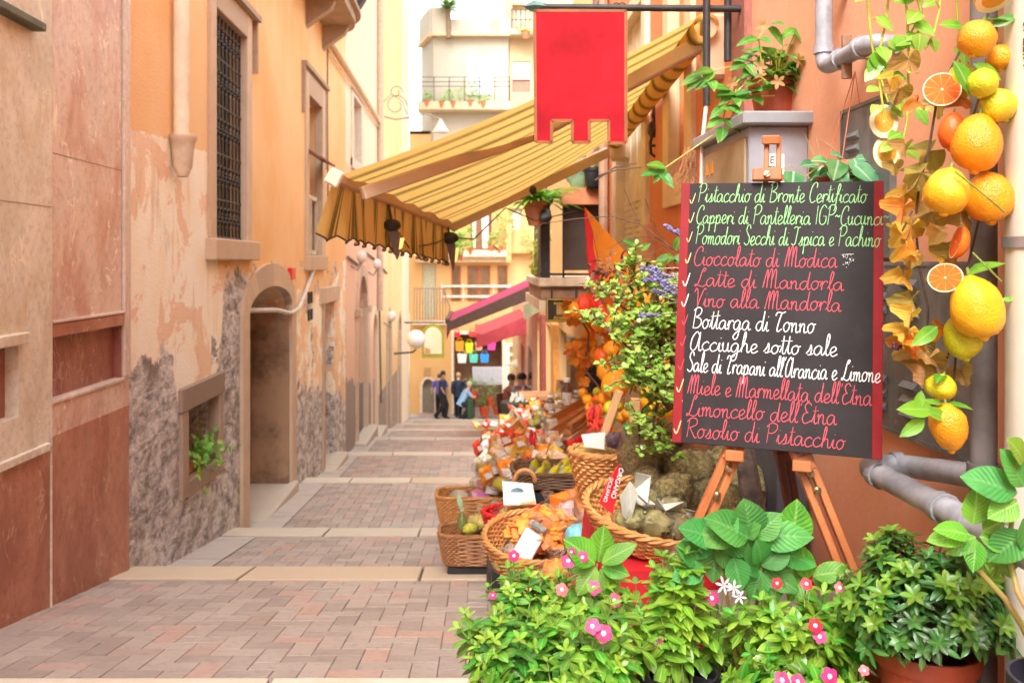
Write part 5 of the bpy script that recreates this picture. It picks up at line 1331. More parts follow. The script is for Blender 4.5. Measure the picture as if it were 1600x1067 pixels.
for (px, py, s_, ai, dx, dz) in ((1420, 105, 40, 2, .2, -1), (1405, 150, 36, 2, -.2, -1), (1395, 130, 30, 0, -.4, -.6), (1465, 172, 34, 3, .1, -.8), (1432, 165, 26, 1, .4, -.6), (1500, 160, 36, 1, .5, -.7), (1455, 250, 48, 4, -.7, -.5), (1440, 285, 50, 4, -.8, -.4), (1415, 235, 30, 2, -.1, -1), (1398, 265, 26, 2, .1, -1), (1405, 315, 44, 0, -.5, -.8), (1400, 335, 40, 1, -.2, -1), (1412, 365, 40, 0, -.3, -1), (1395, 375, 36, 0, -.7, .2), (1405, 400, 34, 0, .5, -.8), (1412, 410, 34, 3, -.4, -1), (1400, 440, 40, 0, .2, -1), (1420, 395, 26, 1, .4, -.5), (1455, 345, 48, 2, -.6, -.5), (1500, 345, 46, 2, .4, -.7), (1500, 320, 44, 0, .5, -.6), (1468, 370, 32, 3, -.6, .1), (1490, 400, 40, 4, .2, -1), (1480, 410, 34, 0, -.4, -1), (1425, 480, 42, 4, .1, -1), (1412, 500, 36, 0, -.3, -1), (1405, 530, 42, 0, -.5, -.8), (1425, 545, 44, 1, .1, -1), (1440, 555, 56, 2, .2, -.7), (1448, 580, 60, 2, -.2, -1), (1465, 520, 30, 1, .6, -.2), (1502, 590, 36, 2, .2, -1), (1470, 440, 30, 0, -.3, -.9), (1430, 540, 30, 1, -.2, -.7)):
    k = 2.1 / F; m = MB(); px += 12 if px < 1418 and py > 280 else 0; vleaf(m, P(px, py - s_ * .3, 2.08 + rr.uniform(-.04, .05)), (dx, rr.uniform(-.4, .2), dz), (rr.uniform(-.4, .4), -1, .3), s_ * k * .98, rr); m.build('vine_leaf', AUT[ai], t)
m = MB()
for i in range(9): m.blob(P(1403 + rr.uniform(-7, 9), 543 + rr.uniform(-7, 8), 2.08), .0045, 5, 0)
m.build('berry', mat('dark purple berry', (.10, .02, .08), .3), t)
for (px, py, dx, dz, s_) in ((1548, 42, .6, .3, 34), (1505, 42, -.8, .1, 34), (1490, 95, .3, -.7, 50), (1520, 100, .7, -.4, 40), (1490, 320, .1, .9, 34), (1445, 655, -.9, -.5, 40), (1460, 640, -.8, .1, 52), (1440, 610, -.3, -.8, 30), (1480, 655, -.9, .5, 36), (1565, 468, .9, .1, 16), (1465, 510, -.7, -.4, 44)):
    m = MB(); m.leaf(P(px, py, 2.0), (dx, -.3, dz), (0, -1, .4), s_ * 2 / F * 1.2, s_ * 2 / F * .55, .25, .2, 4); m.build('green_leaf', L_CIT, t)

# trailing pothos vines from above
t = thing('trailing_vine', 'light green heart leaved vine trailing down in several strands above the chalkboard', 'vine', tuple(P(1400, 0, 2.35)))
L_POT = leafmat('variegated heart leaf', (.20, .42, .035), (.34, .55, .08), vein=(.5, .66, .22), rough=.3, trans=.35, isl=.2, hue=.02)
ms, ml = MB(), MB(); rr = random.Random(9)
def heart(mb, c, d, up, L, rr): mb.leaf(c, d, up, L, L * .82, .18, .18, 4, peak=.28)
for st in ([(1352, -40), (1357, 20), (1362, 70), (1372, 120), (1380, 170), (1385, 190)], [(1392, -40), (1385, 30), (1374, 80), (1372, 110), (1388, 160)], [(1413, -40), (1418, 40), (1420, 90), (1419, 140), (1417, 190), (1409, 228), (1392, 232)], [(1438, -40), (1440, 30), (1430, 66), (1416, 75)], [(1472, -40), (1468, 15), (1460, 50), (1445, 78)], [(1493, -40), (1496, 30), (1501, 60), (1499, 110)], [(1420, -40), (1440, 20), (1424, 50), (1408, 66)]):
    pts = [P(x, y, 2.3) for x, y in st]; ms.tube(pts, .0032, 6)
    L = 0
    for a, b2 in zip(pts, pts[1:]):
        for k in range(2):
            if rr.random() < .72:
                q = a.lerp(b2, rr.random()); an = rr.uniform(0, 6.28); o = V((math.cos(an), -.6 + .5 * math.sin(an), .35)) * rr.uniform(.008, .03)
                ms.tube([q, q + o], .0015, 5); heart(ml, q + o, V((math.cos(an) * .8, -.35 + rr.uniform(-.2, .2), -.55 + rr.uniform(-.4, .4))), (0, -.8, .6), rr.uniform(.035, .062), rr)
ms.build('stem', mat('yellow green stem', (.48, .46, .06), .5, .2, 15), t); ml.build('leaves', L_POT, t)

# plant pots
def potprof(r, h, th=.006): return [(r * .70, 0), (r * .74, .004), (r * .93, h * .80), (r * 1.0, h * .81), (r * 1.03, h * .9), (r * 1.02, h), (r * .96, h), (r * .92, h * .8), (r * .86, h * .80)]
M_SOIL = mat('potting soil', (.045, .03, .022), .95, .4, 60, .5)
M_TER = mat('brick red plastic pot', (.42, .075, .035), .42, .15, 5, .08, 30)
M_TER2 = mat('terracotta', (.50, .17, .075), .7, .2, 7, .15, 40)
M_BPOT = mat('black plastic pot', (.022, .022, .026), .4)
def pot(t, c, r, h, mt, n=28):
    m = MB(); m.lathe(potprof(r, h), c, n); p = m.build('pot', mt, t)
    m = MB(); m.lathe([(r * .90, h * .78), (r * .5, h * .83), (.001, h * .86)], c, n); m.build('soil', M_SOIL, p)
    return V(c) + V((0, 0, h * .82))
def stems_leaves(t, top, tips, leafm, stemm, fn, rstem=.0025, names=('stem', 'leaves')):
    ms, ml = MB(), MB()
    for tip in tips:
        b = top + V(((tip.x - top.x) * .25, (tip.y - top.y) * .25, 0)); mid = b.lerp(tip, .55) + V((0, 0, .03))
        pts = elbow(b, mid, tip, 6); ms.tube(pts, [rstem * (1.3 - .08 * i) for i in range(7)], 5); fn(ml, pts)
    ms.build(names[0], stemm, t); ml.build(names[1], leafm, t)
# potted climber on the electric box
t = thing('potted_plant', 'brick red pot of glossy green leaves and cream flowers on the electric box', 'potted plant', tuple(P(1214, 179, 3.75)))
c = V((P(1214, 179, 3.75).x, 3.75, .582)); top = pot(t, c, .115, .175, M_TER)
L_GLO = leafmat('glossy pointed leaf', (.035, .19, .02), (.10, .33, .03), vein=(.32, .5, .12), rough=.28, veins=1)
rr = random.Random(21); ms, ml = MB(), MB()
for i in range(85):
    a = rr.uniform(0, 6.28); r = rr.uniform(.01, .15); q = top + V((math.cos(a) * r - .02, math.sin(a) * r * .7 - .03, rr.uniform(-.01, .17) * (1.1 - r * 3)))
    ms.tube([top + V((0, 0, -.01)), top.lerp(q, .6) + V((0, 0, .03)), q], .002, 5)
    ml.leaf(q, (math.cos(a), math.sin(a) - .3, rr.uniform(-.5, .5)), (0, -.5, 1), rr.uniform(.09, .135), rr.uniform(.045, .06), .3, .2, 4, peak=.35)
for st in ([(1200, 130), (1165, 100), (1115, 110), (1095, 118)], [(1175, 120), (1150, 145), (1135, 165), (1130, 185)], [(1190, 100), (1185, 60), (1200, 40)], [(1230, 80), (1245, 45)], [(1160, 120), (1140, 140), (1110, 125)], [(1150, 140), (1148, 175), (1130, 200), (1040, 262), (1030, 268)], [(1210, 150), (1175, 150), (1145, 150), (1175, 145)]):
    pts = [P(x, y, 3.62) for x, y in st]; ms.tube(pts, .0025, 6)
    for q in pts[1:]:
        for k in range(2): ml.leaf(q, (rr.uniform(-1, .5), -.5, rr.uniform(-.7, .3)), (0, -.8, .6), rr.uniform(.075, .11), .045, .3, .2, 4, peak=.35)
ms.build('stem', mat('yellow green stem', (.48, .46, .06), .5, .2, 15), t); ml.build('leaves', L_GLO, t)
M_CRF = mat('cream apricot petal', (.62, .36, .16), .5, .12, 30, trans=.25)
def flower(mb, c, f, r, n=5, w=.8, cup=.25):
    f = V(f).normalized(); x = f.orthogonal().normalized(); y = f.cross(x); rr2 = random.Random(int(c.x * 9999))
    o = rr2.random() * 6
    for i in range(n):
        a = o + 2 * PI * i / n; mb.leaf(c, x * math.cos(a) + y * math.sin(a) + f * cup, f, r, r * w, .25, .1, 3, peak=.62)
for (x, y) in ((1247, 95), (1187, 105), (1215, 128), (1142, 130), (1192, 40)):
    m = MB(); q = P(x, y, 3.52); flower(m, q, (rr.uniform(-.4, .4), -.8, -.2), .032, 5, .5, .5); m.tube([q, q + V((0, .03, .02))], .002, 5); m.build('flower', M_CRF, t)
# hanging basket behind the board top
t = thing('hanging_planter', 'red hanging pot of trailing pothos on orange strings behind the chalkboard top', 'hanging planter', tuple(P(1318, 330, 2.95)))
c = P(1318, 325, 2.95); top = pot(t, c, .085, .11, mat('dark red pot', (.30, .035, .03), .45)); m = MB(); ap = P(1336, 112, 3.0)
for a in (0, 2.1, 4.2): m.tube([ap, c + V((.085 * math.cos(a), .085 * math.sin(a), .11))], .0016, 5)
m.build('string', mat('orange string', (.6, .16, .06), .6), t); ml, ms = MB(), MB()
L_VAR = leafmat('variegated pothos', (.03, .22, .08), (.16, .40, .16), vein=(.65, .75, .6), rough=.3, isl=.25)
for i in range(34):
    a = rr.uniform(0, 6.28); q = top + V((math.cos(a) * rr.uniform(.03, .10), math.sin(a) * .08, rr.uniform(-.02, .07))); ms.tube([top, q], .0016, 5); heart(ml, q, V((math.cos(a), -.4, rr.uniform(-.8, .3))), (0, -.6, .8), rr.uniform(.04, .085), rr)
for (x, y, dx) in ((1240, 268, -.2), (1300, 262, .3), (1335, 258, .5), (1345, 275, .8), (1310, 250, -.3)): heart(ml, P(x, y, 2.85), V((dx, -.5, -.6)), (0, -.9, .4), .085, rr)
for st in ([(1310, 280), (1285, 255), (1260, 275), (1235, 258), (1222, 265)], [(1318, 285), (1270, 240), (1255, 205), (1268, 240)], [(1330, 280), (1300, 230), (1275, 215), (1282, 250)], [(1340, 285), (1390, 262)]): ms.tube([P(x, y, 2.9) for x, y in st], .0018, 5)
ms.build('stem', mat('tan stem', (.42, .36, .16), .6), t); ml.build('leaves', L_VAR, t)
m = MB(); m.box(P(1320, 262, 2.87), (.03, .012, .05)); m.build('hanger', mat('orange plastic', (.75, .22, .12), .5), t, False)
# ------------------------------------------------------------------ the bank of potted plants in front
rr = random.Random(33)
L_AZ = leafmat('dark azalea leaf', (.028, .105, .02), (.065, .20, .035), vein=(.16, .30, .08), rough=.3, trans=.15, isl=.35, hue=.015)
L_AZT = leafmat('young azalea leaf', (.11, .27, .025), (.20, .38, .04), vein=(.4, .5, .15), rough=.3, trans=.3, isl=.25)
t = thing('potted_plant', 'dense azalea bush with small dark leaves in a brick red plastic pot', 'potted plant', (1.095, 2.17, -1.14))
top = pot(t, V((1.095, 2.17, -1.14)), .12, .215, M_TER)
ms, ml, mt_ = MB(), MB(), MB()
for i in range(210):
    a = rr.uniform(0, 6.28); el = rr.uniform(-.12, 1.0); R_ = rr.uniform(.65, 1.0)
    q = V((1.095 + math.cos(a) * .225 * R_ * math.cos(el * 1.2), 2.14 + math.sin(a) * .19 * R_ * math.cos(el * 1.2), -.85 + .20 * R_ * el + .03 * math.sin(a * 3)))
    ms.tube([top, top.lerp(q, .6) + V((0, 0, .02)), q], .0022, 5)
    dr = (q - top).normalized(); young = R_ > .86 and el > .1; x = dr.orthogonal().normalized(); y = dr.cross(x)
    for w in range(2):
        n_ = 6
        for k in range(n_):
            b = 2 * PI * k / n_ + w * .5 + a; e = x * math.cos(b) + y * math.sin(b) + dr * (.75 - .55 * w)
            (mt_ if young and w == 0 else ml).leaf(q - dr * .014 * w, e, dr, rr.uniform(.028, .044) * (.8 + .35 * w), rr.uniform(.011, .015), .3, .3, 4, peak=.62)
ms.build('stem', mat('brown woody stem', (.16, .09, .06), .8), t); ml.build('leaves', L_AZ, t); mt_.build('young_leaves', L_AZT, t)
# small black pot at the right edge, hydrangea shoot leaning in
t = thing('potted_plant', 'hydrangea shoots with large toothed leaves leaning in from a dark pot at the right edge', 'potted plant', (1.10, 1.72, -1.14))
top = pot(t, V((1.14, 1.72, -1.14)), .10, .34, mat('dark blue black pot', (.03, .03, .045), .4))
L_HY = leafmat('bright hydrangea leaf', (.10, .33, .025), (.20, .48, .04), vein=(.42, .66, .18), rough=.38, veins=1, isl=.15)
L_HYD = leafmat('blue green hydrangea leaf', (.045, .23, .035), (.09, .33, .06), vein=(.17, .38, .12), rough=.55, veins=1, isl=.18, trans=.2)
M_HST = mat('hydrangea stem', (.30, .30, .07), .6, .3, 12, col2=(.38, .17, .07))
ms, ml, md = MB(), MB(), MB()
ms.tube([top, P(1596, 975, 1.78), P(1570, 935, 1.78), P(1520, 880, 1.79), P(1497, 850, 1.8)], [.008, .007, .006, .005, .004], 8)
ms.tube([top, P(1610, 960, 1.72), P(1590, 925, 1.74), P(1575, 860, 1.8), P(1585, 780, 1.75)], [.008, .007, .006, .005, .004], 8)
def toothed(mb, c, d, up, L, w, droop=.2): mb.leaf(c, d, up, L, w, droop, .16, 7, peak=.42, wave=.012)
k = 1.8 / F
for (x, y, dx, dz, s_, w_) in ((1515, 835, -1, .35, 78, 40), (1520, 820, .1, 1, 70, 52), (1525, 838, -.8, -.4, 62, 40), (1530, 838, 1, -.2, 60, 46), (1522, 840, -.2, -1, 60, 42), (1535, 830, .9, .5, 46, 36), (1515, 850, .6, -.8, 55, 44), (1505, 838, -.95, .0, 66, 40)):
    toothed(ml, P(x, y, 1.78), (dx, rr.uniform(-.5, .0), dz), (0, -.75, .65), s_ * k * .85, w_ * k * .85)
for (x, y, dx, dz, s_, w_) in ((1590, 770, -.9, .35, 95, 70), (1600, 760, -.5, .9, 80, 60), (1590, 785, -.9, -.3, 62, 50), (1605, 800, .2, -.9, 90, 70), (1600, 830, -.6, -.6, 80, 60), (1600, 720, -.3, .4, 60, 50)):
    toothed(md if s_ > 70 else ml, P(x, y, 1.74), (dx, rr.uniform(-.4, .1), dz), (0, -.8, .6), s_ * k * .85, w_ * k * .85)
for (x, y) in ((1565, 880), (1590, 870), (1545, 905)):
    for j in range(6): b = j * 1.05; ml.leaf(P(x, y, 1.85), (math.cos(b), -.3, math.sin(b)), (0, -1, 0), .035, .015, .2, .2, 3)
ms.build('stem', M_HST, t); ml.build('leaves', L_HY, t); md.build('large_leaves', L_HYD, t)
# hydrangea in the middle
def hydr(label, c, pr, ph, leaves, k, mt, dk, lm, potm, rosettes):
    t = thing('potted_plant', label, 'potted plant', tuple(c)); top = pot(t, V(c), pr, ph, potm); ms, ml = MB(), MB()
    for (x, y) in rosettes: q = P(x, y, dk); ms.tube([top, top.lerp(q, .55) + V((0, 0, .03)), q], [.006, .005, .0035], 7)
    for (x, y, dx, dz, s_, w_) in leaves: toothed(ml, P(x, y, dk + rr.uniform(-.03, .03)), (dx, rr.uniform(-.55, -.1), dz), (0, -.78, .62), s_ * k, w_ * k, .22)
    ms.build('stem', M_HST, t); ml.build('leaves', lm, t); return t
k = 2.35 / F
hydr('hydrangea with big blue green rounded leaves in front of the easel', (.72, 2.38, -1.4), .13, .24, [
 (1118, 842, -.85, .45, 66, 50), (1118, 842, .55, .8, 50, 44), (1118, 845, -.15, -1, 62, 50), (1120, 842, .95, -.15, 60, 46), (1115, 845, -.95, -.15, 62, 46), (1120, 848, .6, -.75, 52, 42),
 (1172, 838, -.15, 1, 60, 62), (1170, 840, -.9, .6, 80, 58), (1175, 838, .95, .15, 92, 56), (1172, 842, .3, -.9, 56, 42), (1168, 840, -.5, .5, 40, 36), (1178, 840, .6, .7, 56, 44), (1165, 835, .15, .3, 34, 30),
 (1190, 885, .7, .6, 56, 42), (1190, 888, .85, -.35, 62, 46), (1188, 890, -.3, -.9, 50, 40), (1188, 885, -.8, .35, 52, 44), (1195, 890, .3, -1, 56, 46), (1190, 878, -.2, .8, 44, 40),
 (1100, 885, -.9, -.2, 54, 42), (1095, 880, -.6, .6, 50, 40), (1145, 870, .2, -.8, 50, 42), (1150, 830, -1, .1, 84, 56), (1210, 860, .9, -.2, 70, 44)], k, None, 2.35, L_HYD, M_BPOT, [(1118, 842), (1172, 840), (1190, 886)])
hydr('hydrangea shoot with one broad yellow green leaf beside the right easel leg', (.93, 2.42, -1.4), .10, .22, [
 (1235, 850, .1, 1, 72, 58), (1262, 905, -.2, 1, 60, 34), (1270, 900, .85, .35, 56, 34), (1262, 905, -.9, .6, 66, 36), (1268, 905, .9, .1, 50, 34), (1255, 905, .1, -.8, 60, 34), (1258, 900, -.6, -.5, 50, 36), (1280, 905, .8, .8, 46, 34)], k, None, 2.4, L_HY, M_TER2, [(1235, 850), (1262, 905)])
hydr('small hydrangea shoot with bright crinkled leaves left of the red lined basket', (.30, 2.55, -1.45), .11, .24, [
 (930, 880, -.75, .75, 62, 48), (935, 878, .1, 1, 62, 46), (940, 880, .9, .65, 62, 30), (930, 882, -.95, .1, 52, 34), (940, 885, .9, -.1, 44, 30), (932, 885, -.6, -.6, 52, 34), (938, 888, .4, -.8, 44, 30)], 2.55 / F, None, 2.55, L_HY, M_BPOT, [(933, 880)])
# periwinkles
L_VI = leafmat('periwinkle leaf', (.085, .29, .025), (.17, .42, .04), vein=(.42, .60, .20), rough=.3, trans=.25, isl=.34, hue=.035)
L_VID = leafmat('dark periwinkle leaf', (.055, .23, .025), (.115, .35, .04), vein=(.30, .50, .16), rough=.3, trans=.22, isl=.36, hue=.03)
L_VIY = leafmat('yellow green periwinkle leaf', (.17, .38, .025), (.30, .52, .05), vein=(.55, .68, .25), rough=.3, trans=.32, isl=.25, hue=.02)
PET = {c: leafmat('petal ' + c, a, b, vein=b, rough=.5, trans=.25, isl=.08, hue=.01) for c, a, b in (('magenta', (.62, .015, .17), (.70, .03, .24)), ('pink', (.60, .045, .22), (.70, .12, .32)), ('red', (.66, .012, .045), (.74, .03, .07)), ('coral', (.78, .16, .20), (.82, .28, .30)))}
M_EYE = mat('white flower eye', (.85, .80, .78), .6)
def petal_flower(t, c, f, r, col):
    m = MB(); f = V(f).normalized(); x = f.orthogonal().normalized(); y = f.cross(x); o = (c.x * 77) % 6
    for i in range(5):
        a = o + 2 * PI * i / 5; m.leaf(c + f * .0006 * i, x * math.cos(a) + y * math.sin(a), f, r, r * .86, .10, .06, 5, peak=.68)
    m.mi = 1; m.lathe([(r * .30, .001), (r * .2, .0035), (.0001, .004)], c, 10, f.to_track_quat('Z', 'Y').to_matrix())
    m.mi = 2; m.tube([c, c - f * .01 + V((0, .006, -.03)), c + V((0, .012, -.06))], .0016, 5)
    m.build('flower', [PET[col], M_EYE, M_STEM], t)
VIN = [
 ('slim yellow green shoots standing in front of the left easel leg', 1058, 930, 2.36, 46, 108, L_VIY, 26, M_BPOT),  # label, bush centre (px, py, depth), radii px, leaf material, tips, pot
 ('bushy periwinkle with dense dark leaves at the left end of the plant bank', 800, 1000, 2.35, 92, 95, L_VID, 46, M_BPOT),
 ('periwinkle with one magenta flower just in front of the round tomato basket', 815, 935, 2.55, 62, 55, L_VID, 20, M_TER2),
 ('periwinkle with a pair of pink white eyed flowers in the middle of the bank', 925, 1010, 2.30, 95, 80, L_VI, 34, M_TER),
 ('taller loose periwinkle with magenta flowers behind the pink pair', 915, 935, 2.60, 75, 55, L_VI, 20, M_TER2),
 ('yellow green periwinkle with a lilac pink flower left of the hydrangea', 1030, 985, 2.40, 74, 80, L_VIY, 23, M_TER2),
 ('periwinkle with a cluster of three magenta flowers in a black pot below the hydrangea', 1115, 985, 2.45, 70, 48, L_VIY, 19, M_BPOT),
 ('periwinkle with red and magenta flowers below the right easel leg', 1235, 990, 2.25, 95, 70, L_VIY, 34, M_BPOT),
 ('periwinkle with a coral pink flower touching the azalea', 1315, 985, 2.28, 60, 75, L_VI, 24, M_TER2),
 ('low periwinkle with pink flowers at the lower edge of the picture', 1250, 1075, 2.08, 110, 50, L_VI, 24, M_BPOT),
 ('low leafy periwinkle at the lower edge under the dense dark bush', 870, 1085, 2.1, 130, 60, L_VI, 30, M_TER)]
FLW = [(803, 868, 10, 'magenta', 1), (888, 876, 13, 'magenta', 3), (893, 862, 8, 'magenta', 3), (910, 870, 11, 'pink', 3), (878, 921, 12, 'coral', 3), (928, 918, 13, 'pink', 3), (960, 938, 13, 'pink', 4), (926, 978, 14, 'pink', 2), (943, 989, 16, 'magenta', 2), (1025, 1001, 12, 'pink', 4), (1091, 1003, 12, 'red', 5), (1085, 945, 13, 'magenta', 5), (1100, 940, 12, 'magenta', 5), (1112, 934, 13, 'magenta', 5), (1165, 905, 11, 'coral', 5), (1214, 911, 10, 'red', 6), (1260, 912, 11, 'red', 6), (1274, 977, 13, 'red', 6), (1281, 994, 12, 'pink', 6), (1312, 918, 11, 'coral', 7), (1296, 1056, 15, 'magenta', 8), (1222, 1062, 15, 'pink', 8), (1246, 1064, 13, 'pink', 8), (1350, 1047, 9, 'coral', 8), (770, 930, 7, 'magenta', 0)]
for vi, (lab, px, py, d, rx, ry, lm, nt, pm) in enumerate(VIN):
    k = d / F; c0 = P(px, py, d); g0 = gz(d) if c0.x < .74 else -1.14
    zt = c0.z - ry * k * 1.05; h = min(.26, max(.12, zt - g0)); t = thing('flowering_plant', lab, 'flowering plant', (c0.x, d, zt - h)); top = pot(t, V((c0.x, d, zt - h)), .105, h, pm)
    ms, ml, my = MB(), MB(), MB(); r2 = random.Random(vi * 5 + 2)
    for i in range(int(nt * 1.25)):
        a = r2.uniform(0, 6.28); R_ = math.sqrt(r2.uniform(.05, 1)); e = r2.uniform(-.6, 1) * math.sqrt(1.05 - R_ * R_)
        q = c0 + V((math.cos(a) * R_ * rx * k, math.sin(a) * R_ * rx * k * .7, e * ry * k)); b = top + V((r2.uniform(-.04, .04), r2.uniform(-.04, .04), 0))
        pts = elbow(b, b.lerp(q, .5) + V((0, 0, .04)), q, 5); ms.tube(pts, [.0028, .0027, .0025, .0023, .002, .0018], 5)
        ax = ((pts[-1] - pts[-2]).normalized() + V((0, -.25, .5))).normalized(); x = ax.orthogonal().normalized(); y = ax.cross(x); tw = r2.uniform(0, 3)
        for lv in range(4):
            cc = q.lerp(pts[2], lv * .24); n_ = 2 if lv else 4
            for j in range(n_ + (lv == 1) * 2):
                bq_ = tw + lv * 1.57 + 2 * PI * j / (n_ + (lv == 1) * 2); sc = (.028, .050, .062, .066)[lv] * r2.uniform(.8, 1.15)
                (my if lv == 0 else ml).leaf(cc, x * math.cos(bq_) + y * math.sin(bq_) + ax * (.8 - .3 * lv), ax, sc, sc * r2.uniform(.42, .54), .28, .16, 4, peak=.58)
    ms.build('stem', M_STEM, t); ml.build('leaves', lm, t); my.build('young_leaves', L_VIY if lm is not L_VIY else L_VI, t)
    for (fx_, fy_, fr, fc, pi_) in FLW:
        if pi_ + 1 == vi: petal_flower(t, P(fx_, fy_, d - rx * k * .62), (r2.uniform(-.3, .3), -1, r2.uniform(.1, .7)), fr * k * .92, fc)
# pale lilac star flowers between hydrangea and easel
t = thing('flowering_plant', 'small plant with pale lilac star flowers below the hydrangea', 'flowering plant', (.66, 2.45, -1.3)); top = pot(t, V((.66, 2.46, -1.32)), .08, .16, M_BPOT); ms = MB()
for (x, y, s_) in ((1130, 914, 15), (1147, 918, 13), (1155, 932, 12), (1196, 945, 10)):
    q = P(x, y, 2.3); m = MB(); flower(m, q, (rr.uniform(-.5, .5), -1, .2), s_ * 2.3 / F, 6, .3, .3); m.build('flower', mat('lilac white petal', (.72, .68, .80), .5, .05, trans=.2), t); ms.tube([q, q.lerp(top, .5), top], .0018, 5)
ms.build('stem', M_STEM, t)
# ------------------------------------------------------------------ the stalls along the right side
RS = random.Random(77)
def wick(name, c1, c2):
    return mat(name, c1, .55, .2, 26, .25, 120, col2=c2, isl=.16)
M_WICK = wick('honey wicker', (.50, .22, .06), (.62, .31, .10)); M_WICKB = wick('brown wicker', (.33, .14, .05), (.42, .20, .08)); M_WICKR = mat('red painted wicker', (.58, .012, .015), .4, .2, 30, .2); M_WICKD = wick('dark wicker', (.12, .06, .03), (.18, .09, .04))
M_CRATE = mat('black crate plastic', (.02, .02, .024), .5)
M_WOOD = mat('honey wood', (.42, .20, .08), .6, .25, 5, .15); M_WOODR = mat('orange brown wood', (.50, .19, .05), .55, .25, 6, .15)
FILM = film()
def basket(label, c, rx, ry, h, flare, mt, stakes=22, ex=2.0, handle=False, group=None, rot=None, rim=None, name='wicker_basket'):
    'woven: each course weaves in front of and behind the stakes'
    c = V(c); t = thing(name, label, 'basket', tuple(c), group)
    def ol(a, k, e=0.0):
        ca, sa = math.cos(a), math.sin(a)
        x = math.copysign(abs(ca) ** (2 / ex), ca) * (rx * k + e); y = math.copysign(abs(sa) ** (2 / ex), sa) * (ry * k + e); return x, y
    tr = lambda p: c + (rot @ V(p) if rot is not None else V(p))
    rt = .0062 * max(1, h / .16); rows = max(5, int(h / (rt * 1.75))); m = MB(); n = stakes * 2
    for i in range(rows):
        z = rt + (h - rt) * i / rows; k = flare + (1 - flare) * (z / h) ** .8; pts = []
        for j in range(n + 1):
            a = 2 * PI * (j % n) / n; x, y = ol(a, k, (.006 if (j + i) % 2 else -.006)); pts.append(tr((x, y, z + .002 * math.sin(j * 3.1 + i))))
        m.tube(pts, rt, 5, False)
    for j in range(stakes):
        a = 2 * PI * (j + .25) / stakes; m.tube([tr((*ol(a, flare), 0)), tr((*ol(a, flare + (1 - flare) * .57), h * .5)), tr((*ol(a, 1), h))], .0045, 5)
    vs = [tr((0, 0, .004))] + [tr((*ol(2 * PI * j / 24, flare), .004)) for j in range(24)]; m.add(vs, [(0, 1 + j, 1 + (j + 1) % 24) for j in range(24)])
    b = m.build('body', mt, t)
    m = MB(); tw = max(8, int((rx + ry) * 28))
    for ph in (0, PI * .66, PI * 1.33):
        pts = []
        for j in range(tw * 6 + 1):
            a = 2 * PI * j / (tw * 6); q = a * tw + ph; x, y = ol(a, 1.0, .009 * math.cos(q)); pts.append(tr((x, y, h + .004 + .009 * math.sin(q))))
        m.tube(pts, .0075 * max(1, h / .2), 5, False)
    m.build('rim', rim or mt, t)
    if handle:
        m = MB(); hw = handle; pts = [tr((hw * math.cos(a), -ry * 1.0, h + hw * .9 * math.sin(a))) for a in [PI * i / 14 for i in range(15)]]; m.tube(pts, .012, 8); m.build('handle', mt, t)
    return t
def contents(m, c, r, n, kind_, rr, rot=None):
    for i in range(n):
        while True:
            d = V((rr.uniform(-1, 1), rr.uniform(-1, 1), rr.uniform(-1, 1)))
            if d.length < 1: break
        d = d * (.55 + .45 * rr.random()); p = V(c) + V((d.x * r[0], d.y * r[1], d.z * r[2])); q = Matrix.Rotation(rr.uniform(0, 6), 3, 'X') @ Matrix.Rotation(rr.uniform(0, 6), 3, 'Z')
        s_ = (r[0] * r[1] * r[2]) ** .333
        if kind_ == 'chip': m.box(p, (s_ * .42, s_ * .26, s_ * .09), q, s_ * .03)
        elif kind_ == 'tube': m.tube([p - q @ V((s_ * .3, 0, 0)), p + q @ V((s_ * .05, 0, s_ * .05)), p + q @ V((s_ * .3, 0, 0))], s_ * .075, 5)
        elif kind_ == 'nut': m.blob(p, (s_ * .15, s_ * .12, s_ * .2), 4, 0, rot=q)
        elif kind_ == 'leafy': m.leaf(p, q @ V((1, 0, 0)), q @ V((0, 0, 1)), s_ * .34, s_ * .15, .3, .3, 2)
GM = {}
def good(nm, c1, c2, rough=.5): return mat('food ' + nm, c1, rough, .2, 40, .15, 90, col2=c2, isl=.25, hue=.02)
FOOD = {'tomato': (good('dried tomato', (.72, .19, .02), (.78, .32, .06)), 'chip'), 'chilli': (good('red chilli', (.68, .015, .015), (.75, .07, .02)), 'tube'), 'pasta': (good('yellow pasta', (.80, .50, .09), (.86, .66, .24)), 'tube'),
        'almond': (good('pale almond', (.78, .58, .40), (.86, .74, .60)), 'nut'), 'candy': (mat('mixed sweets', (.7, .3, .2), .3, .1, 10, isl=.4, hue=.5), 'nut'), 'herb': (good('olive herb', (.20, .16, .05), (.30, .24, .09), .9), 'leafy'), 'lemon sweet': (good('lemon sweet', (.74, .60, .03), (.60, .62, .05)), 'nut'), 'caper': (good('caper', (.26, .225, .07), (.46, .38, .16)), 'nut'), 'orange peel': (good('orange peel', (.74, .26, .02), (.76, .36, .05)), 'chip'), 'pink sweet': (good('pink sweet', (.85, .34, .32), (.88, .66, .6)), 'nut'), 'raisin': (good('dark raisin', (.07, .03, .05), (.13, .06, .07)), 'nut')}
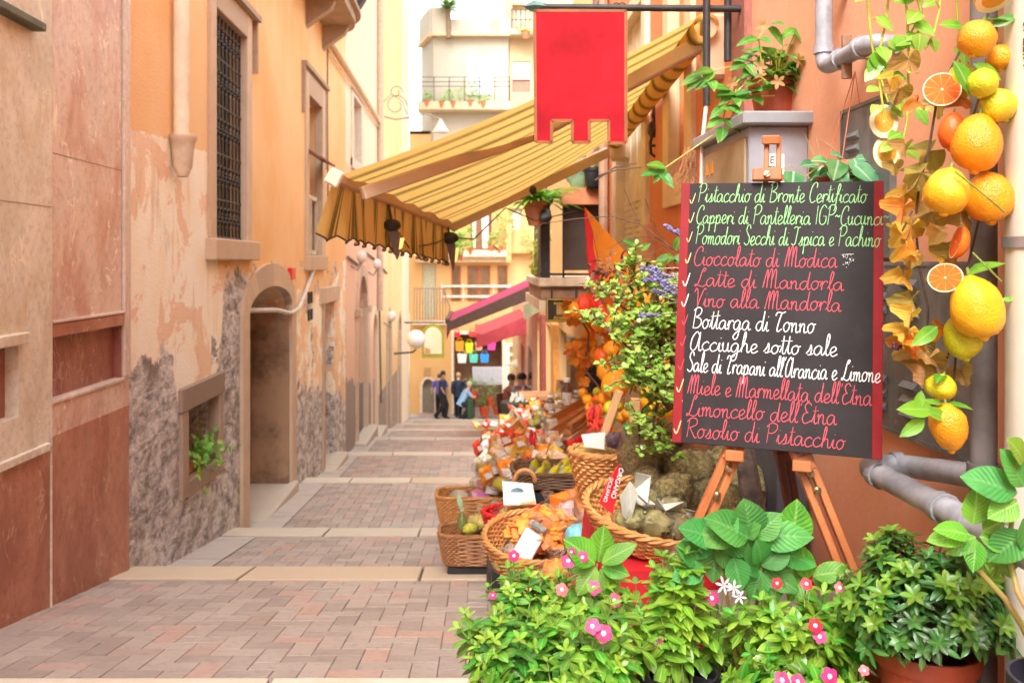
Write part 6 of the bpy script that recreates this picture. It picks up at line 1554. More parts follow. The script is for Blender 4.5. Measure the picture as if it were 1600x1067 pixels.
def bag(label, c, size, food, card=None, group=None, rz=0.0, tilt=0.0, n=46, seed=None, name='snack_bag', neck=True, tie=None, cat='bag'):
    'clear bag: lumps of food, crinkled film gathered at the top, a paper card if the photo shows one'
    c = V(c); rr = random.Random(seed if seed is not None else int(abs(c.x * 997 + c.y * 131)))
    t = thing(name, label, cat, tuple(c), group); mt, kd = FOOD[food]; sx, sy, sz = size
    rot = Matrix.Rotation(rz, 3, 'Z') @ Matrix.Rotation(tilt, 3, 'X'); cc = c + rot @ V((0, 0, sz * .42))
    m = MB(); contents(m, (0, 0, 0), (sx * .49, sy * .49, sz * .42), n, kd, rr); m.blob((0, 0, -sz * .02), (sx * .45, sy * .45, sz * .38), 8, .3, 3, rr.random() * 9)
    m.v = [tuple(cc + rot @ V(p)) for p in m.v]; m.build('contents', mt, t)
    m = MB(); pr = [(.02, -.42), (.40, -.41), (.50, -.25), (.52, 0), (.46, .25), (.30, .40)] + ([(.10, .47), (.07, .52), (.17, .66), (.26, .78)] if neck else [(.05, .44)])
    m.lathe([(r, z) for r, z in pr], n=18); vs = []
    for i, p in enumerate(m.v):
        p = V(p); k = 1 + .34 * mnoise.noise(p * 2.6 + V((0, seed or 1, 0))) + .10 * mnoise.noise(p * 9); vs.append(tuple(cc + rot @ V((p.x * sx * k, p.y * sy * k, p.z * sz))))
    m.v = vs; m.build('film', FILM, t)
    if neck and tie: m = MB(); m.lathe([(sx * .09, -.006), (sx * .11, 0), (sx * .09, .006)], cc + rot @ V((0, 0, sz * .50)), 10, rot); m.build('tie', tie, t)
    if card:
        m = MB(); w_, h_ = card[1] * .5, card[2] * .5
        m.prism([cc + rot @ V((x, -sy * .56 - .02 * abs(x) / w_ + .01, z + card[3])) for x, z in ((-w_, -h_), (w_, -h_ * .9), (w_ * .95, h_), (-w_ * .96, h_ * .95))], rot @ V((0, .0025, 0))); m.build('paper_card', mat('paper ' + card[0], {'white': (.78, .77, .74), 'cream': (.78, .70, .55), 'blue': (.2, .35, .6), 'red': (.6, .02, .03)}[card[0]], .7, .05, 9), t, False)
    return t
def table(label, x0, x1, y0, y1, z, mt, cloth=None):
    t = thing('display_table', label, 'table', ((x0 + x1) / 2, (y0 + y1) / 2, gz(y1)))
    m = MB(); m.box(((x0 + x1) / 2, (y0 + y1) / 2, z - .015), (x1 - x0, y1 - y0, .03), None, .006); m.build('tabletop', mt, t)
    for x in (x0 + .04, x1 - .04):
        for y in (y0 + .04, y1 - .04): m = MB(); m.bar((x, y, z - .03), (x, y, gz(y)), .045, .045); m.build('leg', mt, t, False)
    if cloth:
        m = MB(); zb = z - cloth[1]; per = [(x0 - .01, y0 - .01), (x1 + .01, y0 - .01), (x1 + .01, y1 + .01), (x0 - .01, y1 + .01)]
        pts = []
        for (a, b2) in zip(per, per[1:] + per[:1]):
            for i in range(14): s_ = i / 14; pts.append((a[0] + (b2[0] - a[0]) * s_, a[1] + (b2[1] - a[1]) * s_))
        n = len(pts); vs = []
        for j, (x, y) in enumerate(pts):
            w = .012 * math.sin(j * 1.9); vs += [V((x, y, z + .004)), V((x + w - .01 * (x < (x0 + x1) / 2), y + w, zb + .01 * math.sin(j))),]
        m.add(vs, [(2 * j, 2 * ((j + 1) % n), 2 * ((j + 1) % n) + 1, 2 * j + 1) for j in range(n)] + [tuple(2 * j for j in range(n))]); m.build('tablecloth', cloth[0], t)
    return t
M_REDC = mat('red display cloth', (.55, .01, .018), .7, .15, 10); M_PAPER = mat('folded white paper', (.60, .59, .52), .7, .05, 9); M_DKC = mat('dark shelf cloth', (.07, .045, .035), .8)
table('small table with a red cloth under the oval basket of oregano', .50, 1.22, 3.14, 3.95, -1.08, M_WOOD, (M_REDC, .16))
table('table under the round basket of dried tomatoes and the tall wicker basket', .18, 1.22, 4.05, 5.0, -1.46, M_WOODR, (M_WOODR, .3))
table('table holding the heap of bags behind the red basket', .10, 1.22, 5.55, 8.0, -1.92, M_WOOD, (M_DKC, .4))
table('further table heaped with bags towards the pedestal basket', .10, 1.22, 8.15, 11.8, -2.3, M_WOOD, (M_DKC, .35))

# oval basket of oregano and capers, red card, white folded papers
oc = V((.70, 3.40, -1.03)); ovr = Matrix.Rotation(.24, 3, 'X') @ Matrix.Rotation(.10, 3, 'Y')
basket('oval honey wicker basket of capers and oregano with white paper labels', oc, .29, .24, .10, .80, M_WICK, 30, rot=ovr)
for i, (px, py, w_) in enumerate(((985, 822, .10), (1020, 830, .11), (1060, 838, .11), (1000, 795, .11), (1040, 805, .11))):
    bag('clear packet of green capers in the oval basket of oregano', P(px, py, 3.28 if i < 3 else 3.4), (w_ * 1.5, w_, w_), 'caper', None, 'packets of capers in the oval basket', RS.uniform(-.5, .5), .5, 60, i + 3, neck=False)
for i, (pts, lab) in enumerate((([(968, 776), (984, 752), (997, 770), (985, 818), (973, 806)], 'white folded paper label standing beside the red price card'), ([(994, 738), (1017, 744), (1012, 786), (990, 766)], 'upright white paper label behind the others in the oval basket'), ([(983, 778), (1004, 773), (1024, 788), (1018, 800), (1000, 789), (984, 786)], 'creased white paper label lying in the middle of the oval basket'), ([(1026, 778), (1036, 788), (1068, 784), (1066, 795), (1040, 798), (1024, 794)], 'white paper label half under an oregano bag'), ([(1040, 802), (1068, 795), (1090, 800), (1088, 808), (1050, 821)], 'white paper label draped at the right end of the oval basket'))):
    m = MB(); d0 = 3.2 + .03 * i; q = [P(x, y, d0 + (.03 if j % 2 else -.01) + (.02 if y < 770 else 0)) for j, (x, y) in enumerate(pts)]; m.prism(q, (.001, .003, .001)); tag(m.build('paper_label', M_PAPER, smooth=False, loc=tuple(q[-1])), lab, 'label', 'paper labels in the oval basket')
t = thing('price_card', 'pointed red card with white lettering stuck in the oval basket', 'sign', tuple(P(955, 800, 3.2)))
q = [P(x, y, d_) for x, y, d_ in ((967, 724, 3.24), (967, 757, 3.24), (957, 803, 3.2), (936, 786, 3.2), (948, 755, 3.22))]; m = MB(); m.prism(q, (.001, .003, 0)); cd = m.build('card', mat('red card', (.66, .01, .02), .5, .05), t, False)
ax = (q[1] - q[2]).normalized(); ax = ((q[0] - (q[2] + q[3]) / 2)).normalized(); nn = V((0, -1, 0)); nn = (nn - ax * nn.dot(ax)).normalized(); yy = nn.cross(-ax)
for s_, off, sz in (('ORIGANO', .012, .024), ('SICILIANO', -.012, .019)):
    o3 = (q[0] + (q[2] + q[3]) / 2) / 2 + nn * .006 + yy * off + ax * (.015 if off > 0 else -.018)
    text3('lettering', s_, sz, Matrix.Translation(o3) @ Matrix((-ax, yy, nn)).transposed().to_4x4(), mat('white lettering', (.8, .8, .78), .6), cd)

# oregano bags
def oremat():
    t = NT('dried oregano'); p = t.obj(); v = t.vor(p, 70.0, out='Color'); n1 = t.noise(p, 60.0, 6.0, .75)
    c = t.mix(t.ramp(n1, .3, .7), (.26, .19, .05), (.80, .62, .22)); c = t.mix(t.math('MULTIPLY', t.ramp(t.noise(p, 16.0, 4.0), .5, .7), .5), c, (.50, .40, .11))
    t.set_b(Base__Color=c, Roughness=.9); t.bump(t.math('ADD', t.noise(p, 80.0, 6.0, .8), t.vor(p, 55.0)), 1.0, .02); return t.mat
M_ORE = oremat()
def oregano(px, py, rx, ry, d, tilt, label):
    k = d / F; c = P(px, py, d); t = thing('oregano_bag', label, 'bag', tuple(c - V((0, 0, ry * k))), 'bags of dried oregano'); rot = Matrix.Rotation(tilt, 3, 'Y'); sd = px * .7
    m = MB(); m.blob((0, 0, 0), (rx * k * .9, rx * k * .75, ry * k * .9), 14, .22, 2.4, sd, None, 0, .12, 9); rr = random.Random(px)
    for i in range(130):
        a, e = rr.uniform(0, 6.28), rr.uniform(-1.2, 1.4); dd = V((math.cos(a) * math.cos(e) * rx, math.sin(a) * math.cos(e) * rx * .82, math.sin(e) * ry)) * k * rr.uniform(.8, .98)
        m.leaf(dd, (rr.uniform(-1, 1), rr.uniform(-1, 1), rr.uniform(-1, 1)), (0, 0, 1), .02, .008, .3, .2, 1)
    m.v = [tuple(c + rot @ V(p)) for p in m.v]; m.build('herb', M_ORE, t)
    m = MB(); m.blob(c, (rx * k * 1.03, rx * k * .90, ry * k * 1.03), 16, .12, 2.4, sd, rot, 0, .10, 6.5); m.build('film', FILM, t)
for a in ((1012, 712, 46, 60, 3.75, .1, 'tall bag of dried oregano at the left of the pile, behind the paper labels'), (1078, 740, 44, 40, 3.62, .2, 'bag of oregano with bright glints in the middle of the pile'), (1045, 772, 30, 44, 3.42, .9, 'nearest lying bag of oregano over the white papers'), (1062, 790, 34, 40, 3.5, .6, 'plump bag of oregano leaning against the left easel leg'), (1122, 738, 34, 44, 3.7, -.3, 'shiny bag of oregano just under the left corner of the chalkboard'), (1165, 760, 44, 38, 3.62, .4, 'bag of oregano between the easel legs'), (1120, 790, 46, 40, 3.5, 1.0, 'wide bag of oregano behind the left easel leg'), (1205, 745, 26, 34, 3.75, .2, 'last bag of oregano at the right end of the pile'), (1068, 695, 40, 34, 3.85, 0, 'top bag of oregano hidden behind the chalkboard corner'), (1010, 775, 34, 50, 3.6, .1, 'upright bag of oregano behind the white paper labels'), (1030, 690, 36, 30, 3.95, .3, 'bag of oregano under the trailing jade plant')): oregano(*a)
# things behind the easel foot
m = MB(); m.box((1.22, 3.6, -.95), (.12, .36, .6), None, .01); tag(m.build('backing_board', mat('dark grey board', (.09, .09, .11), .6), loc=(1.22, 3.6, -1.25)), 'dark grey board leaning on the wall behind the oregano', 'board')
t = thing('tree_stump', 'weathered grey brown post standing behind the easel', 'post', tuple(P(1175, 800, 3.2))); m = MB(); m.tube([P(1180, 812, 3.2), P(1172, 760, 3.22), P(1165, 715, 3.25), P(1160, 680, 3.3)], [.045, .04, .036, .034], 9); m.build('trunk', mat('grey bark', (.13, .10, .085), .9, .4, 20, .6, 40), t)

# tall wicker basket with a card and a dark packet
tc = P(942, 775, 4.45); tc.z = -1.19
basket('tall honey wicker basket of pasta with a white card and a dark packet', tc, .165, .15, .25, .55, M_WICK, 20)
crate = MB(); crate.box((tc.x, tc.y, -1.325), (.26, .28, .265), None, .008); tag(crate.build('wooden_crate', M_WOODR, loc=(tc.x, tc.y, -1.455)), 'wooden crate under the tall wicker basket', 'crate')
bag('clear bag of yellow pasta in the tall wicker basket', V((tc.x - .04, tc.y, -1.0)), (.22, .2, .12), 'pasta', None, None, 0, 0, 70, 5, neck=False)
m = MB(); q = [P(908, 679, 4.36), P(946, 675, 4.36), P(944, 702, 4.33), P(914, 698, 4.33)]; m.prism(q, (0, .003, 0)); t = tag(m.build('paper_card', M_PAPER, smooth=False, loc=tuple(q[2])), 'white card with an orange band stuck in the tall wicker basket', 'card')
m = MB(); m.prism([a + V((0, -.003, 0)) for a in (P(914, 689, 4.345), P(934, 691, 4.345), P(934, 697, 4.34), P(914, 694, 4.34))], (0, .002, 0)); o = m.build('print_band', mat('ochre print', (.70, .46, .12), .6), t, False)
bag('dark purple packet standing in the tall wicker basket', P(960, 702, 4.35), (.10, .06, .105), 'raisin', None, None, .2, 0, 60, 8, neck=False)
for i, (x, y) in enumerate(((977, 668), (980, 678))):
    m = MB(); m.blob(P(x, y, 4.4), (.012, .012, .016), 6, .1); tag(m.build('cap', mat('green cap', (.01, .25, .13), .4), loc=tuple(P(x, y, 4.4))), 'small green bottle cap beside the tall basket', 'cap', 'green caps')

# round basket of dried tomatoes
rc = V((.30, 4.32, -1.455)); basket('round brown wicker basket of dried tomatoes nearest the paving', rc, .25, .24, .15, .78, M_WICK, 26, rim=M_WICK, rot=Matrix.Rotation(.22, 3, 'X'))
m = MB(); rr = random.Random(2); contents(m, rc + V((.04, .02, .15)), (.19, .18, .10), 420, 'chip', rr); tag(m.build('dried_tomatoes', FOOD['tomato'][0], loc=tuple(rc + V((0, 0, .02)))), 'orange dried tomatoes filling the round basket', 'dried tomatoes')
t = thing('labelled_packet', 'clear packet with a long white label leaning in the round basket', 'packet', tuple(P(815, 885, 4.15))); a, b_ = P(806, 884, 4.14), P(843, 818, 4.22); ax = (b_ - a).normalized()
m = MB(); m.bar(a, b_ + ax * .05, .105, .035, (0, -1, 0), .012); m.build('film', FILM, t); m = MB(); m.bar(a + V((0, -.006, 0)), a.lerp(b_, .80) + V((0, -.006, 0)), .095, .03, (0, -1, 0), .006); m.build('label', mat('bluish white label', (.70, .72, .78), .5, .05, 20), t)
m = MB(); m.bar(a.lerp(b_, .86), b_, .085, .025, (0, -1, 0), .008); m.build('contents', mat('grey green filling', (.42, .44, .40), .5, .3, 40), t)
for i, (px, py, d_, w_, h_, food, lab, rz) in enumerate(((785, 880, 4.2, .10, .09, 'pasta', 'small bag of pasta at the left of the round basket', .3), (802, 858, 4.4, .09, .10, 'almond', 'crumpled clear bag behind the white labelled packet', 0), (878, 850, 4.3, .20, .20, 'tomato', 'large clear bag of dried tomatoes rising from the round basket', .4), (862, 830, 4.5, .17, .16, 'pasta', 'clear bag of mixed pasta leaning on the red basket', -.3), (905, 840, 4.2, .16, .17, 'candy', 'clear bag of coloured sweets right of the dried tomatoes', .2), (938, 830, 4.1, .16, .15, 'pink sweet', 'clear bag of pink sweets against the oval basket', .5), (920, 812, 4.5, .15, .15, 'candy', 'clear bag of sweets with a silvery top under the orange tags', .1), (895, 800, 4.75, .17, .15, 'pink sweet', 'round clear bag of pink sweets in front of the orange tags', 0), (870, 890, 4.0, .16, .12, 'orange peel', 'bag of orange peel partly hidden by the periwinkles', 0), (955, 890, 3.6, .17, .14, 'almond', 'clear bag of almonds behind the small hydrangea shoot', .2), (1000, 910, 3.3, .18, .13, 'orange peel', 'bag of orange peel low under the red cloth', .1), (1060, 905, 3.0, .16, .12, 'almond', 'crumpled bag of almonds among the plants below the oval basket', .1), (900, 935, 3.5, .2, .14, 'tomato', 'bag of dried tomatoes showing between the periwinkle stems', .3), (840, 930, 3.8, .2, .12, 'pasta', 'bag of pasta glimpsed under the round basket', .3))):
    c = P(px, py, d_); bag(lab, c - V((0, 0, h_ * .4)), (w_, w_ * .8, h_), food, None, None, rz, RS.uniform(-.3, .2), 70, i + 20, tie=M_REDC if i % 3 == 0 else None)
# red basket and header-card packet
qc = P(808, 838, 5.2); qc.z = -1.60
basket('red painted wicker basket with a pasta packet', qc, .20, .155, .15, .80, M_WICKR, 22); crate = MB(); crate.box((qc.x, qc.y, -1.79), (.3, .24, .37), None, .006); tag(crate.build('crate', M_CRATE, loc=(qc.x, qc.y, -1.97)), 'black plastic crate under the red basket', 'crate')
t = bag('clear packet of yellow pasta with a white header card in the red basket', V((qc.x - .0, qc.y - .03, -1.51)), (.24, .15, .14), 'pasta', None, None, 0, 0, 120, 31, neck=False)
m = MB(); q = [P(785, 752, 5.12), P(832, 756, 5.12), P(838, 788, 5.02), P(787, 789, 5.02)]; m.prism(q, (0, .003, .002)); hc_ = m.build('header_card', M_PAPER, t, False)
m = MB(); cc = P(808, 768, 5.075); m.prism([cc + V((.038 * math.cos(a), -.012 * math.sin(a) * 1.2, .030 * math.sin(a) * .9)) + V((0, .012, 0)) * 0 + V((0, -.004, 0)) for a in [PI * i / 12 for i in range(13)]], (0, .002, 0)); m.build('emblem', mat('blue print', (.20, .42, .66), .5, .3, 40), hc_, False)
m = MB(); m.prism([P(812, 785, 5.015), P(836, 782, 5.015), P(837, 785, 5.013), P(815, 787, 5.013)], (0, .002, 0)); m.build('print_band', mat('ochre print', (.70, .46, .12), .6), hc_, False)
bag('clear bag of pale pasta at the right of the red basket', V((qc.x + .17, qc.y - .02, -1.53)), (.15, .13, .17), 'pasta', None, None, .4, 0, 70, 33)
# two rectangular baskets by the steps
b0 = P(742, 868, 6.15); b0.z = -2.04
basket('rectangular brown wicker basket on a black base beside the steps', b0, .245, .16, .20, .84, M_WICKB, 30, ex=5)
m = MB(); m.box((b0.x, b0.y, (b0.z - .004 + gz(6.2) - .05) / 2), (.37, .24, b0.z - .006 - gz(6.2) + .05), None, .01); tag(m.build('crate', M_CRATE, loc=(b0.x, b0.y, gz(6.15))), 'black plastic base under the rectangular basket', 'crate')
b1 = P(738, 815, 6.75); b1.z = -1.94
basket('longer rectangular honey wicker basket just behind the brown one', b1, .27, .17, .20, .86, M_WICK, 30, ex=5); m = MB(); m.box((b1.x, b1.y, -2.14), (.40, .26, .38), None, .01); tag(m.build('crate', M_CRATE, loc=(b1.x, b1.y, -2.33)), 'black plastic base under the longer rectangular basket', 'crate')
t = thing('oil_bottle', 'small green glass bottle with a green ribbon in the rectangular basket', 'bottle', tuple(P(722, 820, 6.1))); c = P(722, 826, 6.1)
m = MB(); m.lathe([(.001, 0), (.032, .002), (.034, .03), (.032, .075), (.014, .10), (.011, .125), (.001, .126)], c, 14); m.build('glass', mat('olive glass', (.16, .19, .05), .1, .2, 10, spec=.8), t); m = MB(); m.lathe([(.012, .122), (.013, .14), (.001, .141)], c, 10); m.build('cap', mat('white cap', (.7, .7, .68), .5), t)
m = MB(); m.leaf(c + V((0, -.015, .13)), (-.25, -.1, 1), (0, -1, 0), .12, .035, .1, .2, 3); m.build('ribbon', mat('pale green ribbon', (.30, .52, .30), .5), t)
for i, (px, py, d_, w_, food, lab) in enumerate(((745, 822, 6.15, .13, 'pasta', 'bag of pasta beside the green bottle'), (735, 828, 6.05, .09, 'lemon sweet', 'small bag of lemon sweets in the brown rectangular basket'), (765, 815, 6.2, .14, 'almond', 'clear bag at the back of the brown rectangular basket'), (715, 785, 6.7, .15, 'almond', 'clear bag at the left of the longer rectangular basket'), (745, 785, 6.75, .15, 'candy', 'clear bag of sweets in the middle of the longer rectangular basket'), (775, 782, 6.8, .14, 'pasta', 'bag of pasta at the right of the longer rectangular basket'))):
    bag(lab, P(px, py, d_) - V((0, 0, .03)), (w_ * 1.35, w_, w_ * 1.05), food, None, None, RS.uniform(-1, 1), RS.uniform(-.5, .3), 60, i + 50, neck=i % 2 == 0)
# orange folded tags
for i, (pts, d_, lab) in enumerate((([(858, 774), (898, 762), (907, 790), (862, 806)], 5.0, 'broad orange paper tag standing behind the pink sweets'), ([(898, 765), (903, 735), (913, 732), (917, 760), (904, 792)], 4.9, 'narrow orange paper tag folded upright next to the tall basket'))):
    m = MB(); q = [P(x, y, d_ + .03 * (j % 2)) for j, (x, y) in enumerate(pts)]; m.prism(q, (0, .004, 0)); tag(m.build('paper_tag', mat('orange paper', (.78, .22, .015), .6, .12, 8), smooth=False, loc=tuple(q[-1])), lab, 'tag', 'orange tags')
# tray of oil bottles with a loop handle
dk = basket('dark wicker tray of yellow bottles behind the header card', V((.62, 6.1, -1.50)), .36, .22, .10, .9, M_WICKD, 30, ex=4); m = MB(); m.tube([P(802, 752, 5.75) + V((0, 0, 0))] + [P(820 + 16 * math.cos(a), 752 - 18 * math.sin(a), 5.75) for a in [PI - PI * i / 12 for i in range(13)]], .014, 7); m.build('handle', M_WICK, dk)
m = MB(); m.box((.62, 6.1, -1.72), (.5, .36, .40)); tag(m.build('crate', M_CRATE, loc=(.62, 6.1, -1.92)), 'black plastic crate under the dark wicker tray', 'crate')
M_OIL = mat('yellow green oil', (.50, .42, .015), .12, .25, 12, spec=.8, col2=(.62, .55, .03))
bt = None
for i in range(14):
    x, y, z = .40 + .075 * (i % 7) + RS.uniform(-.01, .01), 6.0 + .14 * (i // 7), -1.47 + .02 * (i // 7)
    if bt is None:
        bt = thing('oil_bottle', 'yellow green oil bottle lying in the dark wicker tray', 'bottle', (x, y, z), 'oil bottles in the dark tray'); m = MB(); c = V((x, y, z)); rq = V((.35, -.55, .75)).to_track_quat('Z', 'Y').to_matrix()
        m.lathe([(.001, 0), (.028, .002), (.030, .02), (.030, .12), (.012, .155), (.011, .19), (.001, .192)], c, 12, rq); m.build('glass', M_OIL, bt); m = MB(); m.lathe([(.012, .185), (.013, .21), (.001, .211)], c, 8, rq); m.build('cap', mat('gold cap', (.6, .45, .1), .3, metal=.6), bt); m = MB(); m.lathe([(.0305, .04), (.0308, .045), (.0308, .10), (.0305, .105)], c, 12, rq); m.build('label', M_PAPER, bt)
    else: dup(bt, (x, y, z), RS.uniform(-.5, .5))
# the blurred heap of bags
protos = []
spec = [('tomato', 'white'), ('pasta', 'cream'), ('candy', 'white'), ('almond', 'red'), ('orange peel', 'white'), ('pink sweet', 'cream'), ('lemon sweet', None), ('chilli', 'white'), ('tomato', None), ('pasta', 'white')]
FN = {'tomato': 'dried tomatoes', 'pasta': 'yellow pasta', 'candy': 'mixed coloured sweets', 'almond': 'pale almonds', 'orange peel': 'orange peel', 'pink sweet': 'pink sweets', 'lemon sweet': 'lemon yellow sweets', 'chilli': 'red chillies', 'caper': 'capers', 'herb': 'dried herbs'}
RH_ = random.Random(12)
for row, d_ in enumerate((5.75, 6.45, 6.85, 7.25, 7.65, 8.1, 8.6, 9.1, 9.6, 10.2, 10.8, 11.4)):
    xl = {0: .75, 1: .22, 2: .04}.get(row, .0 + .016 * row); nb = 11 if row else 4
    for i in range(nb):
        u = i / (nb - 1); x = xl + (1.15 - xl) * u + RH_.uniform(-.03, .03); base = -1.90 if d_ < 8.05 else -2.29
        z = base + (.06 + .42 * u) + RH_.uniform(-.02, .06) + (.10 if row in (0, 1) else .0); near = d_ < 8.05
        k = RH_.randrange(10); f = spec[k][0]; where = 'in the nearer heap behind the header card' if near else 'in the far heap before the pedestal basket'
        lab = f'clear bag of {FN[f]} {where}'; grp = f'{FN[f]} bags {"near" if near else "far"} heap'; y = d_ + RH_.uniform(-.12, .12)
        pr = next((p for p in protos if p[0] == k), None)
        if pr is None:
            t = bag(lab, (x, y, z), (.19, .12, .13), f, (spec[k][1], .10, .065, .02) if spec[k][1] else None, grp, RH_.uniform(-1, 1), RH_.uniform(-.6, .2), 60, k + 90); protos.append((k, t))
        else: dup(pr[1], (x, y, z), RH_.uniform(-1.2, 1.2), lab, RH_.uniform(.8, 1.1), grp, (RH_.uniform(-.6, .4), RH_.uniform(-.5, .5), RH_.uniform(-1.5, 1.5)))
# small sealed packets strewn over the heap
def packet(lab, c, w, h, col, nm, group):
    t = thing('food_packet', lab, 'packet', tuple(c), group); m = MB(); n = 9; vs, fs = [], []
    for s_ in (1, -1):
        for i in range(n):
            for j in range(n):
                u, v = i / (n - 1) * 2 - 1, j / (n - 1) * 2 - 1; b = ((1 - abs(u) ** 3) * (1 - abs(v) ** 2)) ** .5
                vs.append(V(c) + V((u * w / 2 * (1 - .06 * (1 - abs(v))), s_ * (.002 + .028 * b * (1 + .35 * math.sin(u * 5 + v * 4 + s_))), (v + 1) * h / 2)))
    for k in range(2):
        o = k * n * n
        for i in range(n - 1):
            for j in range(n - 1): a = o + i * n + j; fs.append((a, a + n, a + n + 1, a + 1) if k == 0 else (a, a + 1, a + n + 1, a + n))
    m.add(vs, fs); m.build('pouch', mat('packet ' + nm, col, .22, .35, 22, .5, 45, spec=.7), t)
    m = MB(); m.prism([V(c) + V((x * w, -.034, z * h)) for x, z in ((-.28, .30), (.28, .28), (.27, .62), (-.27, .66))], (0, .004, 0)); m.build('label', mat('paper white', (.72, .70, .64), .5, .25, 40), t, False)
    return t
PK, RP = {}, random.Random(5)
PC = (('orange', (.85, .26, .02)), ('tomato red', (.72, .06, .02)), ('golden', (.82, .50, .08)), ('silvery white', (.74, .70, .66)), ('peach', (.84, .50, .30)), ('cherry red', (.66, .012, .03)), ('cream', (.82, .68, .46)), ('olive yellow', (.52, .46, .06)), ('amber', (.70, .30, .04)))
for i in range(150):
    near = i < 84; y = RP.uniform(5.75, 7.95) if near else RP.uniform(8.2, 11.6); u = RP.random() ** .85; xl = max(.0, .9 - .9 * (y - 5.7)) if near else .0
    c = V((xl + (1.15 - xl) * u, y, (-1.90 if near else -2.29) + .16 + .44 * (c0 if (c0 := u) else 0) + RP.uniform(-.03, .07) + (.06 if y < 6.6 else 0)))
    nm, col = PC[RP.randrange(9)]; wh = 'nearer' if near else 'far'; lab = f'{nm} food packet strewn on the {wh} heap of bags'; g_ = f'{nm} packets on the {wh} heap'; rt = (RP.uniform(-1.3, .1), RP.uniform(-.6, .6), RP.uniform(-1.2, 1.2))
    if nm not in PK: PK[nm] = packet(lab, c, .13, .15, col, nm, g_); PK[nm].rotation_euler = rt
    else: dup(PK[nm], c, 0, lab, RP.uniform(.7, 1.15), g_, rt)
# wooden trays in the heap
for i, (px, py, d_, lab) in enumerate(((800, 690, 9.6, 'tilted brown wooden tray at the street side of the far heap'), (905, 672, 7.4, 'slanting orange brown wooden tray at the wall side of the heap'), (898, 655, 7.8, 'second slanting wooden tray above the first at the wall side'), (795, 672, 10.6, 'pale edged tray of yellow packets near the pedestal basket'))):
    t = thing('wooden_tray', lab, 'tray', tuple(P(px, py + 10, d_)), 'wooden trays'); c = P(px, py, d_); rot = Matrix.Rotation((-.75, -.55, -.55, -.9)[i], 3, 'Y') @ Matrix.Rotation(.25, 3, 'X'); w_, l_ = (.42, .3)
    m = MB(); m.box(c, (w_, l_, .015), rot); m.build('base', M_WOODR, t, False); m = MB()
    for sx_ in (-1, 1): m.box(c + rot @ V((sx_ * w_ / 2, 0, .035)), (.014, l_, .07), rot)
    for sy_ in (-1, 1): m.box(c + rot @ V((0, sy_ * l_ / 2, .035)), (w_ + .012, .014, .071), rot)
    m.build('side', M_WOODR if i < 3 else mat('pale tray', (.62, .5, .34), .6), t, False)
for i, (x0, y0, x1, y1) in enumerate(((888, 678, 925, 652), (892, 690, 930, 662), (890, 665, 918, 645))):
    m = MB(); m.bar(P(x0, y0, 6.6), P(x1, y1, 6.9), .05, .03, (0, 0, 1), .006); tag(m.build('wooden_plank', M_WOODR, loc=tuple(P(x0, y0, 6.6))), 'orange brown wooden plank of the slanted display by the red chillies', 'plank', 'planks of the slanted display')
# chillies, ribbons
for i, (px, py, n_, s_, lab) in enumerate(((928, 645, 26, 16, 'bunch of bright red chillies hanging above the wooden trays'), (945, 664, 18, 14, 'lower bunch of red chillies right above the tall basket'), (875, 725, 10, 9, 'red ribbon bow beside the yellow bottles'), (832, 680, 8, 10, 'bright red packet string on the far heap'))):
    m = MB(); c = P(px, py, 5.4 if i < 2 else 6.6); k = 5.4 / F
    for j in range(n_):
        a = c + V((RS.uniform(-1, 1) * s_ * .5 * k, RS.uniform(-.04, .04), RS.uniform(-1, 1) * s_ * k)); m.tube([a, a + V((RS.uniform(-.02, .02), -.01, -.03)), a + V((RS.uniform(-.03, .03), -.015, -.06))], [.010, .010, .002], 6)
    tag(m.build('chilli_bunch' if i < 2 else 'red_ribbon', FOOD['chilli'][0] if i < 2 else M_REDC, loc=tuple(c)), lab, 'chillies' if i < 2 else 'ribbon')
# jars and bottles by the yellow row
for i, (px, py, d_, h_, w_, col, lab) in enumerate(((860, 632, 9.2, .16, .045, (.20, .10, .05), 'jar with a white lid at the left of the jar row'), (876, 640, 8.8, .15, .05, (.42, .24, .08), 'honey coloured jar in the jar row'), (862, 655, 8.6, .13, .05, (.70, .50, .2), 'amber jar low in the jar row'), (886, 618, 9.0, .30, .05, (.14, .05, .03), 'tall brown bottle with a grey label'), (895, 640, 8.4, .14, .05, (.40, .30, .18), 'tan jar right of the tall brown bottle'), (880, 660, 8.2, .14, .05, (.6, .4, .28), 'pinkish jar below the tall brown bottle'), (902, 625, 8.6, .16, .05, (.22, .15, .08), 'dark jar near the hanging oranges'))):
    c = P(px, py, d_); c.z -= h_ / 2; t = thing('jar' if h_ < .25 else 'bottle', lab, 'jar' if h_ < .25 else 'bottle', tuple(c), 'jars and bottles by the yellow row'); m = MB()
    m.lathe([(.001, 0), (w_, .003), (w_, h_ * .72), (w_ * .6, h_ * .86), (w_ * .6, h_)], c, 14); m.build('glass', mat('jar glass %d' % i, col, .15, .3, 12, spec=.7), t); m = MB(); m.lathe([(w_ * .66, h_ * .96), (w_ * .66, h_ * 1.08), (.001, h_ * 1.09)], c, 12); m.build('lid', mat('white lid', (.74, .70, .64), .5), t)
    m = MB(); m.lathe([(w_ * 1.01, h_ * .2), (w_ * 1.02, h_ * .22), (w_ * 1.02, h_ * .6), (w_ * 1.01, h_ * .62)], c, 14); m.build('label', mat('grey white label', (.6, .57, .54), .6, .3, 40), t)
m = MB(); m.box((1.05, 8.6, -1.75), (.4, 1.8, .5), None, .01); tag(m.build('jar_shelf', M_WOODR, loc=(1.05, 8.6, -2.0)), 'wooden shelf block carrying the jars beside the yellow row', 'shelf')
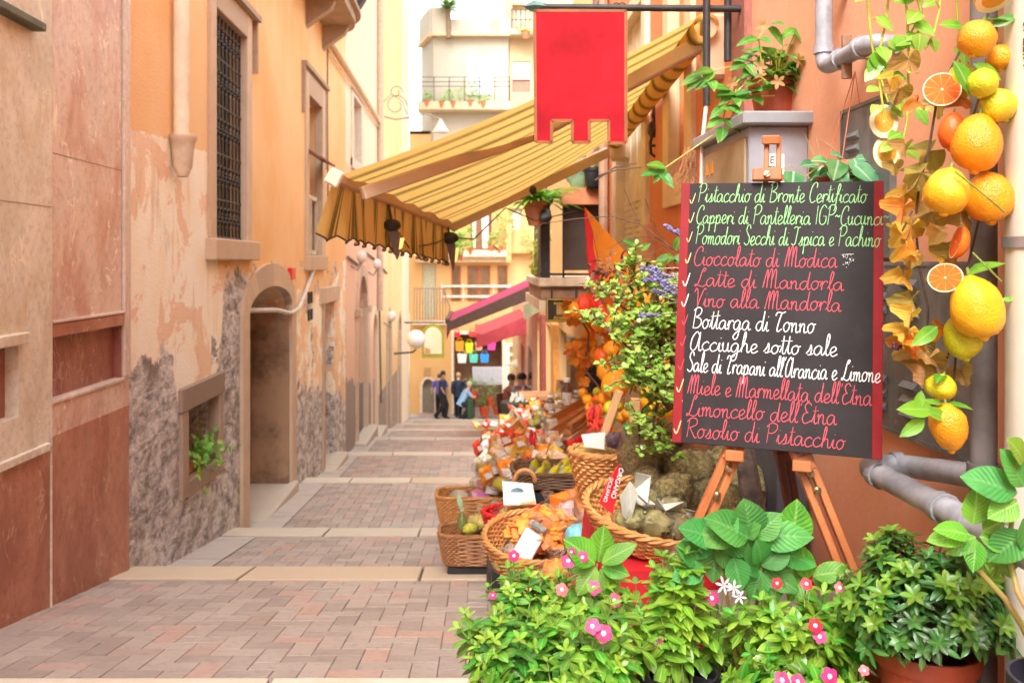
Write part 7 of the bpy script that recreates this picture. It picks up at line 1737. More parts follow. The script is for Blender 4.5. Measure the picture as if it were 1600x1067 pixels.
# ------------------------------------------------------------------ jade plant, dry stems, pennant, hanging fruit by the stalls
rj = random.Random(55)
L_JAD = leafmat('jade leaf', (.22, .42, .05), (.40, .58, .12), vein=(.5, .65, .25), rough=.22, trans=.2, isl=.3, hue=.02)
M_GNARL = mat('gnarled brown wood', (.13, .075, .05), .85, .35, 18, .6, 40)
t = thing('jade_plant', 'sprawling jade plant with tiny round bright leaves on twisted stems left of the chalkboard', 'plant', tuple(P(1040, 690, 3.55)))
pt_ = P(1045, 660, 3.6); pot(t, V((.935, 3.75, -.80)), .09, .16, M_TER2)
ms, ml = MB(), MB(); base = P(1048, 600, 3.6)
ms.tube([V((.935, 3.75, -.66)), P(1062, 640, 3.7), P(1040, 610, 3.6), base, P(1055, 545, 3.6)], [.022, .021, .020, .018, .015], 8)
for st in ([(1048, 600), (1020, 560), (1060, 530), (1075, 520)], [(1030, 620), (1060, 580), (1040, 540), (1010, 500)], [(1048, 640), (1020, 600), (1035, 555), (1070, 550)]): ms.tube([P(x, y, 3.55) for x, y in st], [.014, .013, .011, .008], 7)
def jspray(pts, d, n):
    q = [P(x, y, d + rj.uniform(-.12, .12)) for x, y in pts]; ms.tube(q, [.008 - .005 * i / (len(q) - 1) for i in range(len(q))], 6)
    for i in range(n):
        u = rj.random() * (len(q) - 1); a = q[int(u)].lerp(q[min(int(u) + 1, len(q) - 1)], u % 1); sd = V((rj.uniform(-1, 1), rj.uniform(-1, 1), rj.uniform(-.4, 1))).normalized() * rj.uniform(.03, .13)
        ms.tube([a, a + sd * .6 + V((0, 0, .01)), a + sd], .0022, 4)
        for k in range(rj.randint(7, 12)):
            b = a + sd * rj.uniform(.3, 1.05) + V((rj.uniform(-.012, .012), rj.uniform(-.012, .012), rj.uniform(-.012, .012))); ml.leaf(b, (rj.uniform(-1, 1), rj.uniform(-1, .6), rj.uniform(-.3, 1)), (rj.uniform(-.4, .4), -.5, 1), rj.uniform(.020, .032), rj.uniform(.016, .025), .1, .15, 3, peak=.55)
for pts, d, n in (([(1045, 560), (1000, 500), (960, 470), (932, 440)], 3.6, 26), ([(1040, 550), (1005, 480), (992, 430), (990, 412)], 3.55, 26), ([(1045, 545), (1030, 480), (1022, 440), (1025, 420)], 3.6, 24), ([(1050, 540), (1050, 490), (1045, 455)], 3.6, 18), ([(1030, 570), (985, 545), (955, 520), (935, 495)], 3.5, 24), ([(1030, 590), (990, 575), (965, 560)], 3.5, 22), ([(1030, 600), (1005, 600), (985, 590)], 3.45, 22), ([(1035, 610), (1005, 640), (998, 665), (1000, 690)], 3.5, 18), ([(1040, 600), (1040, 610), (1060, 620)], 3.45, 18), ([(1030, 620), (1020, 660), (1035, 690), (1045, 712)], 3.5, 14), ([(1000, 520), (975, 500), (958, 540)], 3.5, 20), ([(1010, 510), (1030, 505), (1055, 510)], 3.55, 22), ([(1000, 560), (1020, 530), (1040, 520)], 3.5, 24)): jspray(pts, d, n)
ms.build('stem', M_GNARL, t); ml.build('leaves', L_JAD, t)
# dried lavender bunch, bare twigs
t = thing('lavender_bunch', 'bunch of dried lavender with blue heads sticking out behind the chalkboard', 'dried flowers', tuple(P(1070, 470, 3.1))); ms = MB(); mf = MB()
for i in range(16):
    y0 = 425 + i * 4.6; a = P(1085, y0 + rj.uniform(-4, 4), 3.0); hd = rj.uniform(1015, 1062); b = P(hd, y0 - 8 + rj.uniform(-16, 14), 3.05 + rj.uniform(-.1, .1)); ms.tube([a, a.lerp(b, .5) + V((0, 0, .008)), b], .0018, 5)
    if i % 2 == 0 or i < 5:
        dr = (b - a).normalized(); mf = MB()
        for k in range(16): mf.blob(b + dr * (k * .0045) + V((rj.uniform(-.006, .006), rj.uniform(-.006, .006), rj.uniform(-.006, .006))), .0055, 4, .2)
        mf.build('flower_head', mat('lavender blue', (.22, .20, .42), .8, .3, 60, isl=.3), t)
ms.build('stalk', mat('dry straw stalk', (.48, .46, .34), .8), t)
t = thing('lavender_bunch', 'single pale lavender head beside the upper left corner of the chalkboard', 'dried flowers', tuple(P(1062, 362, 3.0))); mf = MB(); a, b = P(1066, 368, 2.9), P(1038, 352, 2.9)
for k in range(26): mf.blob(a.lerp(b, k / 25) + V((rj.uniform(-.006, .006), 0, rj.uniform(-.006, .006))), .006, 4, .2)
mf.build('flower_head', mat('lavender blue', (.22, .20, .42), .8), t); ms = MB(); ms.tube([P(1090, 375, 2.9), a], .0018, 5); ms.build('stalk', mat('dry straw stalk', (.48, .46, .34), .8), t)
t = thing('bare_branch', 'thin bare branching twigs reaching left in front of the orange wall', 'branch', tuple(P(1060, 420, 3.9))); ms = MB()
for st, r in (([(1065, 400), (1040, 380), (1000, 350), (955, 338), (900, 342), (845, 350)], .0042), ([(1000, 350), (985, 320), (975, 295)], .0025), ([(1040, 380), (1020, 345), (1008, 310)], .0025), ([(1050, 390), (1010, 368), (980, 372), (930, 400)], .0025), ([(960, 338), (945, 350), (925, 385)], .0018), ([(1010, 400), (1035, 388), (1060, 400)], .003), ([(935, 275), (965, 265), (1002, 262)], .006), ([(930, 282), (960, 262), (995, 255)], .006)): ms.tube([P(x, y, 4.2) for x, y in st], [r * (1 - .6 * i / (len(st) - 1)) for i in range(len(st))], 6)
ms.build('twig', M_GNARL, t); ml = MB()
for (x, y, dx, dz, s_) in ((992, 385, -.6, .4, 22), (1002, 392, .6, .6, 18), (990, 395, -.2, -.8, 18), (1055, 402, -.9, -.1, 34), (1048, 408, .8, .2, 36), (1055, 392, .3, .9, 28), (1062, 400, .8, -.3, 30)): ml.leaf(P(x, y, 3.9), (dx, -.3, dz), (0, -.8, .6), s_ * 3.9 / F, s_ * .55 * 3.9 / F, .2, .2, 4)
ml.build('leaves', L_GLO, t)
ml = MB(); t = thing('dried_bouquet', 'tangle of dry red brown leaves and straw along the orange wall above the jade plant', 'dried foliage', tuple(P(1000, 430, 4.2)))
for i in range(150): ml.leaf(P(rj.uniform(915, 1065), rj.gauss(428, 14), 4.1 + rj.uniform(-.2, .2)), (rj.uniform(-1, 1), rj.uniform(-1, 1), rj.uniform(-1, 1)), (0, 0, 1), rj.uniform(.03, .07), rj.uniform(.012, .03), .4, .4, 3)
ml.build('leaves', mat('dry brown leaf', (.16, .06, .035), .8, .4, 8, isl=.4, hue=.03), t)
ms = MB(); t = thing('dried_bouquet', 'tuft of dry straw hanging beside the electric box', 'dried foliage', tuple(P(1080, 290, 3.9)))
for i in range(70): a = P(rj.uniform(1066, 1090), rj.uniform(225, 265), 4.25); ms.tube([a, a + V((rj.uniform(-.03, .03), rj.uniform(-.03, .03), -.05)), a + V((rj.uniform(-.07, .03), rj.uniform(-.04, .04), -rj.uniform(.08, .16)))], .0014, 4)
ms.build('straw', mat('reddish straw', (.40, .17, .07), .8, isl=.3), t)
# pennant
t = thing('pennant', 'triangular orange cloth pennant with a red border hung under the balcony', 'pennant', tuple(P(915, 325, 5.3)))
m = MB(); q = [P(914, 324, 5.3), P(1012, 432, 5.2), P(1000, 470, 5.2), P(938, 440, 5.25)]; m.prism(q, (0, .006, 0)); m.build('cloth', mat('orange cloth', (.85, .33, .012), .7, .08, 6, trans=.4), t, False)
m = MB(); q = [P(913, 323, 5.29), P(926, 360, 5.28), P(935, 405, 5.26), P(940, 470, 5.25), P(952, 500, 5.2), P(938, 506, 5.2), P(925, 470, 5.25), P(917, 400, 5.28)]; m.prism(q, (0, .008, 0)); m.build('border', mat('red cloth', (.62, .01, .012), .7, .1, 6), t, False)
# hanging fruit strings along the stall
def hfruit(px, py, r, d, kd, ry=None):
    nm = {'orange': 'round orange fruit', 'lemon': 'deep yellow lemon', 'yellow': 'bright yellow citron', 'lime': 'green lime', 'red': 'red orange fruit', 'greenish': 'green yellow lemon', 'citron': 'golden citron'}[kd]
    zone = 'in the hanging bunch beside the dark pot' if px < 932 else ('in the bunch just left of the jade plant' if px < 975 else 'glimpsed through the jade plant')
    fruit(px, py, r, ry or r, d, kd, f'{nm} {zone}', f'{nm}s {zone}', rj.uniform(-.4, .4), .05 if kd in ('orange', 'red') else .14, kd not in ('orange', 'red'), 0, n=9)
for a in ((905, 540, 11, 6, 'orange', 13), (915, 550, 12, 6, 'orange'), (925, 542, 9, 6, 'yellow', 13), (898, 545, 9, 6.1, 'citron'), (912, 570, 10, 6, 'orange'), (920, 520, 10, 6, 'orange', 14), (930, 555, 10, 5.8, 'citron', 14), (911, 614, 8, 5.8, 'orange'), (918, 624, 8.5, 5.7, 'orange'), (921, 637, 7.5, 5.6, 'orange'), (934, 612, 8, 5.8, 'greenish'), (942, 560, 14, 5.6, 'red', 18), (955, 545, 13, 5.4, 'citron'), (962, 560, 14, 5.4, 'orange'), (950, 580, 18, 5.5, 'orange'), (962, 600, 22, 5.3, 'orange', 26), (950, 622, 16, 5.4, 'citron', 13), (953, 637, 11, 5.2, 'lime'), (940, 640, 9, 5.5, 'greenish'), (965, 632, 9, 5.3, 'lime'), (935, 622, 10, 5.7, 'red', 6), (980, 646, 10, 5.0, 'orange', 9), (972, 652, 8, 5.1, 'orange'), (1013, 622, 14, 4.7, 'yellow', 22), (1022, 645, 13, 4.6, 'yellow', 17), (1028, 620, 11, 4.9, 'citron'), (1040, 640, 12, 4.9, 'yellow'), (972, 530, 13, 4.9, 'citron'), (990, 500, 18, 4.8, 'orange', 22), (965, 505, 18, 4.9, 'orange', 20), (1035, 565, 12, 4.6, 'lemon'), (1050, 575, 10, 4.6, 'orange', 16), (1025, 585, 9, 4.5, 'yellow'), (1005, 470, 16, 4.9, 'orange', 18), (1030, 470, 12, 4.9, 'citron'), (1050, 500, 12, 4.8, 'orange')): hfruit(a[0], a[1], a[2], a[3], a[4], a[5] if len(a) > 5 else None)
# bright paper lanterns shaped like peppers
for i, (px, py, w_, h_, c1, lab) in enumerate(((918, 478, 20, 20, (.75, .06, .02), 'big red orange cloth pumpkin ornament above the hanging oranges'), (938, 500, 16, 20, (.80, .26, .01), 'orange cloth pumpkin ornament beside the red one'), (900, 484, 12, 13, (.80, .28, .01), 'small orange cloth ornament near the dark signboard'), (960, 480, 20, 22, (.80, .25, .01), 'orange cloth ornament partly behind the jade sprays'))):
    c = P(px, py, 5.5); k = 5.5 / F; t = thing('pumpkin_ornament', lab, 'ornament', tuple(c)); m = MB(); vs = MB()
    m.blob((0, 0, 0), (w_ * k, w_ * k, h_ * k), 12, 0); m.v = [tuple(c + V(p) * (1 - .13 * abs(math.sin(4 * math.atan2(p[1], p[0])))) * 1.0) for p in m.v]; m.build('body', mat('ornament %d' % i, c1, .6, .15, 9), t)
    m = MB(); m.tube([c + V((0, 0, h_ * k * .9)), c + V((.01, 0, h_ * k * 1.25))], .01, 6); m.build('stalk', M_STEM, t)
ml = MB(); t = thing('autumn_garland', 'string of small orange and red leaves around the hanging fruit by the stalls', 'garland', tuple(P(930, 510, 5.6))); r5 = random.Random(8)
for i in range(60): m = ml; vleaf(m, P(r5.uniform(888, 1000), r5.uniform(470, 600), 5.75 + r5.uniform(-.15, .2)), (r5.uniform(-1, 1), -.4, r5.uniform(-1, .3)), (0, -1, .2), r5.uniform(.05, .10), r5)
ml.build('leaves', AUT[1], t); ms = MB(); ms.tube([P(890, 470, 5.7), P(920, 520, 5.7), P(915, 580, 5.7), P(950, 620, 5.6)], .006, 5); ms.tube([P(1005, 440, 5.0), P(985, 520, 5.2), P(960, 560, 5.3), P(955, 640, 5.2)], .006, 5); ms.build('twig', M_TWIG, t)
# dark pot with a bushy plant among the fruit
t = thing('potted_plant', 'dull green bush in a dark pot hanging among the oranges', 'potted plant', tuple(P(928, 612, 6.0))); c = P(928, 612, 6.2); pot(t, c, .085, .16, mat('dark blue grey pot', (.03, .035, .045), .5)); ml = MB()
for i in range(160): a = rj.uniform(0, 6.28); rr_ = rj.uniform(0, .13); ml.leaf(c + V((math.cos(a) * rr_, math.sin(a) * rr_, .15 + rj.uniform(-.02, .11))), (rj.uniform(-1, 1), rj.uniform(-1, 1), rj.uniform(-.6, 1)), (0, 0, 1), .04, .016, .2, .2, 2)
ml.build('leaves', leafmat('dull leaf', (.07, .11, .04), (.12, .18, .06)), t)
# pale wooden posts of the stall frame
for i, (x0, y0, x1, y1, d_, lab) in enumerate(((968, 610, 940, 690, 4.9, 'slanting pale wooden strut left of the jade plant'), (993, 622, 988, 685, 4.7, 'upright pale wooden strut at the foot of the jade plant'))):
    m = MB(); m.bar(P(x0, y0, d_), P(x1, y1, d_), .042 if i == 0 else .05, .03, (0, 1, 0), .004); tag(m.build('wooden_strut', mat('pale pine', (.62, .38, .18), .6, .15, 6), loc=tuple(P(x1, y1, d_))), lab, 'strut')
m = MB(); rr = random.Random(3)
cb_ = thing('wire_basket', 'small dark wire basket behind the lower left corner of the chalkboard', 'basket', tuple(P(1065, 690, 3.9)))
for i in range(7): m.tube([P(1048 + i * 6, 660 - i * 2, 3.95), P(1054 + i * 5, 688, 3.9)], .003, 4)
for y in (662, 672, 682): m.tube([P(1046, y, 3.95), P(1088, y - 12, 3.95)], .003, 4)
m.build('wires', M_IRON, cb_)
# ------------------------------------------------------------------ balcony, planter, fern
t = thing('balcony', 'small balcony with dark brown panelled railing and a wooden underside on the right', 'balcony', (1.3, 9.2, -.2))
m = MB(); m.box((.98, 10.0, -.2), (.66, 2.1, .09), None, .01); m.build('slab', mat('cream slab edge', (.62, .48, .34), .8), t)
m = MB(); m.box((.98, 10.0, -.31), (.6, 2.0, .12)); m.box((1.12, 10.0, -.44), (.34, 1.9, .14)); m.build('soffit', mat('brown soffit wood', (.32, .18, .10), .7, .25, 5), t, False)
M_BRN = mat('dark brown railing panel', (.06, .036, .026), .6, .25, 5)
m = MB(); m.box((1.08, 8.97, .28), (.36, .03, .72), None, .004); m.build('panel', M_BRN, t); m = MB(); m.box((.68, 9.45, .25), (.025, .9, .80)); m.build('panel', mat('grey brown railing panel', (.13, .10, .095), .6), t)
m = MB()
m.box((.72, 8.975, .27), (.09, .03, .9))
for x in (.9, 1.27): m.box((x, 8.98, .25), (.02, .02, .84))
for z in (.65, -.12): m.box((.98, 8.98, z), (.62, .02, .025))
m.build('railing', M_IRON, t, False)
t = thing('planter_box', 'long terracotta trough of cactus on the balcony railing', 'planter', (1.07, 8.9, .58)); m = MB()
pr = [(-.21, .70), (.21, .70), (.215, .735), (.235, .735), (.24, .74), (-.24, .74), (-.235, .735), (-.215, .735)]
m.prism([V((1.07 + x * 1.0, 8.80, z)) for x, z in ((-.20, .57), (.20, .57), (.215, .70), (.235, .70), (.235, .735), (-.235, .735), (-.235, .70), (-.215, .70))], (0, .22, 0)); m.build('trough', M_TER2, t, False)
ml = MB(); 
for (x, y, rx, ry, rt_) in ((892, 270, 12, 22, .4), (906, 262, 10, 24, -.1), (903, 282, 14, 18, .2), (917, 275, 9, 18, -.3), (885, 262, 8, 12, .7), (908, 245, 8, 12, 0)): k = 8.9 / F; ml.blob(P(x, y, 8.9), (rx * k, .02, ry * k), 9, .1, 2, x, Matrix.Rotation(-rt_, 3, 'Y'))
ml.build('cactus', mat('grey green cactus', (.14, .20, .10), .6, .25, 9), t)
t = thing('potted_plant', 'black pot with a pinkish plant and dark cloth at the balcony wall', 'potted plant', tuple(P(930, 296, 8.7))); pot(t, P(927, 293, 8.75), .10, .19, M_BPOT); m = MB(); m.prism([P(925, 268, 8.7), P(945, 272, 8.7), P(968, 262, 8.6), P(955, 284, 8.6), P(940, 292, 8.7), P(925, 296, 8.7)], (0, .12, 0)); m.build('cloth', mat('black cloth', (.025, .02, .018), .8), t); ml = MB()
for i in range(40): ml.leaf(P(927 + rj.uniform(-10, 10), 256 + rj.uniform(-10, 8), 8.75), (rj.uniform(-1, 1), rj.uniform(-1, 1), 1), (0, -1, .2), .08, .03, .3, .2, 2)
ml.build('leaves', leafmat('pinkish leaf', (.45, .25, .15), (.30, .36, .12)), t)
M_CHAIN = mat('dark chain', (.06, .06, .07), .5, metal=.4)
t = thing('hanging_planter', 'terracotta pot of arching bright fern hanging beside the balcony railing', 'hanging planter', tuple(P(836, 352, 8.6)))
c = P(836, 353, 8.6); m = MB(); m.lathe([(.06, 0), (.075, .05), (.078, .052), (.095, .12), (.098, .122), (.112, .19), (.125, .192), (.125, .235), (.11, .235), (.10, .2)], c, 20); m.build('pot', M_TER2, t); ml = MB()
for i in range(130):
    a = rj.uniform(0, 6.28); L = rj.uniform(.22, .42); b = c + V((math.cos(a) * .05, math.sin(a) * .05, .22)); ml.leaf(b, (math.cos(a), math.sin(a), rj.uniform(.3, 1.3)), (0, 0, 1), L, .035, .55, .25, 6, wave=.01)
ml.build('fronds', leafmat('fern green', (.10, .40, .03), (.24, .56, .06), vein=(.4, .6, .1), trans=.35), t); m = MB()
for a in (0, 2.1, 4.2): m.tube([c + V((.11 * math.cos(a), .11 * math.sin(a), .23)), c + V((.1, 0, .95))], .005, 4)
m.build('chain', M_CHAIN, t); m = MB(); m.blob(P(852, 338, 8.5), (.06, .05, .07), 7, .3); m.tube([P(852, 330, 8.5), P(862, 315, 8.6), P(868, 298, 8.8)], .014, 6); m.build('clasp', M_CHAIN, t)
t = thing('trailing_plant', 'yellow green trailing plant hanging below the fern pot', 'trailing plant', tuple(P(848, 400, 9.2))); ml = MB()
for i in range(170): u = rj.random(); ml.leaf(P(852 - 14 * u + rj.gauss(0, 5), 352 + 72 * u, 9.4 + rj.uniform(-.15, .15)), (rj.uniform(-1, 1), rj.uniform(-1, 1), -.6), (0, -1, .3), rj.uniform(.04, .075), .03, .2, .2, 2)
ml.build('leaves', leafmat('yellow green trailing leaf', (.34, .42, .03), (.48, .52, .06), trans=.35), t)
# ------------------------------------------------------------------ far awnings, signs, parasol
def slope_awning(label, y0, y1, x1, z1, x0, z0, cm, em, vd=.0, sp=None):
    t = thing('shop_awning', label, 'awning', (x1, (y0 + y1) / 2, z1)); m = MB()
    def fn(u, v): return V((x1 + (x0 - x1) * v, y0 + (y1 - y0) * u, z1 + (z0 - z1) * v - .03 * math.sin(PI * v)))
    vs = []; surf(m, fn, 10, 8); m.build('canopy', cm, t); m = MB(); m.bar(fn(0, 1), fn(1, 1), .08, .1); m.build('front_bar', em, t, False)
    m = MB(); m.bar(fn(0, 0) + V((0, .03, -.06)), fn(0, 1) + V((0, .03, -.06)), .05, .08); m.build('arm', em, t, False)
    m = MB(); m.bar(fn(1, 0) + V((0, -.03, -.06)), fn(1, 1) + V((0, -.03, -.06)), .05, .08); m.build('arm', em, t, False)
    if sp: m = MB(); m.prism([fn(0, 0) - V((0, .02, .02)), fn(0, 1) - V((0, .02, .02)), fn(0, 1) - V((0, .02, sp[1])), fn(0, 0) - V((0, .02, sp[2]))], (0, .015, 0)); m.build('side_panel', sp[0], t, False)
    if vd: m = MB(); m.prism([fn(0, 1), fn(1, 1), fn(1, 1) - V((0, 0, vd)), fn(0, 1) - V((0, 0, vd))], (-.01, 0, 0)); m.build('valance', cm, t, False)
    return t
M_MAG = mat('magenta canvas', (.50, .05, .16), .8, .1, 4, trans=.3); M_PNK2 = mat('coral pink canvas', (.72, .13, .16), .8, .1, 4, trans=.45); M_DKB = mat('dark brown metal and awning shade', (.07, .035, .025), .5)
slope_awning('magenta shop awning with a dark frame on the right further down', 17.6, 20.6, 1.3, -.36, -.52, -1.16, M_MAG, M_DKB, .35, (M_DKB, .20, .30))  # dark side panel paints in the shaded underside at the near end
slope_awning('coral pink shop awning just beyond the magenta one', 22.0, 25.5, 1.55, -1.2, .08, -1.80, M_PNK2, M_PNK2, .40, (M_PNK2, .30, .45))
slope_awning('cream shop awning with a thick pale front edge under the balcony', 9.0, 11.4, 1.28, -.22, .70, -.43, mat('cream canvas', (.70, .50, .34), .8, .08, 4), M_ARM, .0)
b = house('pink_row_house', 'narrow house on the right beyond the magenta awning', RM, 18.81, 30, -.9, plaster('pink beige plaster', (.74, .56, .4), (.78, .62, .46), .2), [(20, 21.5, -7, -2.0, 0, .4), (23, 24.5, -7, -2.2, 0, .4)])
leaf_door(b, RM, (20, 21.5, -7, -2.0, 0, .4), M_DARKIN); leaf_door(b, RM, (23, 24.5, -7, -2.2, 0, .4), M_DARKIN)
t = thing('shop_sign', 'black signboard with a gold border and a worn picture under the cream awning', 'sign', tuple(P(880, 503, 8.85)))
m = MB(); q0, q1 = P(853, 503, 8.9), P(908, 466, 8.9); m.box((q0 + q1) / 2, (q1.x - q0.x, .05, q1.z - q0.z), None, .01); bd_ = m.build('board', mat('black sign paint', (.03, .022, .016), .4), t)
M_GOLD = mat('gold paint', (.42, .26, .03), .4, .2, 20); m = MB(); e = .012
for a, b2 in (((855, 501), (906, 501)), ((855, 468), (906, 468)), ((855, 468), (855, 501)), ((906, 468), (906, 501))): m.bar(P(*a, 8.86), P(*b2, 8.86), e, e)
m.build('gold_border', M_GOLD, bd_, False); m = MB(); m.box(P(883, 484, 8.87), (.17, .01, .10)); m.build('picture', mat('worn sign picture', (.36, .16, .04), .6, .5, 18, col2=(.42, .30, .08)), bd_, False)
m = MB()
for i in range(9): m.bar(P(866 + i * 3.6, 472.5 + (i % 2), 8.86), P(868 + i * 3.6, 475, 8.86), .01, .02)
for i in range(9): m.bar(P(866 + i * 4, 496 + (i % 3) * .6, 8.86), P(868.5 + i * 4, 497, 8.86), .01, .03)
m.build('lettering', M_GOLD, bd_, False); m = MB()
for x in (862, 900): m = MB(); m.tube([P(x, 466, 8.9), P(x, 449, 8.95)], .008, 4); m.build('hanger', M_IRON, t)
t = thing('shop_sign', 'pale turquoise signboard angled between the two pink awnings', 'sign', tuple(P(833, 490, 14))); m = MB(); m.prism([P(818, 476, 13.8), P(848, 462, 14.8), P(850, 483, 14.8), P(819, 500, 13.8)], (.0, .06, 0)); m.build('board', mat('pale turquoise board', (.48, .66, .60), .5, .08, 5), t, False); m = MB(); m.bar(P(848, 460, 14.8), V((1.32, 15, P(848, 455, 15).z)), .04, .04); m.build('bracket', M_IRON, t)
t = thing('air_conditioner', 'grey air conditioning unit under the balcony end', 'air conditioner', tuple(P(855, 465, 13))); c = P(856, 452, 13.0); m = MB(); m.box(c, (.30, .5, .24), None, .02); m.build('casing', mat('dusty beige casing', (.36, .30, .24), .6), t); m = MB(); m.lathe([(.001, 0), (.08, 0), (.09, .012)], c + V((0, -.255, 0)), 14, V((0, -1, 0)).to_track_quat('Z', 'Y').to_matrix()); m.build('fan_grille', M_IRON, t); m = MB(); m.bar(c + V((.1, 0, -.13)), V((1.3, 13, c.z - .13)), .04, .04); m.build('bracket', M_IRON, t)
t = thing('parasol', 'white parasol over the far cafe tables', 'parasol', tuple(P(822, 640, 27))); c = P(822, 566, 27); m = MB(); m.lathe([(.001, .18), (.28, .09), (.58, -.06), (.60, -.10)], c, 8); m.build('canopy', mat('white parasol cloth', (.80, .80, .74), .8, trans=.3), t, False); m = MB(); m.tube([c + V((0, 0, .2)), V((c.x, c.y, gz(27)))], .025, 6); m.build('pole', M_WHITEP, t)
# ------------------------------------------------------------------ pedestal basket, cafe table, far pots
t = thing('wicker_basket', 'round brown basket lined with black cloth on a dark pedestal beyond the stalls', 'basket', tuple(P(808, 658, 12.9))); c = P(808, 658, 12.9)
m = MB(); m.lathe([(.14, 0), (.16, .05), (.19, .13)], c, 22); m.build('body', M_WICKB, t); m = MB(); m.lathe([(.19, .12), (.235, .14), (.25, .22), (.24, .28), (.18, .30), (.10, .26), (.001, .25)], c, 24); m.build('lining', mat('black green cloth', (.035, .035, .02), .6), t); m = MB()
for i in range(7): m.leaf(c + V((rj.uniform(-.12, .12), rj.uniform(-.1, .1), .27)), (rj.uniform(-1, 1), -.2, rj.uniform(.3, 1)), (0, -1, .4), .16, .06, .3, .3, 3)
m.build('paper', M_PAPER, t)
m = MB(); m.box((c.x, c.y, (c.z + gz(12.9)) / 2), (.26, .26, c.z - gz(12.9) - .01), None, .02); tag(m.build('pedestal', mat('black pedestal', (.02, .018, .016), .6), loc=(c.x, c.y, gz(12.9))), 'black pedestal under the round lined basket', 'pedestal')
t = thing('cafe_table', 'tall wooden counter with a beige front panel before the seated diners', 'counter', tuple(P(842, 655, 14.6))); d_ = 14.6; q0, q1 = P(812, 626, d_), P(872, 616, d_); m = MB(); m.box((q0 + q1) / 2 + V((0, .2, 0)), (q1.x - q0.x, .5, .09), None, .01); m.build('countertop', mat('tan counter wood', (.50, .27, .13), .6, .2, 4), t)
m = MB(); a, b2 = P(834, 627, d_), P(868, 627, d_); m.box(((a.x + b2.x) / 2, d_ + .1, (a.z + gz(d_)) / 2), (b2.x - a.x, .2, a.z - gz(d_)), None, .01); m.build('front_panel', mat('beige panel', (.48, .33, .19), .7), t); m = MB(); m.box(P(846, 640, d_ - .02), (.09, .02, .2)); m.build('notice', mat('pink notice', (.62, .25, .18), .6), t)
for (x, y, s_, pr_, lm_, lab) in ((757, 637, .2, .15, (.10, .26, .06), 'red pot of green leaves nearest the menu board at the street end'), (738, 612, .22, .15, (.16, .24, .08), 'tall terracotta pot on a stand by the crouching person'), (778, 636, .2, .14, (.08, .20, .08), 'red pot with a dark plant beside the pedestal basket at the street end'), (766, 622, .3, .12, (.12, .24, .10), 'bushy plant behind the red pots at the street end')):
    t = thing('potted_plant', lab, 'potted plant', tuple(P(x, y, 33))); c = P(x, y + 12, 33); c.z = max(c.z, gz(33.2)) if y > 620 else c.z; pot(t, c, pr_ * 1.35, .36, mat('bright red pot', (.50, .06, .02), .5), 16); ml = MB()
    for i in range(70): a = rj.uniform(0, 6.28); r_ = rj.uniform(0, s_ * 1.4); ml.leaf(c + V((math.cos(a) * r_, math.sin(a) * r_, .33 + rj.uniform(0, s_ * 2.2))), (math.cos(a), math.sin(a), rj.uniform(-.3, 1)), (0, 0, 1), .16, .07, .3, .2, 2)
    ml.build('leaves', leafmat('far leaf %d' % x, lm_, tuple(v * 1.6 for v in lm_)), t)
    if y < 620: m = MB(); m.tube([c, V((c.x, c.y, gz(33)))], .04, 6); m.build('stand', M_IRON, t)
# plants on the far balconies and roof
def clump(label, x, y, d, w, h, n, cm, L=.16, pot_=True, name='potted_plant', cat='potted plant'):
    k = d / F; c = P(x, y, d); t = thing(name, label, cat, tuple(c)); ml = MB()
    for i in range(n): ml.leaf(c + V((rj.uniform(-w, w) * k, rj.uniform(-.2, .2), rj.uniform(.1, 1) * h * k)), (rj.uniform(-1, 1), rj.uniform(-1, 1), rj.uniform(-.5, 1)), (0, -.6, .8), L * rj.uniform(.6, 1.2), L * .45, .3, .2, 2)
    ml.build('leaves', cm, t)
    if pot_: m = MB(); m.lathe([(.10, -.22), (.15, .05), (.17, .06)], c, 12); m.build('pot', M_TER2, t)
LF = leafmat('far balcony green', (.16, .34, .05), (.30, .48, .08), trans=.3); LF2 = leafmat('far balcony pale green', (.30, .42, .10), (.42, .52, .18), trans=.3)
for i, (x, y, w, h, n, lab) in enumerate(((667, 160, 8, 16, 40, 'leftmost pot of greenery on the white upper balcony'), (690, 162, 8, 12, 30, 'low pot plant second from the left on the white upper balcony'), (708, 162, 12, 22, 60, 'widest pot plant on the white upper balcony'), (735, 160, 10, 26, 50, 'tall thin leaved pot plant in front of the white shutter'), (755, 162, 10, 16, 40, 'pot plant at the right of the white upper balcony'), (822, 52, 14, 16, 50, 'pot plant on the upper balcony of the beige house'))): clump(lab, x, y, 33.3, w, h, n, LF)
for i, (x, y, w, h, n, lab) in enumerate(((715, 392, 9, 30, 60, 'hanging bright green plant below the far corner of the striped awning'), (780, 388, 10, 26, 50, 'pot plant at the right end of the yellow balcony'), (735, 390, 7, 40, 40, 'climbing plant by the glazed balcony door'), (768, 385, 8, 20, 40, 'small pot plant right of the glazed balcony door'), (790, 370, 14, 60, 70, 'airy pale climber on the right of the yellow balcony'), (830, 400, 16, 50, 60, 'airy pale green climber behind the fern pot'))): clump(lab, x, y, 33.4 if i else 20, w, h, n, LF if i % 2 == 0 else LF2, .2, i < 4)
t = thing('palm', 'small palm with a spiky crown on the roof terrace', 'palm', tuple(P(701, 42, 34))); c = P(701, 20, 34); m = MB(); m.tube([P(701, 60, 33.6), P(701, 40, 33.6), c + V((0, -.5, 0))], [.12, .10, .08], 8); m.build('trunk', mat('palm trunk', (.22, .15, .10), .9, .3, 20, .4), t); ml = MB()
for i in range(64): a = rj.uniform(0, 6.28); ml.leaf(c + V((0, -.5, 0)), (math.cos(a), math.sin(a), rj.uniform(-.1, 1.6)), (0, 0, 1), rj.uniform(.45, .62), .09, .35, .3, 4)
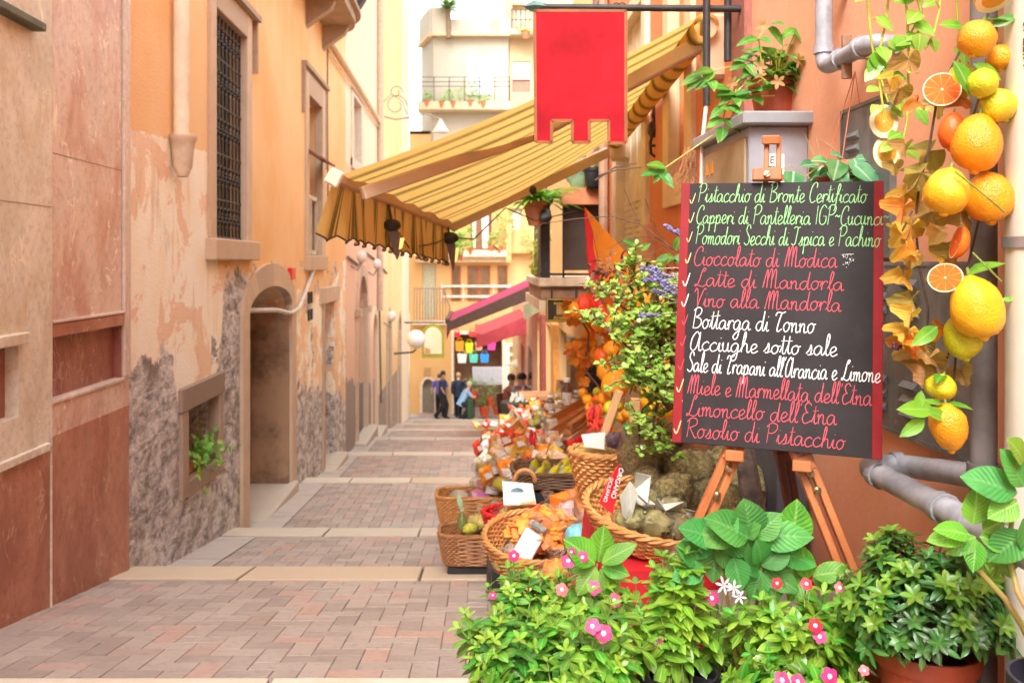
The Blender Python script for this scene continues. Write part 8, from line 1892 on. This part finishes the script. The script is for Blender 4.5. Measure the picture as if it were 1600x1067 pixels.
ml.build('fronds', leafmat('palm frond', (.07, .17, .03), (.12, .24, .05)), t)
# greenery in the cellar opening on the left
t = thing('potted_plant', 'bright leafy plant growing out of the small cellar opening on the left', 'potted plant', tuple(LM(7.8, .1, -1.83))); ml = MB(); m = MB(); ub(m, LM, 7.6, 8.2, -1.83, -1.72, .05, .25, .01); m.build('trough', M_TER2, t)
for i in range(190): ml.leaf(LM(7.98 + rj.gauss(0, .17), .12 - abs(rj.gauss(0, .12)), -1.70 + rj.gauss(0, .075)), (rj.uniform(-.2, 1), rj.uniform(-1, 1), rj.uniform(-1, .8)), (.6, 0, .8), rj.uniform(.05, .085), .045, .2, .2, 3)
ml.build('leaves', leafmat('geranium leaf', (.12, .36, .03), (.24, .52, .06), trans=.3, isl=.35), t)
# ------------------------------------------------------------------ people at the end of the street
def ring_loft(m, secs, n=14):
    'one skin through elliptical sections (centre, half width vector, half depth vector)'
    vs, fs = [], []
    for c, a, b in secs:
        for j in range(n): t = 2 * PI * j / n; vs.append(V(c) + V(a) * math.cos(t) + V(b) * math.sin(t))
    for i in range(len(secs) - 1):
        for j in range(n): fs.append((i * n + j, i * n + (j + 1) % n, (i + 1) * n + (j + 1) % n, (i + 1) * n + j))
    fs.append(tuple(range(n - 1, -1, -1))); fs.append(tuple((len(secs) - 1) * n + j for j in range(n)))
    return m.add(vs, fs)
def skin_body(name, joints, edges, radii, mt, parent, root=0, lvl=1):
    'a continuous body: skeleton edges grown into one surface'
    off = V(parent['_o']); me = bpy.data.meshes.new(name); me.from_pydata([tuple(V(j) - off) for j in joints], edges, [])
    o = bpy.data.objects.new(name, me); COL.objects.link(o); md = o.modifiers.new('skin', 'SKIN'); md.use_smooth_shade = True
    for v, r in zip(me.skin_vertices[0].data if me.skin_vertices else [], radii): v.radius = (r, r) if not hasattr(r, '__len__') else r
    if not me.skin_vertices:
        ly = None
    o.modifiers.new('sub', 'SUBSURF').levels = lvl
    dg = bpy.context.evaluated_depsgraph_get(); m2 = bpy.data.meshes.new_from_object(o.evaluated_get(dg)); m2.name = name
    m2.materials.clear(); m2.materials.append(mt)
    o.modifiers.clear(); o.data = m2; o.parent = parent; o['_o'] = parent['_o']; return o
M_SKIN = mat('tanned skin', (.46, .24, .15), .55, .06, 12); M_SKIN2 = mat('fair skin', (.60, .36, .26), .55, .06, 12)
def tube_r(m, pts, r, n=10): m.tube(pts, r, n)
def person(label, foot, face, pose, shirt, trousers, hair, skin, hscale=1.0, sleeves=True, longhair=False, extra=None, group=None):
    'pose: joint positions in metres, x forward, y left, z up, from a point between the feet'
    f = V(face).normalized(); l = V((-f.y, f.x, 0)); o = V(foot); T = lambda p: o + f * p[0] * hscale + l * p[1] * hscale + V((0, 0, p[2] * hscale))
    t = thing('person', label, 'person', tuple(o), group); J = {k: T(v) for k, v in pose.items()}; s_ = hscale
    names = ['pel', 'chest', 'neck', 'headb', 'headm', 'headt']
    keys = ['pel', 'belly', 'chest', 'neck', 'head', 'crown', 'shL', 'elL', 'haL', 'shR', 'elR', 'haR', 'hiL', 'knL', 'anL', 'toL', 'hiR', 'knR', 'anR', 'toR']
    R_ = dict(pel=.14, belly=.125, chest=.15, neck=.058, head=.088, crown=.075, shL=.068, elL=.044, haL=.036, shR=.068, elR=.044, haR=.036, hiL=.092, knL=.062, anL=.045, toL=.038, hiR=.092, knR=.062, anR=.045, toR=.038)
    ks = [k for k in keys if k in J]; ix = {k: i for i, k in enumerate(ks)}
    E = [(a, b) for a, b in (('pel', 'belly'), ('belly', 'chest'), ('chest', 'neck'), ('neck', 'head'), ('head', 'crown'), ('chest', 'shL'), ('shL', 'elL'), ('elL', 'haL'), ('chest', 'shR'), ('shR', 'elR'), ('elR', 'haR'), ('pel', 'hiL'), ('hiL', 'knL'), ('knL', 'anL'), ('anL', 'toL'), ('pel', 'hiR'), ('hiR', 'knR'), ('knR', 'anR'), ('anR', 'toR')) if a in ix and b in ix]
    me = bpy.data.meshes.new('body'); off = V(t['_o']); me.from_pydata([tuple(J[k] - off) for k in ks], [(ix[a], ix[b]) for a, b in E], [])
    ob = bpy.data.objects.new('body', me); COL.objects.link(ob); ob.modifiers.new('skin', 'SKIN'); ob.modifiers.new('sub', 'SUBSURF').levels = 1
    for i, k in enumerate(ks): me.skin_vertices[0].data[i].radius = (R_[k] * s_ * .92,) * 2
    me.skin_vertices[0].data[0].use_root = True
    dg = bpy.context.evaluated_depsgraph_get(); m2 = bpy.data.meshes.new_from_object(ob.evaluated_get(dg)); ob.modifiers.clear(); ob.data = m2; m2.materials.clear(); m2.materials.append(skin); ob.parent = t; ob['_o'] = t['_o']
    for p_ in m2.polygons: p_.use_smooth = True
    # face: nose, eyes, ears as small shapes on the head
    hd = (J['head'] + J['crown']) / 2; fc = T((pose['head'][0] + .02, pose['head'][1], 0)) - T((pose['head'][0], pose['head'][1], 0)); fc.z = 0; fc.normalize(); m = MB(); m.blob(hd + fc * .095 * s_ + V((0, 0, -.03)) * s_, (.016 * s_, .016 * s_, .024 * s_), 5, 0); side = V((-fc.y, fc.x, 0))
    for sg in (-1, 1): m.blob(hd + side * sg * .088 * s_ + V((0, 0, -.02 * s_)), (.018 * s_, .02 * s_, .03 * s_), 5, 0)
    m.build('face_features', skin, t)
    # shirt
    m = MB(); up = (J['neck'] - J['pel']).normalized(); lat = (J['shL'] - J['shR']).normalized(); dep = lat.cross(up).normalized()
    def sec(p, w, d): return (p, lat * w * s_, dep * d * s_)
    ring_loft(m, [sec(J['pel'] - up * .10 * s_, .185, .145), sec(J['pel'], .185, .14), sec(J['belly'], .17, .135), sec(J['chest'] - up * .04 * s_, .20, .15), sec(J['chest'] + up * .10 * s_, .205, .135), sec(J['neck'] - up * .055 * s_, .15, .105), sec(J['neck'] - up * .005 * s_, .075, .075)])
    for sd_ in ('L', 'R'):
        a, b, c2 = J['sh' + sd_], J['el' + sd_], J['ha' + sd_]; pin = a.lerp(J['chest'], .25)
        if sleeves is True: m.tube([pin, a, a.lerp(b, .75)], [.085 * s_, .085 * s_, .072 * s_], 10)
        else: m.tube([pin, a, b, b.lerp(c2, .8)], [.085 * s_, .085 * s_, .062 * s_, .052 * s_], 10)
    m.build('shirt', shirt, t)
    if 'knL' in J:
        m = MB(); ring_loft(m, [sec(J['pel'] + up * .03 * s_, .175, .135), sec(J['pel'] - up * .10 * s_, .18, .145), sec(J['pel'] - up * .16 * s_, .14, .12)])
        for sd_ in ('L', 'R'): m.tube([J['hi' + sd_] + V((0, 0, .04 * s_)), J['hi' + sd_].lerp(J['kn' + sd_], .5), J['kn' + sd_], J['kn' + sd_].lerp(J['an' + sd_], .6), J['an' + sd_] - V((0, 0, .01))], [.108 * s_, .098 * s_, .082 * s_, .076 * s_, .072 * s_], 10)
        m.build('trousers', trousers, t); m = MB()
        for sd_ in ('L', 'R'): m = MB(); m.blob((J['an' + sd_] + J['to' + sd_]) / 2 - V((0, 0, .01)), (.05 * s_, .05 * s_, .042 * s_), 7, 0); a, b = J['an' + sd_], J['to' + sd_]; m.tube([a - (b - a) * .3 - V((0, 0, .03 * s_)), a - V((0, 0, .03 * s_)), b - V((0, 0, .015 * s_)), b + (b - a) * .15 - V((0, 0, .015 * s_))], [.04 * s_, .048 * s_, .046 * s_, .03 * s_], 8); m.build('shoe', mat('dark shoe', (.02, .018, .018), .5), t)
    m = MB(); m.blob(hd + V((0, 0, .035 * s_)) - fc * .022 * s_, (.098 * s_, .098 * s_, .10 * s_), 9, .1, 4, 2)
    if longhair: m.blob(hd - fc * .06 * s_ - V((0, 0, .08 * s_)), (.085 * s_, .08 * s_, .15 * s_), 8, .15, 4, 1)
    m.v = [p for p in m.v]; m.build('hair', hair, t)
    if extra: extra(t, J, T)
    return t
ST = dict(pel=(0, 0, .95), belly=(.0, 0, 1.10), chest=(.01, 0, 1.30), neck=(.02, 0, 1.49), head=(.05, 0, 1.60), crown=(.05, 0, 1.70), shL=(.0, .18, 1.41), elL=(-.04, .23, 1.14), haL=(.06, .23, .90), shR=(.0, -.18, 1.41), elR=(.02, -.24, 1.14), haR=(.16, -.20, .93), hiL=(0, .09, .90), knL=(.16, .09, .50), anL=(.10, .09, .09), toL=(.24, .09, .04), hiR=(0, -.09, .90), knR=(.02, -.09, .48), anR=(-.24, -.09, .12), toR=(-.12, -.09, .04))
def fig(px, d): p = P(px, 600, d); return (p.x, d, gz(d))
M_NAVY = mat('navy cloth', (.018, .025, .06), .8, .15, 8); M_BLKC = mat('black cloth trousers', (.012, .012, .018), .8); M_PURP = mat('violet blue cloth', (.11, .09, .32), .8, .12, 8); M_LBLU = mat('light blue cloth', (.26, .44, .72), .8, .1, 8); M_HBLK = mat('black hair', (.015, .012, .01), .6, .2, 40); M_HBLD = mat('blond hair', (.46, .30, .14), .6, .2, 40); M_HBRN = mat('brown hair', (.10, .05, .03), .6, .2, 40)
person('man in navy t-shirt and black trousers walking to the right at the street end', fig(691, 33.0), (1, -.15, 0), ST, M_NAVY, M_BLKC, M_HBLK, M_SKIN, 1.0)
S2 = dict(ST, chest=(.14, 0, 1.26), neck=(.24, 0, 1.40), head=(.32, 0, 1.46), crown=(.36, 0, 1.55), shL=(.16, .21, 1.33), shR=(.16, -.21, 1.33), elL=(.10, .32, 1.06), haL=(.16, .30, .82), elR=(.10, -.32, 1.06), haR=(.18, -.30, .82), belly=(.05, 0, 1.09))
person('person in a violet blue top mostly hidden behind the walking man', fig(688, 33.6), (-.15, 1, 0), S2, M_PURP, M_BLKC, M_HBRN, M_SKIN2, .95)
person('person with blond hair and navy jacket seen from behind near the shop', fig(716, 33.2), (.1, 1, 0), ST, M_NAVY, M_BLKC, M_HBLD, M_SKIN2, .95, sleeves='long')
CR = dict(pel=(-.1, 0, .62), belly=(-.02, 0, .78), chest=(.1, 0, .98), neck=(.18, 0, 1.14), head=(.24, 0, 1.24), crown=(.26, 0, 1.34), shL=(.12, .18, 1.06), elL=(.3, .2, .84), haL=(.46, .14, .9), shR=(.12, -.18, 1.06), elR=(.3, -.2, .84), haR=(.46, -.14, .86), hiL=(-.1, .1, .60), knL=(.26, .12, .52), anL=(.14, .12, .09), toL=(.28, .12, .04), hiR=(-.1, -.1, .60), knR=(.2, -.12, .48), anR=(-.04, -.12, .09), toR=(.1, -.12, .04))
def jeans(t, J, T): m = MB(); m.box(T((.42, 0, .35)), (.3, .3, .6), None, .08); m.build('green_bag', mat('dark green bag', (.02, .07, .03), .7), t)
person('person in a light blue shirt and white cap crouching beside the red pots', fig(724, 32.9), (1, .2, 0), CR, M_LBLU, M_BLKC, mat('white cap', (.72, .68, .70), .7), M_SKIN2, .98)
m = MB(); c = V(fig(729, 32.85)); m.box(c + V((.1, 0, .42)), (.28, .3, .84), None, .1); tag(m.build('refuse_bag', mat('dark green bag', (.02, .07, .03), .7), loc=tuple(c)), 'tall dark green bag beside the crouching person', 'bag')
# diners behind the counter: seated, hands on the table
SIT = dict(pel=(0, 0, .50), belly=(.0, 0, .66), chest=(.03, 0, .86), neck=(.05, 0, 1.05), head=(.08, 0, 1.16), crown=(.09, 0, 1.26), shL=(.02, .18, .97), elL=(.10, .24, .72), haL=(.36, .14, .76), shR=(.02, -.18, .97), elR=(.10, -.24, .72), haR=(.36, -.14, .76), hiL=(.0, .1, .48), knL=(.44, .12, .48), anL=(.42, .12, .09), toL=(.56, .12, .04), hiR=(.0, -.1, .48), knR=(.44, -.12, .48), anR=(.42, -.12, .09), toR=(.56, -.12, .04))
def shirtm(n, c): return mat(n + ' cloth', c, .8, .12, 8)
def chair(t, J, T): pass
for i, (px, py, d_, fc, sh, hr, lab) in enumerate(((795, 594, 21.0, (.8, -.4, 0), ('rose', (.45, .12, .12)), M_HBRN, 'diner in a rose top seated at the left end of the cafe tables'), (812, 593, 21.4, (.3, -1, 0), ('rust', (.42, .16, .08)), M_HBRN, 'diner in a rust top second along the cafe tables'), (819, 593, 20.6, (-.6, -.6, 0), ('royal blue', (.05, .08, .36)), M_HBLK, 'diner in royal blue with black hair at the cafe tables'), (836, 592, 21.0, (-1, -.3, 0), ('white', (.70, .66, .64)), M_HBLK, 'diner in white with black hair at the cafe tables'), (851, 600, 20.6, (-.6, -.8, 0), ('pale pink', (.66, .40, .36)), M_HBRN, 'diner in pale pink beside the rust pillar'))):
    q = P(px, py, d_); foot = (q.x, d_, q.z - 1.18)
    person(lab, foot, fc, SIT, shirtm(*sh), M_BLKC, hr, M_SKIN2, 1.0)
    s_ = thing('cafe_chair', 'dark cafe chair under the ' + lab.split(' seated')[0].split(' second')[0].split(' at the')[0].split(' beside')[0], 'chair', foot, 'cafe chairs'); fv = V(fc).normalized(); m = MB(); c = V(foot)
    m.box(c + V((0, 0, .40)), (.4, .4, .04)); m.build('seat', M_WOODD, s_); m = MB(); m.bar(c - fv * .2 + V((0, 0, .40)), c - fv * .24 + V((0, 0, .85)), .36, .03, tuple(fv)); m.build('backrest', M_WOODD, s_)
    for a in ((-.17, -.17), (.17, -.17), (-.17, .17), (.17, .17)): m = MB(); m.bar(c + V((*a, .38)), V((c.x + a[0], c.y + a[1], min(gz(d_), c.z))), .035, .035); m.build('leg', M_WOODD, s_)
m = MB(); q = P(825, 608, 20.3); z = q.z
t = thing('cafe_table', 'long cafe table in front of the diners beyond the counter', 'table', (q.x, 20.2, gz(20.2))); m.box((q.x + .1, 20.15, z), (1.2, .5, .04), None, .01); m.build('tabletop', M_WOODD, t)
for x in (-.45, .65): m = MB(); m.bar((q.x + x, 20.15, z), (q.x + x, 20.15, gz(20.2)), .06, .06); m.build('leg', M_WOODD, t)
for i in range(5): c = V((q.x - .35 + i * .22, 20.05, z + .02)); g_ = thing('glass', 'pale glass on the far cafe table', 'glass', tuple(c), 'glasses on the far cafe table'); m = MB(); m.lathe([(.03, 0), (.028, .005), (.035, .09), (.032, .09), (.02, .01)], c, 10); m.build('cup', mat('pale glass', (.66, .6, .56), .15, spec=.8), g_)
